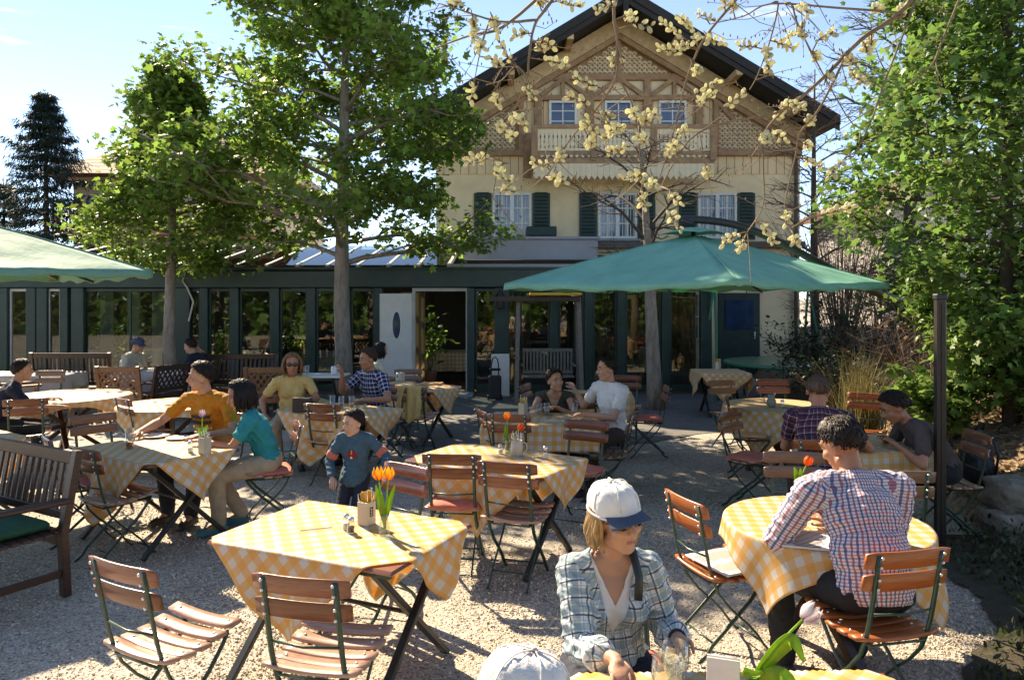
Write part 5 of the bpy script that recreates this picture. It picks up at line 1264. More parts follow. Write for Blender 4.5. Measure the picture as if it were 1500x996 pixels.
# roof: two thick slopes reaching 1.2 m out in front
ov = 1.25; RW = 5.0
for s in (-1, 1):
    r_ = MB()
    prof = [(0, gz(0) + .02), (s * RW, gz(RW) + .02), (s * RW, gz(RW) + .20), (0, gz(0) + .26)]
    r_.prism(prof if s > 0 else prof[::-1], -ov, 9.0)
    ro = hm(r_, 'roof', MT['eave'])
    t_ = MB()
    for k in range(22):                                     # tile courses on top
        x0 = RW * k / 22; x1 = RW * (k + 1) / 22 + .03
        pr = [(s * x0, gz(x0) + .27 - .02), (s * x1, gz(x1) + .25), (s * x1, gz(x1) + .285), (s * x0, gz(x0) + .30)]
        t_.prism(pr if s > 0 else pr[::-1], -ov - .04, 9.0)
    hm(t_, 'roof_covering', MT['roof'], ro)
    b_ = MB()                                               # barge boards, stepped
    for (dy, o1, o2) in ((-.05, -.06, .27), (-.09, .08, .30)):
        pr = [(0, gz(0) + o1), (s * (RW + .05), gz(RW + .05) + o1), (s * (RW + .05), gz(RW + .05) + o2), (0, gz(0) + o2)]
        b_.prism(pr if s > 0 else pr[::-1], -ov + dy, -ov + dy + .035)
    hm(b_, 'bargeboard', MT['eave'])
    e_ = MB()                                               # purlins and inner boards under the overhang
    for x in (1.3, 2.7, 4.1): e_.box((s * x, -ov / 2 - .02, gz(x) - .06), (.16, ov, .16), bev=.01)
    pr = [(0, gz(0) - .42), (s * 4.62, gz(4.62) - .42), (s * 4.62, gz(4.62) - .02), (0, gz(0) - .02)]
    e_.prism(pr if s > 0 else pr[::-1], -.30, -.12); hm(e_, 'gable_beam', MT['timber_light'])
    e_ = MB(); pr = [(0, gz(0) - .56), (s * 4.6, gz(4.6) - .56), (s * 4.6, gz(4.6) - .425), (0, gz(0) - .425)]
    e_.prism(pr if s > 0 else pr[::-1], -.26, -.10); hm(e_, 'gable_rail', MT['timber'])
# finial
mb = MB(); mb.beam((0, -ov - .06, gz(0) - .3), (0, -ov - .06, gz(0) + .62), .13, .1, (0, 1, 0), .01)
for k in range(5):
    a = (k - 2) * .42
    mb.beam((0, -ov - .06, gz(0) + .28), (.34 * math.sin(a), -ov - .06, gz(0) + .28 + .34 * math.cos(a)), .06, .05, (0, 1, 0))
hm(mb, 'finial', MT['eave'])
# timber frame of the top storey
tb = MB(); y_ = -.10
def hbeam(x0, x1, z, h=.16, d=.13): tb.box(((x0 + x1) / 2, y_ - d / 2 + .06, z), (x1 - x0, d, h), bev=.008)
def vbeam(x, z0, z1, w_=.15, d=.14): tb.box((x, y_ - d / 2 + .062, (z0 + z1) / 2), (w_, d, z1 - z0), bev=.008)
zA, zB, zC = 6.02, 7.0, 7.52
hbeam(-2.0, 2.0, zC); hbeam(-2.25, 2.25, zB, .13); hbeam(-2.35, 2.35, zA + .02, .14)
for x in (-2.02, -.72, .72, 2.02): vbeam(x, zA, zB, .2)
for x in (-1.36, 1.36, -.36, .36): pass
vbeam(0, zC, gz(0) - .5, .12)
for x in (-2.1, -.72, .72, 2.1): vbeam(x, zB, zC, .17)
for x0, x1 in ((-1.95, -1.42), (-.80, -1.36), (-.62, -.05), (.62, .05), (.80, 1.36), (1.95, 1.42)):
    tb.beam((x0, y_ - .035, zB + .05), (x1, y_ - .035, zC - .06), .10, .11, (0, 1, 0))
for x in (-1.4, 1.4): vbeam(x, zB, zC, .1)
for s in (-1, 1):
    tb.box((s * 3.45, y_, 5.62), (2.3, .14, .15), bev=.008)
    vbeam(s * 2.3, 5.0, 6.0, .2); vbeam(s * 2.45, 5.6, 6.9, .14)
    tb.beam((s * 2.35, y_ - .03, zB + .02), (s * 2.9, y_ - .03, zB - .55), .1, .1, (0, 1, 0))
hm(tb, 'timber_frame', MT['timber'])
tb = MB(); tb.box((0, -.045, 7.26), (4.1, .03, .40)); tb.box((-1.05, -.046, 6.5), (.34, .03, .9)); tb.box((1.05, -.046, 6.5), (.34, .03, .9)); hm(tb, 'infill_panel', MT['panel'])
# fretwork panels: scrolls cut from board
def fret(poly_fn, x0, x1, z0, z1, nm):
    fb = MB()
    fb_r = random.Random(3)
    z = z0 + .07
    while z < z1:
        x = x0 + .06
        while x < x1:
            if poly_fn(x, z):
                r_ = .062
                pts = []
                for k in range(15):
                    a = k / 14 * 2 * math.pi * 1.35 + fb_r.choice([0, 1.57, 3.14])* 0
                    rr = r_ * (1 - .55 * k / 14)
                    pts.append((x + rr * math.cos(a), -.075, z + rr * math.sin(a)))
                fb.tube(pts, .013, 5)
            x += .125
        z += .12
    hm(fb, nm, MT['panel'])
tri = lambda x, z: z < gz(x) - .62 and z > zC + .1
fret(tri, -1.9, 1.95, zC + .05, 8.5, 'fretwork')
for s in (-1, 1):
    f_ = (lambda x, z, s=s: 2.55 < s * x < 4.6 and z < gz(x) - .62 and z > 5.72)
    fret(f_, -4.6 if s < 0 else 2.5, -2.5 if s < 0 else 4.6, 5.68, 7.0, 'fretwork')
mb = MB()
mb.prism([(-1.95, zC + .06), (1.95, zC + .06), (0, gz(0) - .55)], -.055, -.04)
for s in (-1, 1):
    pr = [(s * 2.5, 5.7), (s * 4.45, 5.7), (s * 2.5, gz(2.5) - .58)]
    mb.prism(pr if s > 0 else pr[::-1], -.055, -.04)
hm(mb, 'fretwork_backing', MT['timber'])

def window(parent, x, z0, z1, w_, y, grid=(2, 2), pane='pane_blue', curtain=False, mid=False):
    fr = MB(); t_ = .06
    fr.box((x, y - .04, z0 + t_ / 2), (w_, .08, t_), bev=.006); fr.box((x, y - .04, z1 - t_ / 2), (w_, .08, t_), bev=.006)
    for s in (-1, 1): fr.box((x + s * (w_ / 2 - t_ / 2), y - .04, (z0 + z1) / 2), (t_, .08, z1 - z0 - 2 * t_), bev=.006)
    if mid: fr.box((x, y - .042, (z0 + z1) / 2), (.1, .075, z1 - z0 - 2 * t_), bev=.006)
    f = fr.build('window', MT['frame_white'], parent)
    g = MB(); g.box((x, y - .012, (z0 + z1) / 2), (w_ - 2 * t_ + .02, .012, z1 - z0 - 2 * t_ + .02)); g.build('pane', MT[pane], f)
    b = MB()
    for k in range(1, grid[0]): b.box((x - w_ / 2 + w_ * k / grid[0], y - .03, (z0 + z1) / 2), (.028, .022, z1 - z0 - 2 * t_ - .002))
    for k in range(1, grid[1]): b.box((x, y - .032, z0 + (z1 - z0) * k / grid[1]), (w_ - 2 * t_ - .002, .02, .028))
    b.build('glazing_bar', MT['frame_white'], f)
    if curtain:
        c_ = MB(); pts = []
        for s in (-1, 1):
            xs_ = np.linspace(s * w_ * .12, s * (w_ / 2 - t_), 14)
            vs = [(x + q, y - .017 - .004 * math.sin(k * 2.2), zz) for zz in (z0 + t_, z1 - t_) for k, q in enumerate(xs_)]
            c_.add(vs, [(k, k + 1, 15 + k, 14 + k) for k in range(13)])
        c_.build('curtain', MT['curtain'], f)
    return f
for x in (-1.40, 0.0, 1.36): window(house, x, 6.16, 6.93, .70, -.06, (2, 3))
def shutter(x, z0, z1, w_, y):
    mb = MB(); mb.box((x, y - .03, (z0 + z1) / 2), (w_, .045, z1 - z0), bev=.006)
    for k in range(int((z1 - z0) / .09)): mb.box((x, y - .055, z0 + .08 + k * .09), (w_ - .12, .02, .05), Matrix.Rotation(.5, 3, 'X'))
    mb.build('shutter', MT['shutter'], house)
for x in (-2.68, -.02, 2.50):
    f = window(house, x, 3.47, 4.62, .98, -.0, (4, 3), 'pane_blue', True, True)
    shutter(x - .74, 3.45, 4.62, .44, 0); shutter(x + .74, 3.45, 4.62, .44, 0)
    mb = MB(); mb.box((x, -.09, 3.43), (1.15, .2, .06), bev=.01); mb.build('window_sill', MT['slate'], f)
mb = MB(); mb.box((-1.95, -.28, 3.62), (.75, .42, .24), bev=.02); mb.box((-1.95, -.50, 3.62), (.66, .02, .16)); hm(mb, 'planter_box', MT['shutter'])
# balcony
bal = MB(); bal.box((0, -.52, 5.26), (4.35, .95, .14), bev=.01); bo = hm(bal, 'balcony', MT['timber'])
rl = MB(); rl.box((0, -.99, 6.08), (4.4, .1, .10), bev=.01); rl.box((0, -.99, 5.44), (4.36, .08, .07), bev=.008)
for x in (-2.14, -.72, .72, 2.14): rl.box((x, -.99, 5.70), (.15, .12, .86), bev=.008)
rl.build('balcony_rail', MT['timber'], bo)
bb = MB()
xs_ = np.arange(-2.05, 2.06, .102)
for x in xs_:                                              # boards with a baluster outline cut between them
    w0 = .098
    prof = [(.5, 5.50), (.5, 5.55), (.30, 5.60), (.5, 5.66), (.42, 5.72), (.5, 5.78), (.30, 5.84), (.5, 5.90), (.5, 6.03)]
    poly = [(x - w0 * a, z) for a, z in prof] + [(x + w0 * a, z) for a, z in prof[::-1]]
    bb.prism(poly[::-1], -1.0, -.975)
    bb.prism([(x - .05, 5.33), (x + .05, 5.33), (x + .05, 5.29), (x, 5.41 - .0), (x - .05, 5.29)][::-1], -1.0, -.98) if False else None
bb.build('baluster_board', MT['panel'], bo)
fr_ = MB()
for k in range(31):                                        # pointed valance boards
    x = -2.1 + k * .14
    fr_.prism([(x - .068, 5.19), (x - .068, 4.90), (x, 4.80), (x + .068, 4.90), (x + .068, 5.19)], -1.02, -.995)
    if k % 1 == 0: fr_.prism([(x - .06, 5.40), (x, 5.33), (x + .06, 5.40)], -1.01, -.985)
fr_.build('valance', MT['panel'], bo)
for s in (-1.9, -.63, .63, 1.9):
    pass
# band over the veranda and the grey upstand
mb = MB(); mb.box((.0, -.12, 3.30), (2 * HW + .1, .3, .16), bev=.01); hm(mb, 'cornice', MT['gutter'])
mb = MB(); mb.tube([(HW - .12, -.08, 5.6), (HW - .12, -.08, 3.4), (HW - .12, -.08, .1)], .05, 10); hm(mb, 'downpipe', MT['gutter'], house, True)
# back door and dark window openings at the right of the ground floor
mb = MB(); mb.box((3.05, -.02, 1.05), (1.05, .08, 2.1), bev=.01); d_ = hm(mb, 'door', MT['shutter'])
mb = MB(); mb.box((3.05, -.07, 1.55), (.7, .03, .75)); mb.build('pane', MT['pane_blue'], d_)
window(house, 1.75, .9, 2.1, 1.0, 0, (2, 2), 'pane_blue', True, True)
mb = MB(); mb.tube([(3.42, -.12, .95), (3.42, -.12, 1.12)], .015, 6); mb.build('handle', MT['metal'], d_)

# ================================================================== veranda
VY = 15.5
MT['pane'] = glass_mat('veranda_glass', (.72, .76, .72), .055, 4.0)
MT['roof_pane'] = glass_mat('roof_glass', (.42, .48, .47), .02, 9.0)
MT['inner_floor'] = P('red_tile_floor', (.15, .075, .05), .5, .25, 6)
MT['inner_shade'] = P('dark_inner_shade', (.06, .042, .027), .9, .15, 3)  # brown darkened to paint in the dim veranda interior
MT['alu'] = P('pale_aluminium', (.52, .51, .49), .45, .08, 6)
ver = thing('glazed_veranda', 'long dark green glazed veranda along the front of the chalet', 'veranda', (0, VY, 0))
VX0, VX1 = -15.0, 4.05
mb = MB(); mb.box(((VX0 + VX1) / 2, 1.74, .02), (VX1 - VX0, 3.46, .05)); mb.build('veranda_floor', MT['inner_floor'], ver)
mb = MB(); mb.box(((VX0 - 1.95) / 2 , 3.56, 1.6), (VX0 * -1 - 1.95, .12, 3.2)); mb.build('back_wall', MT['inner_shade'], ver)
mb = MB()
mb.box(((VX0 - 3.6) / 2 + 0, 0, 2.36), (-3.6 - VX0, .20, .34), bev=.012); mb.box((.25, -.02, 2.40), (7.68, .24, .40), bev=.012)
mb.box(((VX0 + VX1) / 2, -.09, 2.585), (VX1 - VX0, .16, .05), bev=.01)
mb.build('beam', MT['dark_green'], ver)
posts_px = [8, 48, 64, 96, 116, 265, 300, 345, 404, 457, 508, 555, 690, 735, 812, 862, 910, 975, 1034]
def vx(px): return (px - CX) / F * VY
wide = {48: .2, 64: .22, 116: .26, 265: .42, 690: .16, 735: .3, 1034: .22}
for p_ in posts_px:
    mb = MB(); w_ = wide.get(p_, .17)
    mb.box((vx(p_), 0, 1.11), (w_, .16, 2.16), bev=.012); mb.build('post', MT['dark_green'], ver)
edges = [VX0] + [vx(p_) for p_ in posts_px]
for a, b in zip(edges[:-1], edges[1:]):
    if a > vx(540) and b < vx(700): continue
    if b - a < .35: continue
    mb = MB(); x0, x1 = a + .11, b - .11
    mb.box(((x0 + x1) / 2, .02, 1.12), (x1 - x0, .010, 2.1)); g_ = mb.build('pane', MT['pane'], ver)
    mb = MB()
    for q in (x0, x1): mb.box((q, .02, 1.12), (.035, .05, 2.1))
    mb.box(((x0 + x1) / 2, .021, .12), (x1 - x0, .05, .14)); mb.box(((x0 + x1) / 2, .021, 2.14), (x1 - x0, .05, .05))
    if x1 - x0 > 1.1: mb.box(((x0 + x1) / 2, .02, 1.12), (.03, .045, 2.0))
    mb.build('pane_frame', MT['alu'] if b < vx(260) else MT['dark_green'], g_)
# sloping glass roof with pale rafters
nr = 22; za, zb, yb = 2.62, 3.25, 3.3
for k in range(nr + 1):
    x = VX0 + (-1.3 - VX0) * k / nr
    mb = MB(); mb.beam((x, -.1, za), (x, yb, zb), .07, .09, bev=.006); mb.build('rafter', MT['alu'], ver)
    if k < nr:
        x2 = VX0 + (-1.3 - VX0) * (k + 1) / nr; dx = x2 - x
        mb = MB(); mb.beam((x + dx / 2, -.1, za + .03), (x + dx / 2, yb, zb + .03), dx - .075, .012); mb.build('roof_pane', MT['roof_pane'], ver)
# flat roof over the entrance with grey upstand
mb = MB(); mb.box((1.35, 1.65, 2.64), (5.28, 3.5, .07)); mb.build('flat_roof', MT['slate'], ver)
mb = MB(); mb.box((.40, .75, 3.02), (2.9, .10, .44), bev=.01); mb.box((.40, .74, 3.27), (3.0, .2, .06), bev=.01); up_ = mb.build('upstand', MT['slate'], ver)
mb = MB(); mb.tube([(vx(275), -.12, 2.5), (vx(272), -.14, 2.32), (vx(278), -.13, 2.2), (vx(287), -.12, 1.9), (vx(280), -.11, 1.5)], .018, 6); mb.build('drain_pipe', MT['alu'], ver)
# open white door with an oval light
dr = MB(); dx0, dx1 = vx(557), vx(604)
wd = dx1 - dx0; dcx = (dx0 + dx1) / 2
dr.box((dcx, -.06, 1.06), (wd, .05, 2.02), bev=.008); dd = dr.build('door', MT['white_paint'], ver)
ov_ = MB(); pts = [(dcx + .02 + .095 * math.cos(a), -.088, 1.42 + .29 * math.sin(a)) for a in np.linspace(0, 2 * math.pi, 33)]
ov_.tube(pts, .016, 6); ov_.build('oval_trim', MT['white_ceramic'], dd)
ov_ = MB(); ov_.prism([(dcx + .02 + .09 * math.cos(a), 1.42 + .285 * math.sin(a)) for a in np.linspace(0, 2 * math.pi, 32, endpoint=False)], -.091, -.084); ov_.build('oval_pane', MT['pane_blue'], dd)
hd = MB(); hd.box((dx0 + .07, -.09, .92), (.035, .012, .25), bev=.004); hd.tube([(dx0 + .07, -.10, .97), (dx0 + .07, -.14, .97), (dx0 + .17, -.14, .97)], .010, 6); hd.build('handle', P('brass', (.55, .38, .10), .3, .1, 20, metal=1), dd)
fr_ = MB()
for q in (vx(604) + .03, vx(686) - .02): fr_.box((q, .04, 1.1), (.06, .12, 2.15), bev=.006)
fr_.box(((vx(604) + vx(686)) / 2, .041, 2.15), (vx(686) - vx(604), .115, .07), bev=.006); fr_.build('door_frame', MT['alu'], ver)
mb = MB(); mb.box(((vx(604) + vx(690)) / 2, -.25, .03), (1.35, .6, .06), bev=.01); mb.build('doorstep', MT['slate'], ver)
mb = MB(); mb.box((.9, 3.38, 1.55), (5.7, .06, 3.0)); mb.build('inner_shade', MT['inner_shade'], ver)  # dark panel added before the house wall as shade behind the doorway
# inner partition with pale curtains behind the glass
for px_ in (135, 176, 214, 600, 760, 985, 1010, 880, 930):
    mb = MB(); x0 = vx(px_); vs = []
    for zz in (.1, 2.1):
        for k in range(24): cw = .14 if px_ < 300 else .26; vs.append((x0 - cw + 2 * cw * k / 23, .55 + .05 * math.sin(k * 1.25), zz))
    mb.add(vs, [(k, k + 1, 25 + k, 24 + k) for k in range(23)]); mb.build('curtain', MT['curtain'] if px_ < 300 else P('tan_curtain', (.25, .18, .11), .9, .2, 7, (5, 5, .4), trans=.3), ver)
# ================================================================== trees
MT['bark'] = P('grey_brown_bark', (.25, .205, .165), .9, .45, 12, (1, 1, .3), .018, dirt=((.26, .24, .20), 3, .6))
MT['bark_dark'] = P('dark_bark_twig', (.075, .055, .042), .9, .35, 14, (1, 1, .35), .006)
def leaf_mat(name, col, tcol, isl=.45, rough=.45, tr=.42):
    return P(name, col, rough, .2, 1.2, trans=tr, tcol=None, island=isl, spec=.35)
MT['leaf'] = leaf_mat('maple_leaf', (.165, .262, .048), None, tr=.58)
MT['leaf2'] = leaf_mat('young_maple_leaf', (.17, .262, .048), None, tr=.58)
MT['leaf3'] = leaf_mat('shrub_leaf', (.15, .25, .06), None, tr=.5)
MT['needle'] = leaf_mat('spruce_needle', (.018, .036, .026), None, .4, .6, .1)
LEAF = np.array([(0, 0, 0), (.16, -.02, .0), (.42, .06, -.05), (.30, .28, 0), (.55, .52, -.08), (.22, .56, .0), (0, 1.0, -.10), (-.22, .56, .0), (-.55, .52, -.08), (-.30, .28, 0), (-.42, .06, -.05), (-.16, -.02, .0), (0, .38, .05)])
LEAF_F = np.array([(12, i, (i + 1) % 12) for i in range(12)])
OVAL = np.array([(0, 0, 0), (.22, .3, .02), (.2, .65, 0), (0, 1, -.08), (-.2, .65, 0), (-.22, .3, .02)])
OVAL_F = np.array([(0, 1, 5), (1, 2, 5), (5, 2, 4), (2, 3, 4)])
def leaves(name, pts, dirs, size, mat, parent, tmpl=(LEAF, LEAF_F), droop=.5, spread=.8, rng=RNG, sj=.3):
    pts = np.asarray(pts, float); n = len(pts)
    d = np.asarray(dirs, float) + rng.normal(0, spread, (n, 3)); d[:, 2] -= droop
    d /= np.linalg.norm(d, axis=1)[:, None] + 1e-9
    up = np.stack([rng.normal(0, .55, n), rng.normal(0, .55, n), np.ones(n)], 1)
    x = np.cross(d, up); x /= np.linalg.norm(x, axis=1)[:, None] + 1e-9
    z = np.cross(x, d)
    M3 = np.stack([x, d, z], 2)
    v, f = tmpl
    s = size * np.exp(rng.normal(0, sj, n)).clip(.5, 1.6)
    cup = rng.uniform(-.5, 2.0, n)
    vv = np.repeat(v[None], n, 0).copy(); vv[:, :, 2] *= cup[:, None]
    vv = np.einsum('nij,nkj->nki', M3, vv * s[:, None, None]) + pts[:, None]
    ff = (f[None] + (np.arange(n) * len(v))[:, None, None]).reshape(-1, f.shape[1])
    return np_mesh(name, vv.reshape(-1, 3), ff, mat, parent)

def skeleton(h, r0, z0, crown, nprim, seed, sub=6, up=.35, lean=(0, 0), ztop=None, subfrac=.45, thin=.25, tw=2):
    """returns (trunk tube, list of branch tubes, list of twig points (pos, dir))"""
    rg = random.Random(seed)
    tr = []; nseg = 10
    for i in range(nseg + 1):
        t = i / nseg
        tr.append(V((lean[0] * t + .05 * math.sin(3.1 * t + seed) * (1 if t > .15 else 0), lean[1] * t + .05 * math.cos(2.3 * t + seed) * t, h * t)))
    trr = [r0 * (1.25 if i == 0 else 1.0) * (1 - .93 * (i / nseg) ** 1.1) + .004 for i in range(nseg + 1)]
    def trunk_at(z):
        t = max(0, min(.999, z / h)) * nseg; i = int(t); return tr[i].lerp(tr[i + 1], t - i), trr[i] * (1 - (t - i)) + trr[i + 1] * (t - i)
    br = []; twigs = []
    for k in range(nprim):
        t = (k + rg.uniform(-.3, .3)) / nprim; t = max(0, min(1, t))
        z = z0 + (h * .97 - z0) * t ** .95
        p, r = trunk_at(z)
        az = k * 2.39996 + rg.uniform(-.4, .4)
        ln = crown(z + .25 * crown(z) * up) * rg.uniform(.58, 1.22) * .74
        if ln < .12: ln = .12
        e = up * rg.uniform(.6, 1.5)
        pts = []; m = 6; dirv = V((math.cos(az), math.sin(az), 0))
        for i in range(m + 1):
            s = i / m
            q = p + dirv * (ln * s) + V((0, 0, ln * e * (s - .45 * s * s)))
            q += V((rg.uniform(-1, 1), rg.uniform(-1, 1), rg.uniform(-1, 1))) * (.05 * ln * s)
            pts.append(q)
        rb = max(.006, min(r * .55, .012 + ln * .017))
        br.append((pts, [rb * (1 - .85 * i / m) for i in range(m + 1)]))
        for j in range(sub):
            s = .22 + .78 * (j + rg.random()) / sub
            i = min(m - 1, int(s * m)); q = pts[i].lerp(pts[i + 1], s * m - i)
            side = 1 if j % 2 else -1
            a2 = az + side * rg.uniform(.35, 1.1)
            l2 = ln * subfrac * rg.uniform(.6, 1.2) * (1.15 - .55 * s) + .10
            d2 = V((math.cos(a2), math.sin(a2), rg.uniform(-.25, .75)))
            d2.normalize()
            sp = [q, q + d2 * l2 * .5 + V((0, 0, rg.uniform(-.04, .06))), q + d2 * l2 + V((0, 0, rg.uniform(-.08, .12)))]
            br.append((sp, [rb * .42, rb * .28, max(.0025, rb * .12)]))
            for u in (.35, .6, .8, 1.0):
                qq = sp[0].lerp(sp[1], u * 2) if u < .5 else sp[1].lerp(sp[2], u * 2 - 1)
                twigs.append((qq, d2))
                if tw > 1 and u < 1:
                    a3 = a2 + rg.choice((-1, 1)) * rg.uniform(.5, 1.2); d3 = V((math.cos(a3), math.sin(a3), rg.uniform(-.3, .8))).normalized()
                    l3 = l2 * rg.uniform(.25, .5) + .05
                    e3 = qq + d3 * l3
                    br.append(([qq, e3], [max(.003, rb * .16), .002])); twigs.append((e3, d3)); twigs.append((qq.lerp(e3, .6), d3))
        twigs.append((pts[-1], dirv)); twigs.append((pts[-2], dirv))
    return (tr, trr), br, twigs

def make_tree(name, label, loc, h, r0, z0, crown, nprim, seed, nleaf, lsize, mat, wf=1.0, gap=2.0, bark='bark', group=None, cat='tree', tmpl=(LEAF, LEAF_F), up=.35, sub=6, droop=.5, jit=.10, lean=(0, 0), spread=.8, tn=12, zmin=-9):
    root = thing(name, label, cat, loc, 0, group)
    (tr, trr), br, tw = skeleton(h, r0, z0, lambda z: wf * crown(z), nprim, seed, sub, up, lean)
    mb = MB(); mb.tube(tr, trr, tn); mb.build('trunk', MT[bark], root, True)
    mb = MB()
    for p, r in br: mb.tube(p, r, 5 if r[0] > .012 else 3, cap=False)
    mb.build('branch', MT[bark], root, True, fix=False)
    if nleaf:
        rg = np.random.default_rng(seed)
        pos = np.array([t[0][:] for t in tw]); dr = np.array([t[1][:] for t in tw])
        # whole twigs stay bare here and there so the crown keeps gaps
        w_ = rg.random(len(pos)) ** gap; i = rg.choice(len(pos), nleaf, p=w_ / w_.sum())
        pts = pos[i] + rg.normal(0, jit, (nleaf, 3)); dd = dr[i]
        k_ = pts[:, 2] > zmin; pts, dd = pts[k_], dd[k_]
        leaves('crown', pts, dd, lsize, mat, root, tmpl, droop, spread, rg)
    return root
# big maple in the middle of the yard
mp1 = gp(503, 600)
def crown1(z):
    pts = [(2.3, .5), (2.7, 2.1), (3.4, 2.5), (4.4, 2.45), (5.4, 2.2), (6.4, 1.9), (7.4, 1.5), (8.6, .7), (9.4, .1)]
    return float(np.interp(z, [p[0] for p in pts], [p[1] for p in pts]))
MAPLE_Y = 13.9
make_tree('maple_tree', 'large leafy maple with a straight grey trunk behind the laid tables', ((503 - CX) / F * MAPLE_Y, MAPLE_Y, 0), 9.4, .165, 2.6, crown1, 56, 11, 33000, .108, MT['leaf'], wf=1.40, up=.30, sub=7, jit=.12)
def crown2(z):
    pts = [(2.4, .4), (2.8, 1.8), (3.4, 2.0), (4.2, 1.5), (5.0, 1.05), (5.8, .65), (6.5, .15)]
    return float(np.interp(z, [p[0] for p in pts], [p[1] for p in pts]))
Y2 = 14.3
make_tree('maple_tree', 'smaller pointed maple left of the large one, its trunk before the veranda', ((250 - CX) / F * Y2, Y2, 0), 6.5, .125, 2.5, crown2, 42, 5, 17000, .095, MT['leaf2'], up=.22, sub=6, jit=.12)
# leafy tree at the right edge, close to the front
def crown3(z):
    pts = [(.5, .5), (1.0, .9), (1.6, 1.1), (2.1, 1.6), (2.7, 2.35), (3.6, 1.95), (4.5, 1.7), (5.5, 1.3), (6.6, .4)]
    return float(np.interp(z, [p[0] for p in pts], [p[1] for p in pts]))
make_tree('maple_tree', 'dense light green maple at the right edge above the planting bank', (5.45, 8.2, .45), 6.7, .075, .45, crown3, 66, 23, 34000, .078, MT['leaf3'], gap=2.4, bark='bark_dark', up=.25, sub=6, jit=.13)

# spruce far left
def spruce(label, loc, h, rb, seed, nn=9000):
    root = thing('spruce_tree', label, 'tree', loc, 0, 'spruces behind the veranda')
    rg = random.Random(seed); mb = MB(); mb.tube([(0, 0, 0), (.05, 0, h * .5), (0, 0, h)], [.16, .09, .012], 8); mb.build('trunk', MT['bark_dark'], root, True)
    mb = MB(); pts = []; ds = []; k = 0
    z = h * .16
    while z < h * .985:
        t = (z - h * .16) / (h * .84); ln0 = rb * (1 - t) ** .85 + .06
        nb = 7
        for i in range(nb):
            az = i / nb * 6.283 + k * .7 + rg.uniform(-.35, .35); ln = ln0 * rg.uniform(.4, 1.2)
            P_ = []
            for s in np.linspace(0, 1, 6):
                P_.append(V((math.cos(az) * ln * s, math.sin(az) * ln * s, z + ln * (-.34 * s + .24 * s * s * s) + .12 * ln * (1 if t > .6 else 0) * s)))
            mb.tube(P_, [.022, .018, .014, .010, .006, .003], 4, cap=False)
            for s in np.arange(.12, 1.0, .075):
                q = P_[0].lerp(P_[-1], s); j = min(4, int(s * 5)); q = P_[j].lerp(P_[j + 1], s * 5 - j)
                for sd in (-1, 1):
                    a2 = az + sd * rg.uniform(.5, 1.0); l2 = ln * .30 * (1.1 - s) + .10
                    for u in np.linspace(.15, 1, 4):
                        pts.append((q.x + math.cos(a2) * l2 * u, q.y + math.sin(a2) * l2 * u, q.z - .22 * l2 * u)); ds.append((math.cos(a2), math.sin(a2), -.45))
        z += .30 + .12 * (1 - t); k += 1
    mb.build('branch', MT['bark_dark'], root, True, fix=False)
    rg2 = np.random.default_rng(seed); pts = np.array(pts); ds = np.array(ds)
    rep = max(1, int(nn / len(pts))); pts = np.repeat(pts, rep, 0) + rg2.normal(0, .055, (len(pts) * rep, 3)); ds = np.repeat(ds, rep, 0)
    T = np.array([(-.10, 0, 0), (.10, 0, 0), (.06, 1, -.1), (-.06, 1, -.1)]); leaves('crown', pts, ds, .12, MT['needle'], root, (T, np.array([(0, 1, 2, 3)])), .35, .45, rg2)
    return root
spruce('dark spruce rising against the sky at the far left', ((66 - CX) / F * 25, 25, 0), 8.9, 3.3, 3, 52000)
spruce('low dark spruce top left of the tall spruce, half hidden by the umbrella', ((5 - CX) / F * 28, 28, 0), 6.4, 2.6, 8, 30000)

# bare trees
def bare(name, label, loc, h, r0, z0, crown, nprim, seed, sub=8, up=.9, lean=(0, 0), bark='bark', buds=0, rb2='bark_dark'):
    root = thing(name, label, 'tree', loc)
    (tr, trr), br, tw = skeleton(h, r0, z0, crown, nprim, seed, sub, up, lean)
    mb = MB(); mb.tube(tr, trr, 10); mb.build('trunk', MT[bark], root, True)
    mb = MB()
    for p, r in br: mb.tube(p, [max(.0035, x) for x in r], 4, cap=False)
    mb.build('branch', MT[rb2], root, True, fix=False)
    if buds:
        rg = np.random.default_rng(seed); pos = np.array([t[0][:] for t in tw]); dr = np.array([t[1][:] for t in tw]); i = rg.choice(len(pos), buds)
        leaves('bud', pos[i] + rg.normal(0, .04, (buds, 3)), dr[i], .05, MT['leaf2'], root, (OVAL, OVAL_F), .1, .6, rg)
    return root
MT['twig_warm'] = P('warm_brown_twig', (.17, .10, .065), .85, .3, 14, bump=.003)
def crb(z): return float(np.interp(z, [2.2, 2.8, 3.6, 4.6, 5.4], [.4, 1.5, 1.7, 1.25, .3]))
Y4 = 13.4
bare('bare_tree', 'slim bare tree whose pale trunk stands behind the couple under the green umbrella', ((961 - CX) / F * Y4, Y4, 0), 5.3, .14, 2.25, crb, 16, 31, 7, .95, (-.35, 0))
def crr(z): return float(np.interp(z, [1.2, 2.5, 5.5, 7.5, 8.5], [.6, 2.2, 2.6, 1.6, .3]))
bare('bare_tree', 'tall bare tree with a haze of fine twigs right of the chalet gable', ((1330 - CX) / F * 15.5, 15.5, .5), 9.6, .16, 1.4, crr, 40, 44, 10, .8, bark='bark_dark', buds=1500)
bare('bare_tree', 'twiggy reddish bare tree close to the right corner of the chalet', ((1195 - CX) / F * 16.5, 16.5, .4), 6.6, .11, 1.0, lambda z: float(np.interp(z, [1, 2.5, 4.5, 6, 6.6], [.6, 1.5, 1.6, .9, .2])), 34, 47, 10, .7, bark='bark_dark', rb2='twig_warm')
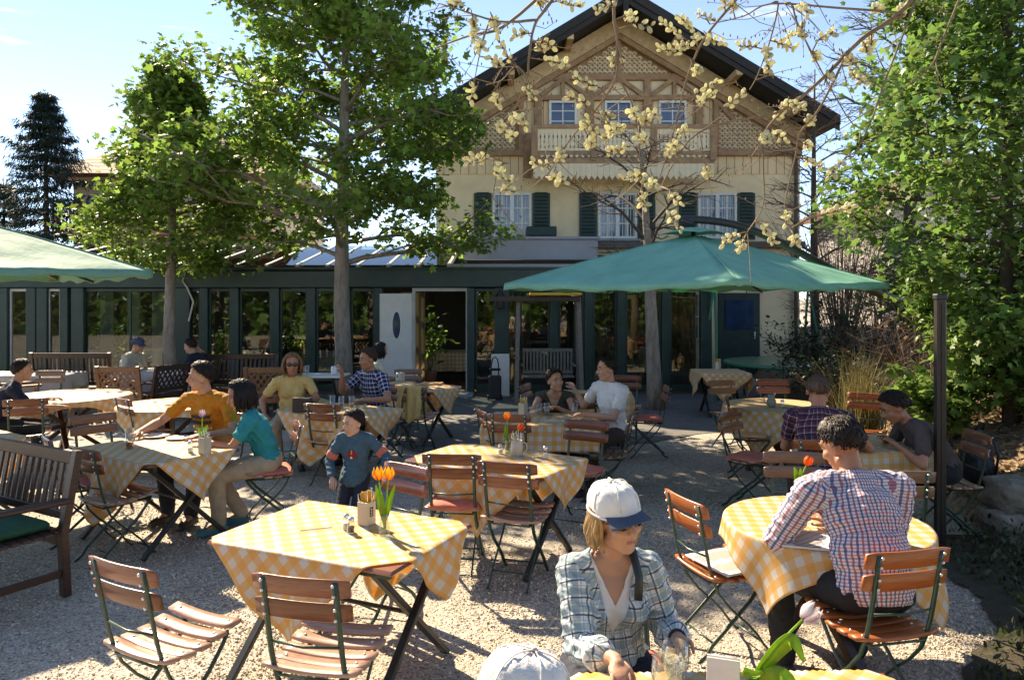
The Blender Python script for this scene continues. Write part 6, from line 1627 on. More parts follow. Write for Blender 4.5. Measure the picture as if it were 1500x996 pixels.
def bush(name, label, loc, h, w_, seed, n, mat, nst=14, lsize=.06, tmpl=(OVAL, OVAL_F), bark='twig_warm', cat='shrub'):
    root = thing(name, label, cat, loc); rg = random.Random(seed); mb = MB(); pts = []; ds = []
    for k in range(nst):
        a = rg.uniform(0, 6.283); e = rg.uniform(.2, 1.0); l = h * rg.uniform(.7, 1.1)
        p = V((rg.uniform(-.1, .1), rg.uniform(-.1, .1), 0)); P_ = [p]
        for i in range(5):
            p = p + V((math.cos(a) * w_ * e / 5, math.sin(a) * w_ * e / 5, l / 5 * (1 - .12 * i * e))) + V((rg.uniform(-1, 1), rg.uniform(-1, 1), 0)) * .03
            P_.append(p)
        mb.tube(P_, [.012, .010, .008, .006, .004, .002], 4, cap=False)
        for j in range(7):
            i = rg.randrange(1, 5); q = P_[i].lerp(P_[i + 1], rg.random()); a2 = rg.uniform(0, 6.283)
            e_ = q + V((math.cos(a2), math.sin(a2), rg.uniform(.1, .9))) * (h * .22)
            mb.tube([q, e_], [.004, .0015], 3, cap=False)
            for u in (.2, .5, .8, 1): pts.append(q.lerp(e_, u)[:]); ds.append((math.cos(a2), math.sin(a2), .5))
    mb.build('stem', MT[bark], root, True, fix=False)
    if n:
        r2 = np.random.default_rng(seed); pts = np.array(pts); ds = np.array(ds); i = r2.choice(len(pts), n)
        leaves('foliage', pts[i] + r2.normal(0, .05, (n, 3)), ds[i], lsize, mat, root, tmpl, .2, .7, r2)
    return root
bush('shrub', 'green leafy shrub behind the man in the brown shirt', (4.85, 8.5, .38), .8, .55, 61, 1500, MT['leaf3'], 22, .085, (LEAF, LEAF_F))
bush('shrub', 'low green shrub growing below the maple on the bank', (5.7, 7.6, .6), .8, .9, 62, 1500, MT['leaf3'], 22, .085, (LEAF, LEAF_F))
MT['leaf_dark'] = leaf_mat('dark_evergreen_leaf', (.02, .04, .018), None, .5)
bush('shrub', 'dark evergreen shrub beside the swing frame', (5.2, 12.6, .2), 1.5, 1.1, 63, 2600, MT['leaf_dark'], 26, .07)
bush('shrub', 'dark low evergreen shrub in front of the grass clump', (4.75, 11.0, .25), .9, .9, 66, 1800, MT['leaf_dark'], 26, .06)
bush('bramble', 'tangled bare bramble arching over the bank', (5.25, 9.6, .45), 1.5, 1.4, 64, 120, MT['chip'], 40, .05)
bush('bramble', 'reddish bare bush between the chalet corner and the maple', (6.6, 13.5, .5), 2.6, 1.6, 65, 200, MT['chip'], 46, .05)
bush('bramble', 'tall reddish brown thicket of bare stems at the right corner of the chalet', (6.7, 15.2, .5), 4.4, 1.7, 68, 500, MT['chip'], 80, .05)
bush('shrub', 'leafy green bush filling the gap between chalet corner and right maple', (7.6, 13.6, .6), 2.6, 1.2, 69, 4200, MT['leaf3'], 40, .09, (LEAF, LEAF_F))
# clump of ornamental grass
root = thing('ornamental_grass', 'tall clump of straw and olive ornamental grass on the bank', 'grass clump', (4.30, 9.25, .12))
rg = random.Random(5); vv = []; ff = []
for k in range(620):
    a = rg.uniform(0, 6.283); l = rg.uniform(.6, 1.4); bend = rg.uniform(.08, .65) ** 1.2; w0 = rg.uniform(.004, .008)
    px_, py_ = rg.gauss(0, .10), rg.gauss(0, .10); sd = V((-math.sin(a), math.cos(a), 0)) * w0; base = len(vv)
    for i in range(6):
        s = i / 5; x = math.cos(a) * bend * l * s * s; y = math.sin(a) * bend * l * s * s; z = l * (s - .35 * bend * s * s)
        for q in (-1, 1): vv.append((px_ + x + q * sd.x * (1 - .9 * s), py_ + y + q * sd.y * (1 - .9 * s), z))
    for i in range(5): ff.append((base + 2 * i, base + 2 * i + 1, base + 2 * i + 3, base + 2 * i + 2))
MT['grass'] = leaf_mat('straw_grass', (.21, .18, .075), None, .5, .6, .35)
np_mesh('foliage', vv, ff, MT['grass'], root)
# ground cover on the shaded right corner
MT['cover'] = leaf_mat('ground_cover_leaf', (.06, .075, .03), None, .8)
n = 12000; rg2 = np.random.default_rng(9)
gy_ = 2.9 + rg2.random(n) * 3.3; gx_ = 2.8 + .50 * (gy_ - 4.7) + rg2.random(n) ** .8 * 3.2
keep = (gx_ > 2.95 + .50 * (gy_ - 4.7) + .2 * np.sin(gy_ * 3)); gx_, gy_ = gx_[keep], gy_[keep]
o = leaves('ground_cover', np.stack([gx_, gy_, rg2.random(len(gx_)) ** 2 * .22], 1), np.stack([np.zeros(len(gx_)), np.zeros(len(gx_)), np.ones(len(gx_)) * .8], 1), .045, MT['cover'], None, (OVAL, OVAL_F), -.2, .7, rg2)
tag(o, 'low dark ground cover in the shaded corner below the stone wall', 'ground cover', kind='stuff')

# unseen thicket added behind the viewer to darken the reflections in the veranda panes
r2 = np.random.default_rng(77); n = 9000
p_ = np.stack([r2.uniform(-30, 24, n), r2.uniform(-11, -8, n), 5.2 * r2.random(n) ** .8 * (.75 + .25 * np.sin(r2.uniform(-30, 24, n)))], 1)
tag(leaves('reflection_thicket', p_, r2.normal(0, 1, (n, 3)), .55, MT['leaf3'], None, (LEAF, LEAF_F), .3, .6, r2), 'unseen thicket added for the reflections in the veranda panes', 'thicket', kind='stuff')
# ------------------------------------------------------------------ willow overhanging from above
MT['willow_bark'] = P('willow_bark', (.20, .14, .085), .8, .25, 12, (1, 1, .3), .003)
MT['catkin'] = P('willow_catkin', (.86, .79, .52), .9, .3, 90, trans=.45, island=.2, bump=.004, bscale=220)
MT['bud_scale'] = P('bud_scale', (.12, .06, .03), .6, .2, 20)
def willow():
    root = thing('pussy_willow', 'pussy willow whose bare twigs with cream catkins hang across the top', 'tree', (4.6, 2.6, 0))
    O = V(root.location); rg = random.Random(12)
    tb = MB(); base = V((0, 0, 0)); top = V((-.25, .5, 3.9))
    tb.tube([base, V((.05, .1, 1.5)), V((-.05, .3, 2.8)), top], [.17, .14, .12, .09], 10); tb.build('trunk', MT['willow_bark'], root, True)
    bmb = MB(); segs = []
    def limb(px, r0, r1, start=None, n=6):
        pts = [dp(*p) - O for p in px]
        if start is None:
            start = min(segs, key=lambda q: (q - pts[0]).length); pts = [start] + pts; start = None
        else: pts = [start] + pts
        # smooth the polyline
        P_ = []
        for i in range(len(pts) - 1):
            a, b = pts[max(i - 1, 0)], pts[i]; c, d = pts[i + 1], pts[min(i + 2, len(pts) - 1)]
            for k in range(4):
                t = k / 4
                P_.append(.5 * ((2 * b) + (c - a) * t + (2 * a - 5 * b + 4 * c - d) * t * t + (-a + 3 * b - 3 * c + d) * t ** 3))
        P_.append(pts[-1]); m = len(P_) - 1
        bmb.tube(P_, [r0 + (r1 - r0) * i / m for i in range(m + 1)], 6)
        segs.extend(P_[4:])
    # limbs: pixel x, pixel y, distance
    limb([(1480, -160, 3.1), (1330, 8, 3.2), (1262, 58, 3.25), (1200, 120, 3.3), (1140, 165, 3.35), (1072, 178, 3.4), (1010, 205, 3.4), (960, 290, 3.45)], .0145, .0025, top)
    limb([(1300, -260, 3.2), (1130, -60, 3.3), (1075, 4, 3.35), (1030, 60, 3.4), (1005, 120, 3.4), (985, 200, 3.45), (965, 265, 3.5)], .011, .002, top)
    limb([(1250, -330, 3.0), (1000, -120, 3.05), (906, -8, 3.1), (904, 60, 3.1), (902, 115, 3.1), (870, 165, 3.15), (835, 205, 3.2), (800, 260, 3.25)], .011, .002, top)
    limb([(1150, -400, 3.1), (900, -120, 3.15), (806, 5, 3.2), (783, 38, 3.2), (775, 85, 3.2), (772, 118, 3.2), (758, 150, 3.25), (735, 215, 3.3), (722, 290, 3.3)], .010, .002, top)
    limb([(830, -40, 3.2), (740, 38, 3.25), (690, 52, 3.3), (640, 70, 3.35)], .010, .003)
    limb([(720, 25, 3.25), (705, 70, 3.25), (695, 118, 3.3)], .006, .002)
    limb([(780, 30, 3.2), (730, 32, 3.2), (665, 12, 3.25), (640, 5, 3.3)], .007, .002)
    limb([(772, 112, 3.2), (755, 98, 3.25), (735, 118, 3.3), (712, 125, 3.3)], .006, .002)
    limb([(1320, 20, 3.2), (1225, 12, 3.3), (1130, 6, 3.4), (1090, 24, 3.45), (1040, 36, 3.5)], .007, .002)
    limb([(1240, 80, 3.25), (1200, 160, 3.3), (1172, 195, 3.35), (1165, 230, 3.4), (1150, 300, 3.4), (1158, 335, 3.4)], .007, .002)
    limb([(1150, 160, 3.35), (1120, 195, 3.4), (1118, 240, 3.4), (1118, 300, 3.45), (1095, 340, 3.5)], .006, .002)
    limb([(1140, 7, 3.4), (1128, 60, 3.4), (1110, 110, 3.45), (1098, 132, 3.5)], .005, .002)
    limb([(1160, 8, 3.35), (1175, 50, 3.4), (1240, 170, 3.5), (1265, 190, 3.5)], .005, .002)
    limb([(1340, 5, 3.2), (1300, 110, 3.1), (1275, 180, 3.1), (1250, 230, 3.1)], .006, .002)
    limb([(1420, -60, 3.1), (1380, 60, 3.1), (1350, 110, 3.1), (1230, 190, 3.2)], .007, .002)
    limb([(905, 115, 3.1), (925, 150, 3.15), (935, 200, 3.2), (940, 275, 3.2)], .005, .002)
    limb([(1005, 125, 3.4), (1025, 150, 3.4), (1050, 165, 3.4)], .004, .002)
    limb([(985, 200, 3.45), (1010, 220, 3.45), (1040, 245, 3.5)], .004, .002)
    clusters = [(690, 15), (718, 18), (668, 8), (692, 55), (742, 78), (722, 90), (800, 68), (812, 92), (795, 12), (830, 8), (700, 126), (733, 128), (782, 118), (770, 165), (752, 178), (735, 190), (748, 200), (720, 240), (706, 238), (745, 280), (738, 262), (700, 232),
                (850, 165), (862, 188), (886, 15), (902, 68), (892, 76), (932, 42), (918, 25), (890, 180), (872, 195), (905, 190), (905, 222), (830, 212), (815, 214), (940, 182), (930, 170), (790, 243), (816, 264), (985, 78), (1002, 70), (1020, 66), (1012, 88), (1075, 18), (1062, 8), (1030, 28), (1045, 62), (1035, 132), (1025, 150), (1040, 145), (1072, 150), (990, 218), (1000, 195), (982, 205), (940, 205), (950, 170), (935, 282), (925, 262), (952, 272), (1042, 240), (988, 292), (985, 322),
                (1130, 82), (1150, 68), (1165, 52), (1180, 32), (1180, 15), (1210, 58), (1232, 72), (1240, 92), (1150, 160), (1165, 158), (1140, 172), (1135, 202), (1122, 205), (1185, 180), (1178, 215), (1190, 240), (1160, 338), (1152, 325), (1092, 345), (1075, 350), (1122, 342), (1125, 80), (1195, 85), (1220, 95), (1250, 110), (1225, 250), (1230, 310), (1222, 312), (1285, 15), (1262, 60), (1275, 45), (1320, 20), (1095, 70), (765, 52), (705, 70), (845, 150), (860, 125), (790, 75), (1010, 40), (1030, 45), (985, 45)]
    S = np.array([s[:] for s in segs]); cm = MB(); bs = MB(); tw = MB()
    Ov = np.array(O[:])
    pix = np.stack([CX + F * (S[:, 0] + Ov[0]) / (S[:, 1] + Ov[1]), HY + F * (CH - S[:, 2] - Ov[2]) / (S[:, 1] + Ov[1])], 1)
    made = []
    for (px, py) in clusters:
        i = int(np.argmin(((pix - (px, py)) ** 2).sum(1))); a = V(S[i]); depth = a.y + O.y + rg.uniform(-.12, .12)
        e = dp(px, py, depth) - O
        d = e - a
        if d.length < .06: d = V((rg.uniform(-.3, .3), rg.uniform(-.3, .3), -.5)).normalized() * .10
        mid = a + d * .5 + V((rg.uniform(-.02, .02), rg.uniform(-.02, .02), rg.uniform(0, .03)))
        end = e + d.normalized() * .05
        tw.tube([a, mid, e, end], [.0035, .003, .0024, .0018], 5)
        made.append((mid, e, end))
    for (mid, e, end) in made:
        u = (end - mid).normalized(); k = rg.randint(8, 13)
        for j in range(k):
            s = j / k; q = (e + (mid - e).normalized() * .055).lerp(end + (end - e).normalized() * .02, s)
            a = j * 2.4 + rg.uniform(-.4, .4); o1 = u.orthogonal().normalized(); o2 = u.cross(o1)
            dv = (o1 * math.cos(a) + o2 * math.sin(a)) * rg.uniform(.5, .9) + u * rg.uniform(.3, .9) + V((0, 0, rg.uniform(.0, .5))); dv.normalize()
            ln = rg.uniform(.022, .036); rr = ln * rg.uniform(.25, .33)
            c = q + dv * (ln * .5 + .004)
            M3 = dv.to_track_quat('Z', 'Y').to_matrix()
            cm.ell(c, (rr, rr, ln * .5), M3, 10, 8)
            bs.ell(q + dv * .004, (rr * .55, rr * .55, .008), M3, 6, 4)
    bmb.build('branch', MT['willow_bark'], root, True); tw.build('twig', MT['willow_bark'], root, True, fix=False)
    cm.build('catkin', MT['catkin'], root, True, fix=False)['kind'] = 'stuff'; bs.build('bud_scale', MT['bud_scale'], root, True, fix=False)['kind'] = 'stuff'
    # fine side twigs with small buds
    f_ = MB()
    for k in range(150):
        a = V(S[rg.randrange(len(S))]); d = V((rg.uniform(-1, 1), rg.uniform(-.6, .6), rg.uniform(-1, .5))).normalized() * rg.uniform(.08, .30)
        m = a + d * .5 + V((0, 0, rg.uniform(-.03, .03)))
        f_.tube([a, m, a + d], [.0022, .0016, .001], 4, cap=False)
        for s in (.4, .6, .8, 1):
            q = a + d * s; f_.ell(q, (.003, .003, .007), None, 5, 4)
    f_.build('side_twig', MT['willow_bark'], root, True, fix=False)
willow()

# ------------------------------------------------------------------ houses behind
bh = thing('background_house', 'brown roofed neighbouring house half hidden behind the maples on the left', 'house', ((250 - CX) / F * 27, 27, 0))
MT['roof_brown'] = P('brown_roof_tiles', (.15, .062, .042), .8, .3, 10, bump=.02)
MT['wall_pale'] = P('pale_render', (.55, .49, .41), .9, .1, 2)
mb = MB(); mb.box((0, 4, 3.2), (7.0, 8, 6.4)); mb.build('wall', MT['wall_pale'], bh)
mb = MB(); e, z0, z1 = 4.2, 6.3, 8.6
vs = [(-e, -1, z0), (e, -1, z0), (e, 9, z0), (-e, 9, z0), (-1.8, 4, z1), (1.8, 4, z1)]
mb.add(vs, [(0, 1, 5, 4), (1, 2, 5), (2, 3, 4, 5), (3, 0, 4), (3, 2, 1, 0)])
for k in range(12):
    t = k / 12; mb.box((0, -1 + 5 * t, z0 + (z1 - z0) * t + .02), (2 * (e + (1.8 - e) * t) - .1, .42, .05), Matrix.Rotation(math.atan2(z1 - z0, 5), 3, 'X'))
mb.build('roof', MT['roof_brown'], bh)
mb = MB(); mb.box((0, -.7, 4.2), (7.0, 1.2, .12)); mb.box((0, -1.28, 5.1), (7.0, .06, .08))
for k in range(60): mb.box((-3.45 + k * .117, -1.28, 4.66), (.05, .04, .84))
mb.build('balcony', MT['timber'], bh)
for x in (-2.6, -.6, 1.6): window(bh, x, 4.5, 5.6, .9, -.01, (2, 2))
bh = thing('background_house', 'white distant house glimpsed between bare twigs on the right', 'house', (21.0, 34, 0), R(8))
mb = MB(); mb.box((0, 3, 3.0), (9, 6, 6.0)); mb.prism([(-4.5, 6), (4.5, 6), (0, 8.2)], 0, 6); mb.build('wall', P('white_render', (.36, .33, .30), .9, .05, 2), bh)
mb = MB()
for s in (-1, 1):
    pr = [(0, 8.25), (s * 5.1, 5.75), (s * 5.1, 5.95), (0, 8.47)]; mb.prism(pr if s > 0 else pr[::-1], -.6, 6.6)
mb.build('roof', MT['roof_brown'], bh)
for x in (-2.5, 0, 2.5): window(bh, x, 3.6, 4.9, 1.0, -.01, (2, 2))
# ================================================================== umbrellas
def umbrella(label, c, half, zrim, zpeak, rot, mat, mast, boom=None, seed=0, tilt=(0, 0)):
    t = thing('garden_umbrella', label, 'umbrella', (c[0], c[1], 0), 0, 'large green cantilever umbrellas')
    cs = [V((half * math.cos(rot + k * math.pi / 2), half * math.sin(rot + k * math.pi / 2), 0)) for k in range(4)]
    def z_at(x, y, r): return zpeak - (zpeak - zrim) * (r ** 1.08) + tilt[0] * x + tilt[1] * y
    mb = MB(); n = 22; rg = random.Random(seed)
    for k in range(4):
        a, b = cs[k], cs[(k + 1) % 4]; base = len(mb.v)
        for j in range(n + 1):
            r = .04 + .96 * j / n
            for i in range(n + 1):
                s = i / n; p = a.lerp(b, s) * r; q = 4 * s * (1 - s)
                p = p * (1 - .035 * q * r)
                z = z_at(p.x, p.y, r) - .045 * q * r * (1.3 - r) * 1.8 + q * r * (.012 * math.sin(15 * r + 6 * s + k + seed) + .010 * abs(math.sin(9 * r - 11 * s + k)) ** 3 + .007 * math.sin(27 * r + 9 * math.sin(5 * s + k)))
                mb.v.append((p.x, p.y, z))
        for i in range(n + 1):                              # hem hanging down a little
            v = V(mb.v[base + n * (n + 1) + i]); s = i / n; mb.v.append((v.x * 1.004, v.y * 1.004, v.z - .055 - .014 * math.sin(i * 1.3 + k)))
        for j in range(n + 1):
            for i in range(n): q = base + j * (n + 1) + i; mb.f.append((q, q + 1, q + n + 2, q + n + 1)); mb.m.append(0)
    ca = mb.build('canopy', MT[mat], t, True, fix=False); so_ = ca.modifiers.new('thick', 'SOLIDIFY'); so_.thickness = .003
    sm_ = MB()
    for k in range(4):
        for e, q in ((cs[k], 0), ((cs[k] + cs[(k + 1) % 4]) / 2, 1)):
            sm_.tube([(e.x * r * (1 - .035 * q * r), e.y * r * (1 - .035 * q * r), z_at(e.x * r, e.y * r, r) - .081 * q * r * (1.3 - r) + (.004 if q == 0 else .012 * q * r * 0)) for r in np.linspace(.2, 1, 12)], .006, 5) if q == 0 else None
    sm_.build('seam', MT[mat], ca, True)
    mb = MB()
    for k in range(4):                                      # vent cap
        a, b = cs[k] * .19, cs[(k + 1) % 4] * .19; base = len(mb.v)
        for j in range(9):
            r = j / 8
            for i in range(9):
                s = i / 8; p = a.lerp(b, s) * r; mb.v.append((p.x, p.y, zpeak + .075 - .085 * r ** 1.5 + .028 * 4 * s * (1 - s) * r))
        for j in range(8):
            for i in range(8): q = base + j * 9 + i; mb.f.append((q, q + 1, q + 10, q + 9)); mb.m.append(0)
    o = mb.build('vent_cap', MT[mat], ca, True, fix=False); o.modifiers.new('thick', 'SOLIDIFY').thickness = .004
    for k in range(8):
        e = cs[k // 2] if k % 2 == 0 else (cs[k // 2] + cs[(k // 2 + 1) % 4]) / 2 * .965
        mb = MB(); mb.beam((0, 0, zpeak - (.06 if k % 2 == 0 else .11)), (e.x * .99, e.y * .99, z_at(e.x, e.y, 1) - (.035 if k % 2 == 0 else .085)), .018, .028); rb = mb.build('rib', MT['wood_old'] if k % 2 == 0 else MT['dark_metal'], t)
        m_ = V((e.x * .5, e.y * .5, z_at(e.x * .5, e.y * .5, .5) - .12)); mb = MB(); mb.beam((0, 0, zrim - .02), m_, .016, .022); mb.build('strut', MT['wood_old'], rb)
    mb = MB(); mb.lathe([(.05, zrim - .05), (.055, zrim), (.03, zrim + .02), (.025, zpeak + .10)], 12); mb.build('hub', MT['dark_metal'], t, True)
    M_ = V(mast[:3]) - V((c[0], c[1], 0))
    mb = MB(); mb.box((M_.x, M_.y, mast[3] / 2), (.095, .075, mast[3]), bev=.012); mb.box((M_.x, M_.y - .0395, mast[3] / 2), (.022, .006, mast[3] - .1)); mb.build('mast', MT['mast'], t)
    mb = MB(); mb.box((M_.x, M_.y, .05), (.9, .12, .06), bev=.01); mb.box((M_.x, M_.y, .052), (.12, .9, .06), bev=.01); mb.box((M_.x, M_.y, .12), (.16, .16, .12), bev=.01); mb.build('base', MT['mast'], t)
    mb = MB(); mb.box((M_.x - .06, M_.y, mast[3] * .62), (.07, .07, .12), bev=.01); mb.tube([(M_.x - .10, M_.y, mast[3] * .62), (M_.x - .17, M_.y, mast[3] * .62), (M_.x - .17, M_.y - .02, mast[3] * .55)], .010, 6); mb.build('crank', MT['dark_metal'], t)
    pts = [V((M_.x, M_.y, mast[3] - .05))] + [V(p) - V((c[0], c[1], 0)) for p in boom] + [V((0, 0, zpeak + .12))]
    P_ = []
    for i in range(len(pts) - 1):
        a, b = pts[max(i - 1, 0)], pts[i]; e, d = pts[i + 1], pts[min(i + 2, len(pts) - 1)]
        for k in range(6):
            u = k / 6; P_.append(.5 * ((2 * b) + (e - a) * u + (2 * a - 5 * b + 4 * e - d) * u * u + (-a + 3 * b - 3 * e + d) * u ** 3))
    P_.append(pts[-1]); mb = MB(); mb.tube(P_, .04, 10, flat=(.8, 1.1)); mb.build('boom', MT['dark_metal'], t, True)
    return t
MT['mast'] = P('brown_anodised_metal', (.045, .036, .030), .45, .2, 20, metal=.3)
umbrella('open green umbrella above the couple, its boom arching to the right', (1.98, 8.2), 2.07, 2.14, 2.68, R(-4), 'canopy', (5.25, 9.7, 0, 2.0), [dp(1290, 432, 9.2), dp(1195, 382, 8.7), dp(1090, 333, 8.4), dp(1005, 321, 8.25)], 3)
po = thing('metal_post', 'brown square metal post standing beside the person in brown', 'post', (3.42, 6.0, 0)); mb = MB(); mb.box((0, 0, 1.0), (.075, .07, 2.0), bev=.012); mb.box((0, -.0365, 1.0), (.018, .006, 1.9)); mb.build('shaft', MT['mast'], po); mb = MB(); mb.box((0, 0, .02), (.24, .24, .04), bev=.008); mb.build('base_plate', MT['mast'], po); mb = MB(); mb.box((0, 0, 2.0), (.09, .08, .05), bev=.01); mb.build('cap', MT['dark_metal'], po)
umbrella('faded green umbrella entering at the left edge', (-5.26, 7.0), 1.86, 2.24, 2.77, R(3), 'canopy_pale', (-7.4, 5.8, 0, 1.9), [(-7.0, 6.0, 2.4), (-6.4, 6.4, 2.86), (-5.7, 6.8, 2.98)], 5)

# ================================================================== wooden seats
def bench(label, name, loc, face, w_, mat, back='slat', hb=.94, arms=True, cat='bench', group=None, d=.52):
    t = thing(name, label, cat, (loc[0], loc[1], 0), face_rot(*face), group); m = MT[mat]; bv = .006
    for s in (-1, 1):
        x = s * (w_ / 2 - .035)
        mb = MB(); mb.beam((x, -d / 2 - .06, hb), (x, -d / 2 + .04, .42), .065, .05, (0, 1, 0), bv); mb.beam((x, -d / 2 + .04, .43), (x, -d / 2 + .02, 0), .066, .052, (0, 1, 0), bv); mb.build('leg', m, t)
        mb = MB(); mb.box((x, d / 2 - .03, .31), (.065, .06, .62), bev=bv); mb.build('leg', m, t)
        if arms: mb = MB(); mb.beam((x, -d / 2 - .01, .635), (x, d / 2 + .04, .650), .085, .035, (0, 0, 1), .01); mb.build('armrest', m, t)
        mb = MB(); mb.beam((x, -d / 2 + .05, .16), (x, d / 2 - .05, .16), .03, .05, (0, 0, 1), bv); mb.build('side_rail', m, t)
    mb = MB(); mb.box((0, d / 2 - .03, .385), (w_ - .14, .03, .075), bev=bv); mb.box((0, -d / 2 + .05, .385), (w_ - .14, .03, .075), bev=bv)
    for k in range(7): mb.box((0, -d / 2 + .07 + k * (d - .08) / 6.4, .435 + (.008 if k in (0, 6) else 0)), (w_ - .01 - .13 * (k < 1), .058, .022), bev=.005)
    mb.build('seat', m, t)
    mb = MB(); y0, y1 = -d / 2 - .01, -d / 2 - .055
    mb.beam((-w_ / 2 + .068, y1 + .004, hb - .05), (w_ / 2 - .068, y1 + .004, hb - .05), .035, .09, (0, 0, 1), bv); mb.beam((-w_ / 2 + .068, y0 + .012, .53), (w_ / 2 - .068, y0 + .012, .53), .03, .06, (0, 0, 1), bv)
    a = V((0, y0 + .012, .555)); b = V((0, y1 + .004, hb - .09)); iw = w_ - .14
    if back == 'slat':
        n = int(iw / .075)
        for k in range(n): x = -iw / 2 + (k + .5) * iw / n; mb.beam((x, a.y, a.z), (x, b.y, b.z), .042, .016, (0, 1, 0), .002)
    else:
        for k in range(-1, 2):
            x0 = k * iw / 3
            for (p, q) in (((-.5, 0), (.5, 1)), ((.5, 0), (-.5, 1)), ((0, 0), (.5, .5)), ((0, 0), (-.5, .5)), ((0, 1), (.5, .5)), ((0, 1), (-.5, .5))):
                A_ = a.lerp(b, p[1]); B_ = a.lerp(b, q[1]); mb.beam((x0 + p[0] * iw / 3, A_.y + .004 * (p[0] > 0), A_.z), (x0 + q[0] * iw / 3, B_.y + .004 * (p[0] > 0), B_.z), .030, .014, (0, 1, 0), .002)
    mb.build('backrest', m, t)
    return t
bq = bench('dark teak bench with green cushion cut by the lower left edge', 'garden_bench', (-3.75, 5.19), (-.5, -.87), 1.55, 'wood_dark', 'slat', .96, group='dark teak garden benches')
t = thing('bench_cushion', 'dark green pad on the dark bench at the lower left', 'cushion', (-3.77, 5.15, .447), bq.rotation_euler.z); mb = MB(); mb.box((0, 0, .032), (1.35, .46, .064), bev=.025); mb.build('pad', MT['cushion_green'], t, True)
t = thing('bag', 'navy cloth bag lying on the dark bench at the left edge', 'bag', (-3.80, 5.30, .512), bq.rotation_euler.z); mb = MB(); mb.ell((0, 0, .12), (.24, .12, .13), None, 20, 12); mb.tube([(-.12, -.02, .2), (-.1, -.05, .30), (.1, -.05, .30), (.12, -.02, .2)], .014, 8); mb.build('body', MT['navy'], t, True)
bench('latticed teak armchair facing away before the veranda', 'armchair', ((188 - CX) / F * 12.0, 12.0), (.05, 1), .72, 'teak', 'lattice', .92, cat='armchair', group='latticed teak armchairs')
bench('latticed teak armchair behind the woman in pale yellow', 'armchair', ((398 - CX) / F * 11.9, 11.9), (-.1, 1), .72, 'teak', 'lattice', .92, cat='armchair', group='latticed teak armchairs')
bench('latticed armchair turned sideways left of the man in orange', 'armchair', ((233 - CX) / F * 12.2, 12.2), (-.9, .4), .70, 'wood_dark', 'lattice', .92, cat='armchair', group='latticed teak armchairs')
bench('brown high backed bench left of the latticed armchair', 'garden_bench', ((118 - CX) / F * 13.1, 13.1), (0, 1), 1.4, 'wood_dark', 'slat', 1.05, group='dark teak garden benches')
bench('brown bench behind the heads of the orange and teal pair', 'garden_bench', ((345 - CX) / F * 12.9, 12.9), (0, -1), 1.3, 'wood_dark', 'slat', 1.0, group='dark teak garden benches')
bench('pale teak armchair at the far left behind the octagonal table', 'armchair', ((28 - CX) / F * 11.6, 11.6), (.8, .5), .66, 'teak', 'slat', .88, cat='armchair', group='latticed teak armchairs')
for k, (px, y) in enumerate(((470, 17.2), (650, 17.6), (800, 17.3), (930, 17.2), (250, 17.3), (130, 17.4))):
    lab = ['behind the maple trunk', 'seen through the open door', 'behind the swing bench', 'left of the pale trunk', 'left of the smaller maple trunk', 'at the far left'][k]
    x = (px - CX) / F * y; tt = rect_table('dining table inside the veranda ' + lab, (x, y), (1, 0), 1.2, .8); tt['group'] = 'dining tables inside the veranda'
    cloth('pale cloth on the indoor table ' + lab, tt, (.6, .4), 1.7, 0, mat='cloth_white' if k != 1 else 'gingham', seed=50 + k, n=32, group='cloths inside the veranda')
    for s in (-1, 1): chair('indoor chair ' + ('left' if s < 0 else 'right') + ' of the table ' + lab, (x + s * .8, y), (-s, 0), 'wood_dark')

# wooden swing seat before the veranda
sw = thing('garden_swing', 'weathered wooden swing bench hanging in a frame with a yellow edged roof', 'swing', ((803 - CX) / F * 14.6, 14.6, 0)); m = MT['grey_wood']
for s in (-1, 1):
    for y in (-.45, .45): mb = MB(); mb.beam((s * .62, y, 0), (s * .58, y * .35, 2.0), .08, .07, (0, 1, 0), .008); mb.build('leg', m, sw)
mb = MB(); mb.box((-.28, -.28, 1.96), (1.75, .10, .10), bev=.01); mb.box((0, .2, 1.96), (1.3, .09, .10), bev=.01); mb.build('top_beam', MT['wood_dark'], sw)
mb = MB(); mb.box((.12, -.34, 2.055), (.98, .32, .05), bev=.008); mb.build('roof_board', P('yellow_painted_board', (.65, .38, .02), .5, .15, 8), sw)
mb = MB()
for k in range(5): mb.box((0, -.15 + k * .085, .46), (1.0, .07, .022), bev=.004)
mb.box((0, .24, .95), (1.0, .03, .07), bev=.005); mb.box((0, .21, .52), (1.0, .03, .06), bev=.005)
for k in range(15): mb.box((-.47 + k * .067, .225, .735), (.035, .015, .40))
mb.box((-.5, .03, .68), (.05, .5, .035), bev=.005); mb.box((.5, .03, .68), (.05, .5, .035), bev=.005); mb.build('seat', m, sw)
for s in (-1, 1): mb = MB(); mb.tube([(s * .5, -.12, .68), (s * .52, -.02, 1.92)], .008, 5); mb.tube([(s * .5, .24, .95), (s * .52, .06, 1.92)], .008, 5); mb.build('chain', MT['dark_metal'], sw)
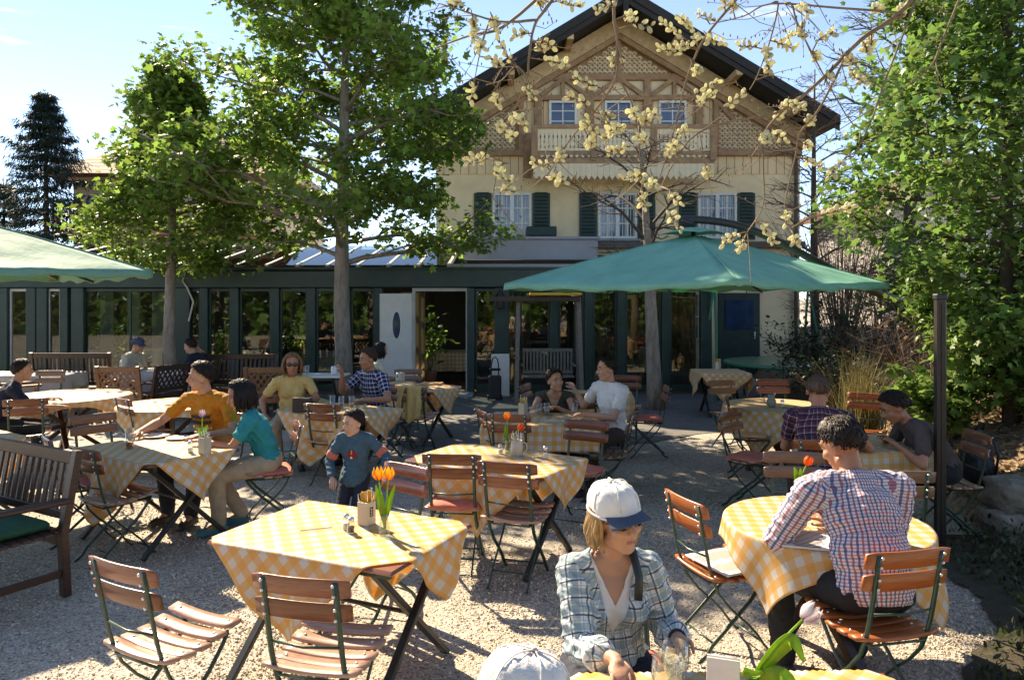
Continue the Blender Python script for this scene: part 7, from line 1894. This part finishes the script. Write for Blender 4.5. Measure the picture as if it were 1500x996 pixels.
# white board with a folding hand trolley
bd = thing('sign_board', 'white upright board by the entrance behind the trolley', 'board', ((733 - CX) / F * 14.9, 14.9, 0)); mb = MB(); mb.box((0, 0, .44), (.36, .03, .86), bev=.006); mb.build('panel', MT['white_paint'], bd); mb = MB(); mb.box((0, .06, .02), (.40, .26, .04), bev=.006); mb.build('foot', MT['grey_wood'], bd)
tl = thing('hand_trolley', 'black hand trolley with a hooped handle before the white board', 'trolley', ((725 - CX) / F * 14.5, 14.5, 0)); mb = MB(); a = [(-.07, 0, .35), (-.07, .03, .68), (-.045, .04, .80), (0, .04, .84), (.045, .04, .80), (.07, .03, .68), (.07, 0, .35)]; mb.tube(a, .012, 8); mb.build('handle', MT['black'], tl, True); mb = MB(); mb.box((0, 0, .26), (.25, .16, .46), bev=.03); mb.box((0, .02, .60), (.22, .10, .05), bev=.015); mb.build('body', MT['black'], tl)
for s in (-1, 1): mb = MB(); mb.lathe([(0, -.015), (.05, -.015), (.055, 0), (.05, .015), (0, .015)], 16); o = mb.build('wheel', MT['dark_metal'], tl, True); o.rotation_euler = (0, R(90), 0); o.location = (s * .13, .05, .055)
ln = thing('wall_lantern', 'black iron lantern on the green post right of the entrance', 'lantern', ((733 - CX) / F * 15.25, 15.25, 1.75)); mb = MB(); mb.lathe([(.03, 0), (.07, .03), (.085, .25), (.10, .26), (.03, .36), (.01, .40)], 6); mb.build('housing', MT['dark_metal'], ln); mb = MB(); mb.tube([(0, .15, .3), (0, .08, .48), (0, 0, .40)], .012, 6); mb.build('bracket', MT['dark_metal'], ln, True)
# children's swing and trampoline at the right
MT['play_green'] = P('green_play_frame_paint', (.015, .16, .085), .4, .15, 20, coat=.2)
pf = thing('play_swing', 'green tubular children’s swing frame in the shade at the right', 'swing', (5.1, 15.2, 0)); mb = MB(); mb.tube([(-1.1, 0, 2.35), (1.0, 0, 2.35)], .03, 8)
pf_top = mb.build('top_bar', MT['play_green'], pf, True)
for s, x in ((-1, -1.0), (1, .9)):
    for y in (-.7, .7): mb = MB(); mb.tube([(x, 0, 2.33), (x + s * .12, y, 0)], .026, 8); mb.build('leg', MT['play_green'], pf, True)
mb = MB(); mb.tube([(-.35, 0, 2.32), (-.35, 0, 1.55), (-.5, 0, .75)], .009, 5); mb.tube([(-.35, 0, 2.32), (-.345, 0, 1.55), (-.15, 0, .75)], .009, 5); mb.box((-.325, 0, .73), (.40, .16, .03), bev=.008); mb.build('swing', MT['black'], pf)
tp = thing('trampoline', 'round trampoline with dark green rim in front of the swing frame', 'trampoline', (5.35, 14.2, 0)); mb = MB(); mb.lathe([(1.0, .72), (1.3, .72), (1.32, .75), (1.3, .78), (1.0, .77)], 40); mb.build('rim', MT['play_green'], tp, True); mb = MB(); mb.lathe([(0, .73), (1.0, .735)], 40); mb.build('mat', MT['black'], tp, True)
for k in range(6): a = k * 1.047; mb = MB(); mb.tube([(1.25 * math.cos(a), 1.25 * math.sin(a), .72), (1.25 * math.cos(a), 1.25 * math.sin(a), 0)], .022, 6); mb.build('leg', MT['play_green'], tp, True)

from mathutils import noise as mnoise
# rough stone wall holding the bank
MT['stone'] = P('rough_grey_stone', (.27, .235, .185), .9, .45, 7, bump=.05, bscale=9, dirt=((.09, .085, .055), 5, .8))
sw_ = thing('stone_wall', 'low wall of rough grey boulders holding the bank at the right', 'wall', (4.0, 6.25, 0)); mb = MB(); rg = random.Random(4)
for row in range(2):
    x = -.05 + row * .1
    while x < 3.2:
        l = rg.uniform(.20, .46); h = rg.uniform(.20, .28); bm = bmesh.new(); bmesh.ops.create_cube(bm, size=1); bmesh.ops.subdivide_edges(bm, edges=bm.edges[:], cuts=5, use_grid_fill=True)
        vs = []; sd = V((rg.uniform(0, 50), rg.uniform(0, 50), 0))
        for v in bm.verts:
            p_ = v.co.lerp(v.co.normalized() * .62, .42); p_ = p_ * (1 + .30 * mnoise.noise(v.co * 2.2 + sd) + .10 * mnoise.noise(v.co * 7 + sd)); vs.append(((x + l / 2) + p_.x * l * 1.12, p_.y * .40 + row * .07, row * .22 + h / 2 + p_.z * h * 1.15))
        bm.verts.index_update(); mb.add(vs, [tuple(v.index for v in f.verts) for f in bm.faces]); bm.free(); x += l
mb.build('boulder', MT['stone'], sw_, True)
bg_ = thing('backpack', 'black backpack slumped on the bank behind the stone wall', 'bag', (4.20, 6.80, .30), R(15)); mb = MB(); mb.ell((0, 0, .24), (.165, .13, .29), None, 24, 16); mb.ell((-.02, -.10, .17), (.12, .07, .15), None, 16, 12); co, f = voxel(mb, .012, 6); co = wrinkle(co, f, .010, 3); to_mesh('body', co, f, [P('black_nylon', (.014, .013, .014), .55, .3, 20, bump=.004, bscale=30)], bg_); mb = MB(); mb.tube([(-.04, -.02, .50), (-.02, -.06, .57), (.04, -.06, .57), (.06, -.02, .50)], .010, 6); mb.tube([(.07, -.10, .46), (.06, -.18, .3), (.08, -.12, .08)], .012, 6); mb.build('strap', MT['black'], bg_, True)
# potted plants behind the veranda glass
for k, (px, y, h) in enumerate(((335, 16.3, 1.0), (430, 16.5, 1.2), (165, 16.4, 1.4), (630, 16.6, 1.3))):
    x = (px - CX) / F * y; t = thing('potted_plant', 'green potted plant inside the veranda ' + ('left of the green door post', 'between the two maple trunks', 'at the far left', 'inside the open doorway')[k], 'plant', (x, y, .05), 0, 'potted plants inside the veranda'); mb = MB(); mb.lathe([(.12, 0), (.16, .3), (.17, .32), (.14, .32), (.13, .28), (0, .28)], 16); mb.build('pot', P('clay_pot', (.30, .13, .07), .8, .2, 10), t, True)
    r2 = np.random.default_rng(k); n = 260; p_ = r2.normal(0, 1, (n, 3)) * (.16, .16, .25) + (0, 0, .3 + h * .55); leaves('foliage', p_, r2.normal(0, 1, (n, 3)), .13, MT['leaf2'], t, (OVAL, OVAL_F), .3, .6, r2)
    mb = MB()
    for q in range(5): mb.tube([(0, 0, .28), (r2.normal() * .05, r2.normal() * .05, .5), (r2.normal() * .12, r2.normal() * .12, .3 + h * .6)], .008, 5)
    mb.build('stem', MT['twig_warm'], t, True)
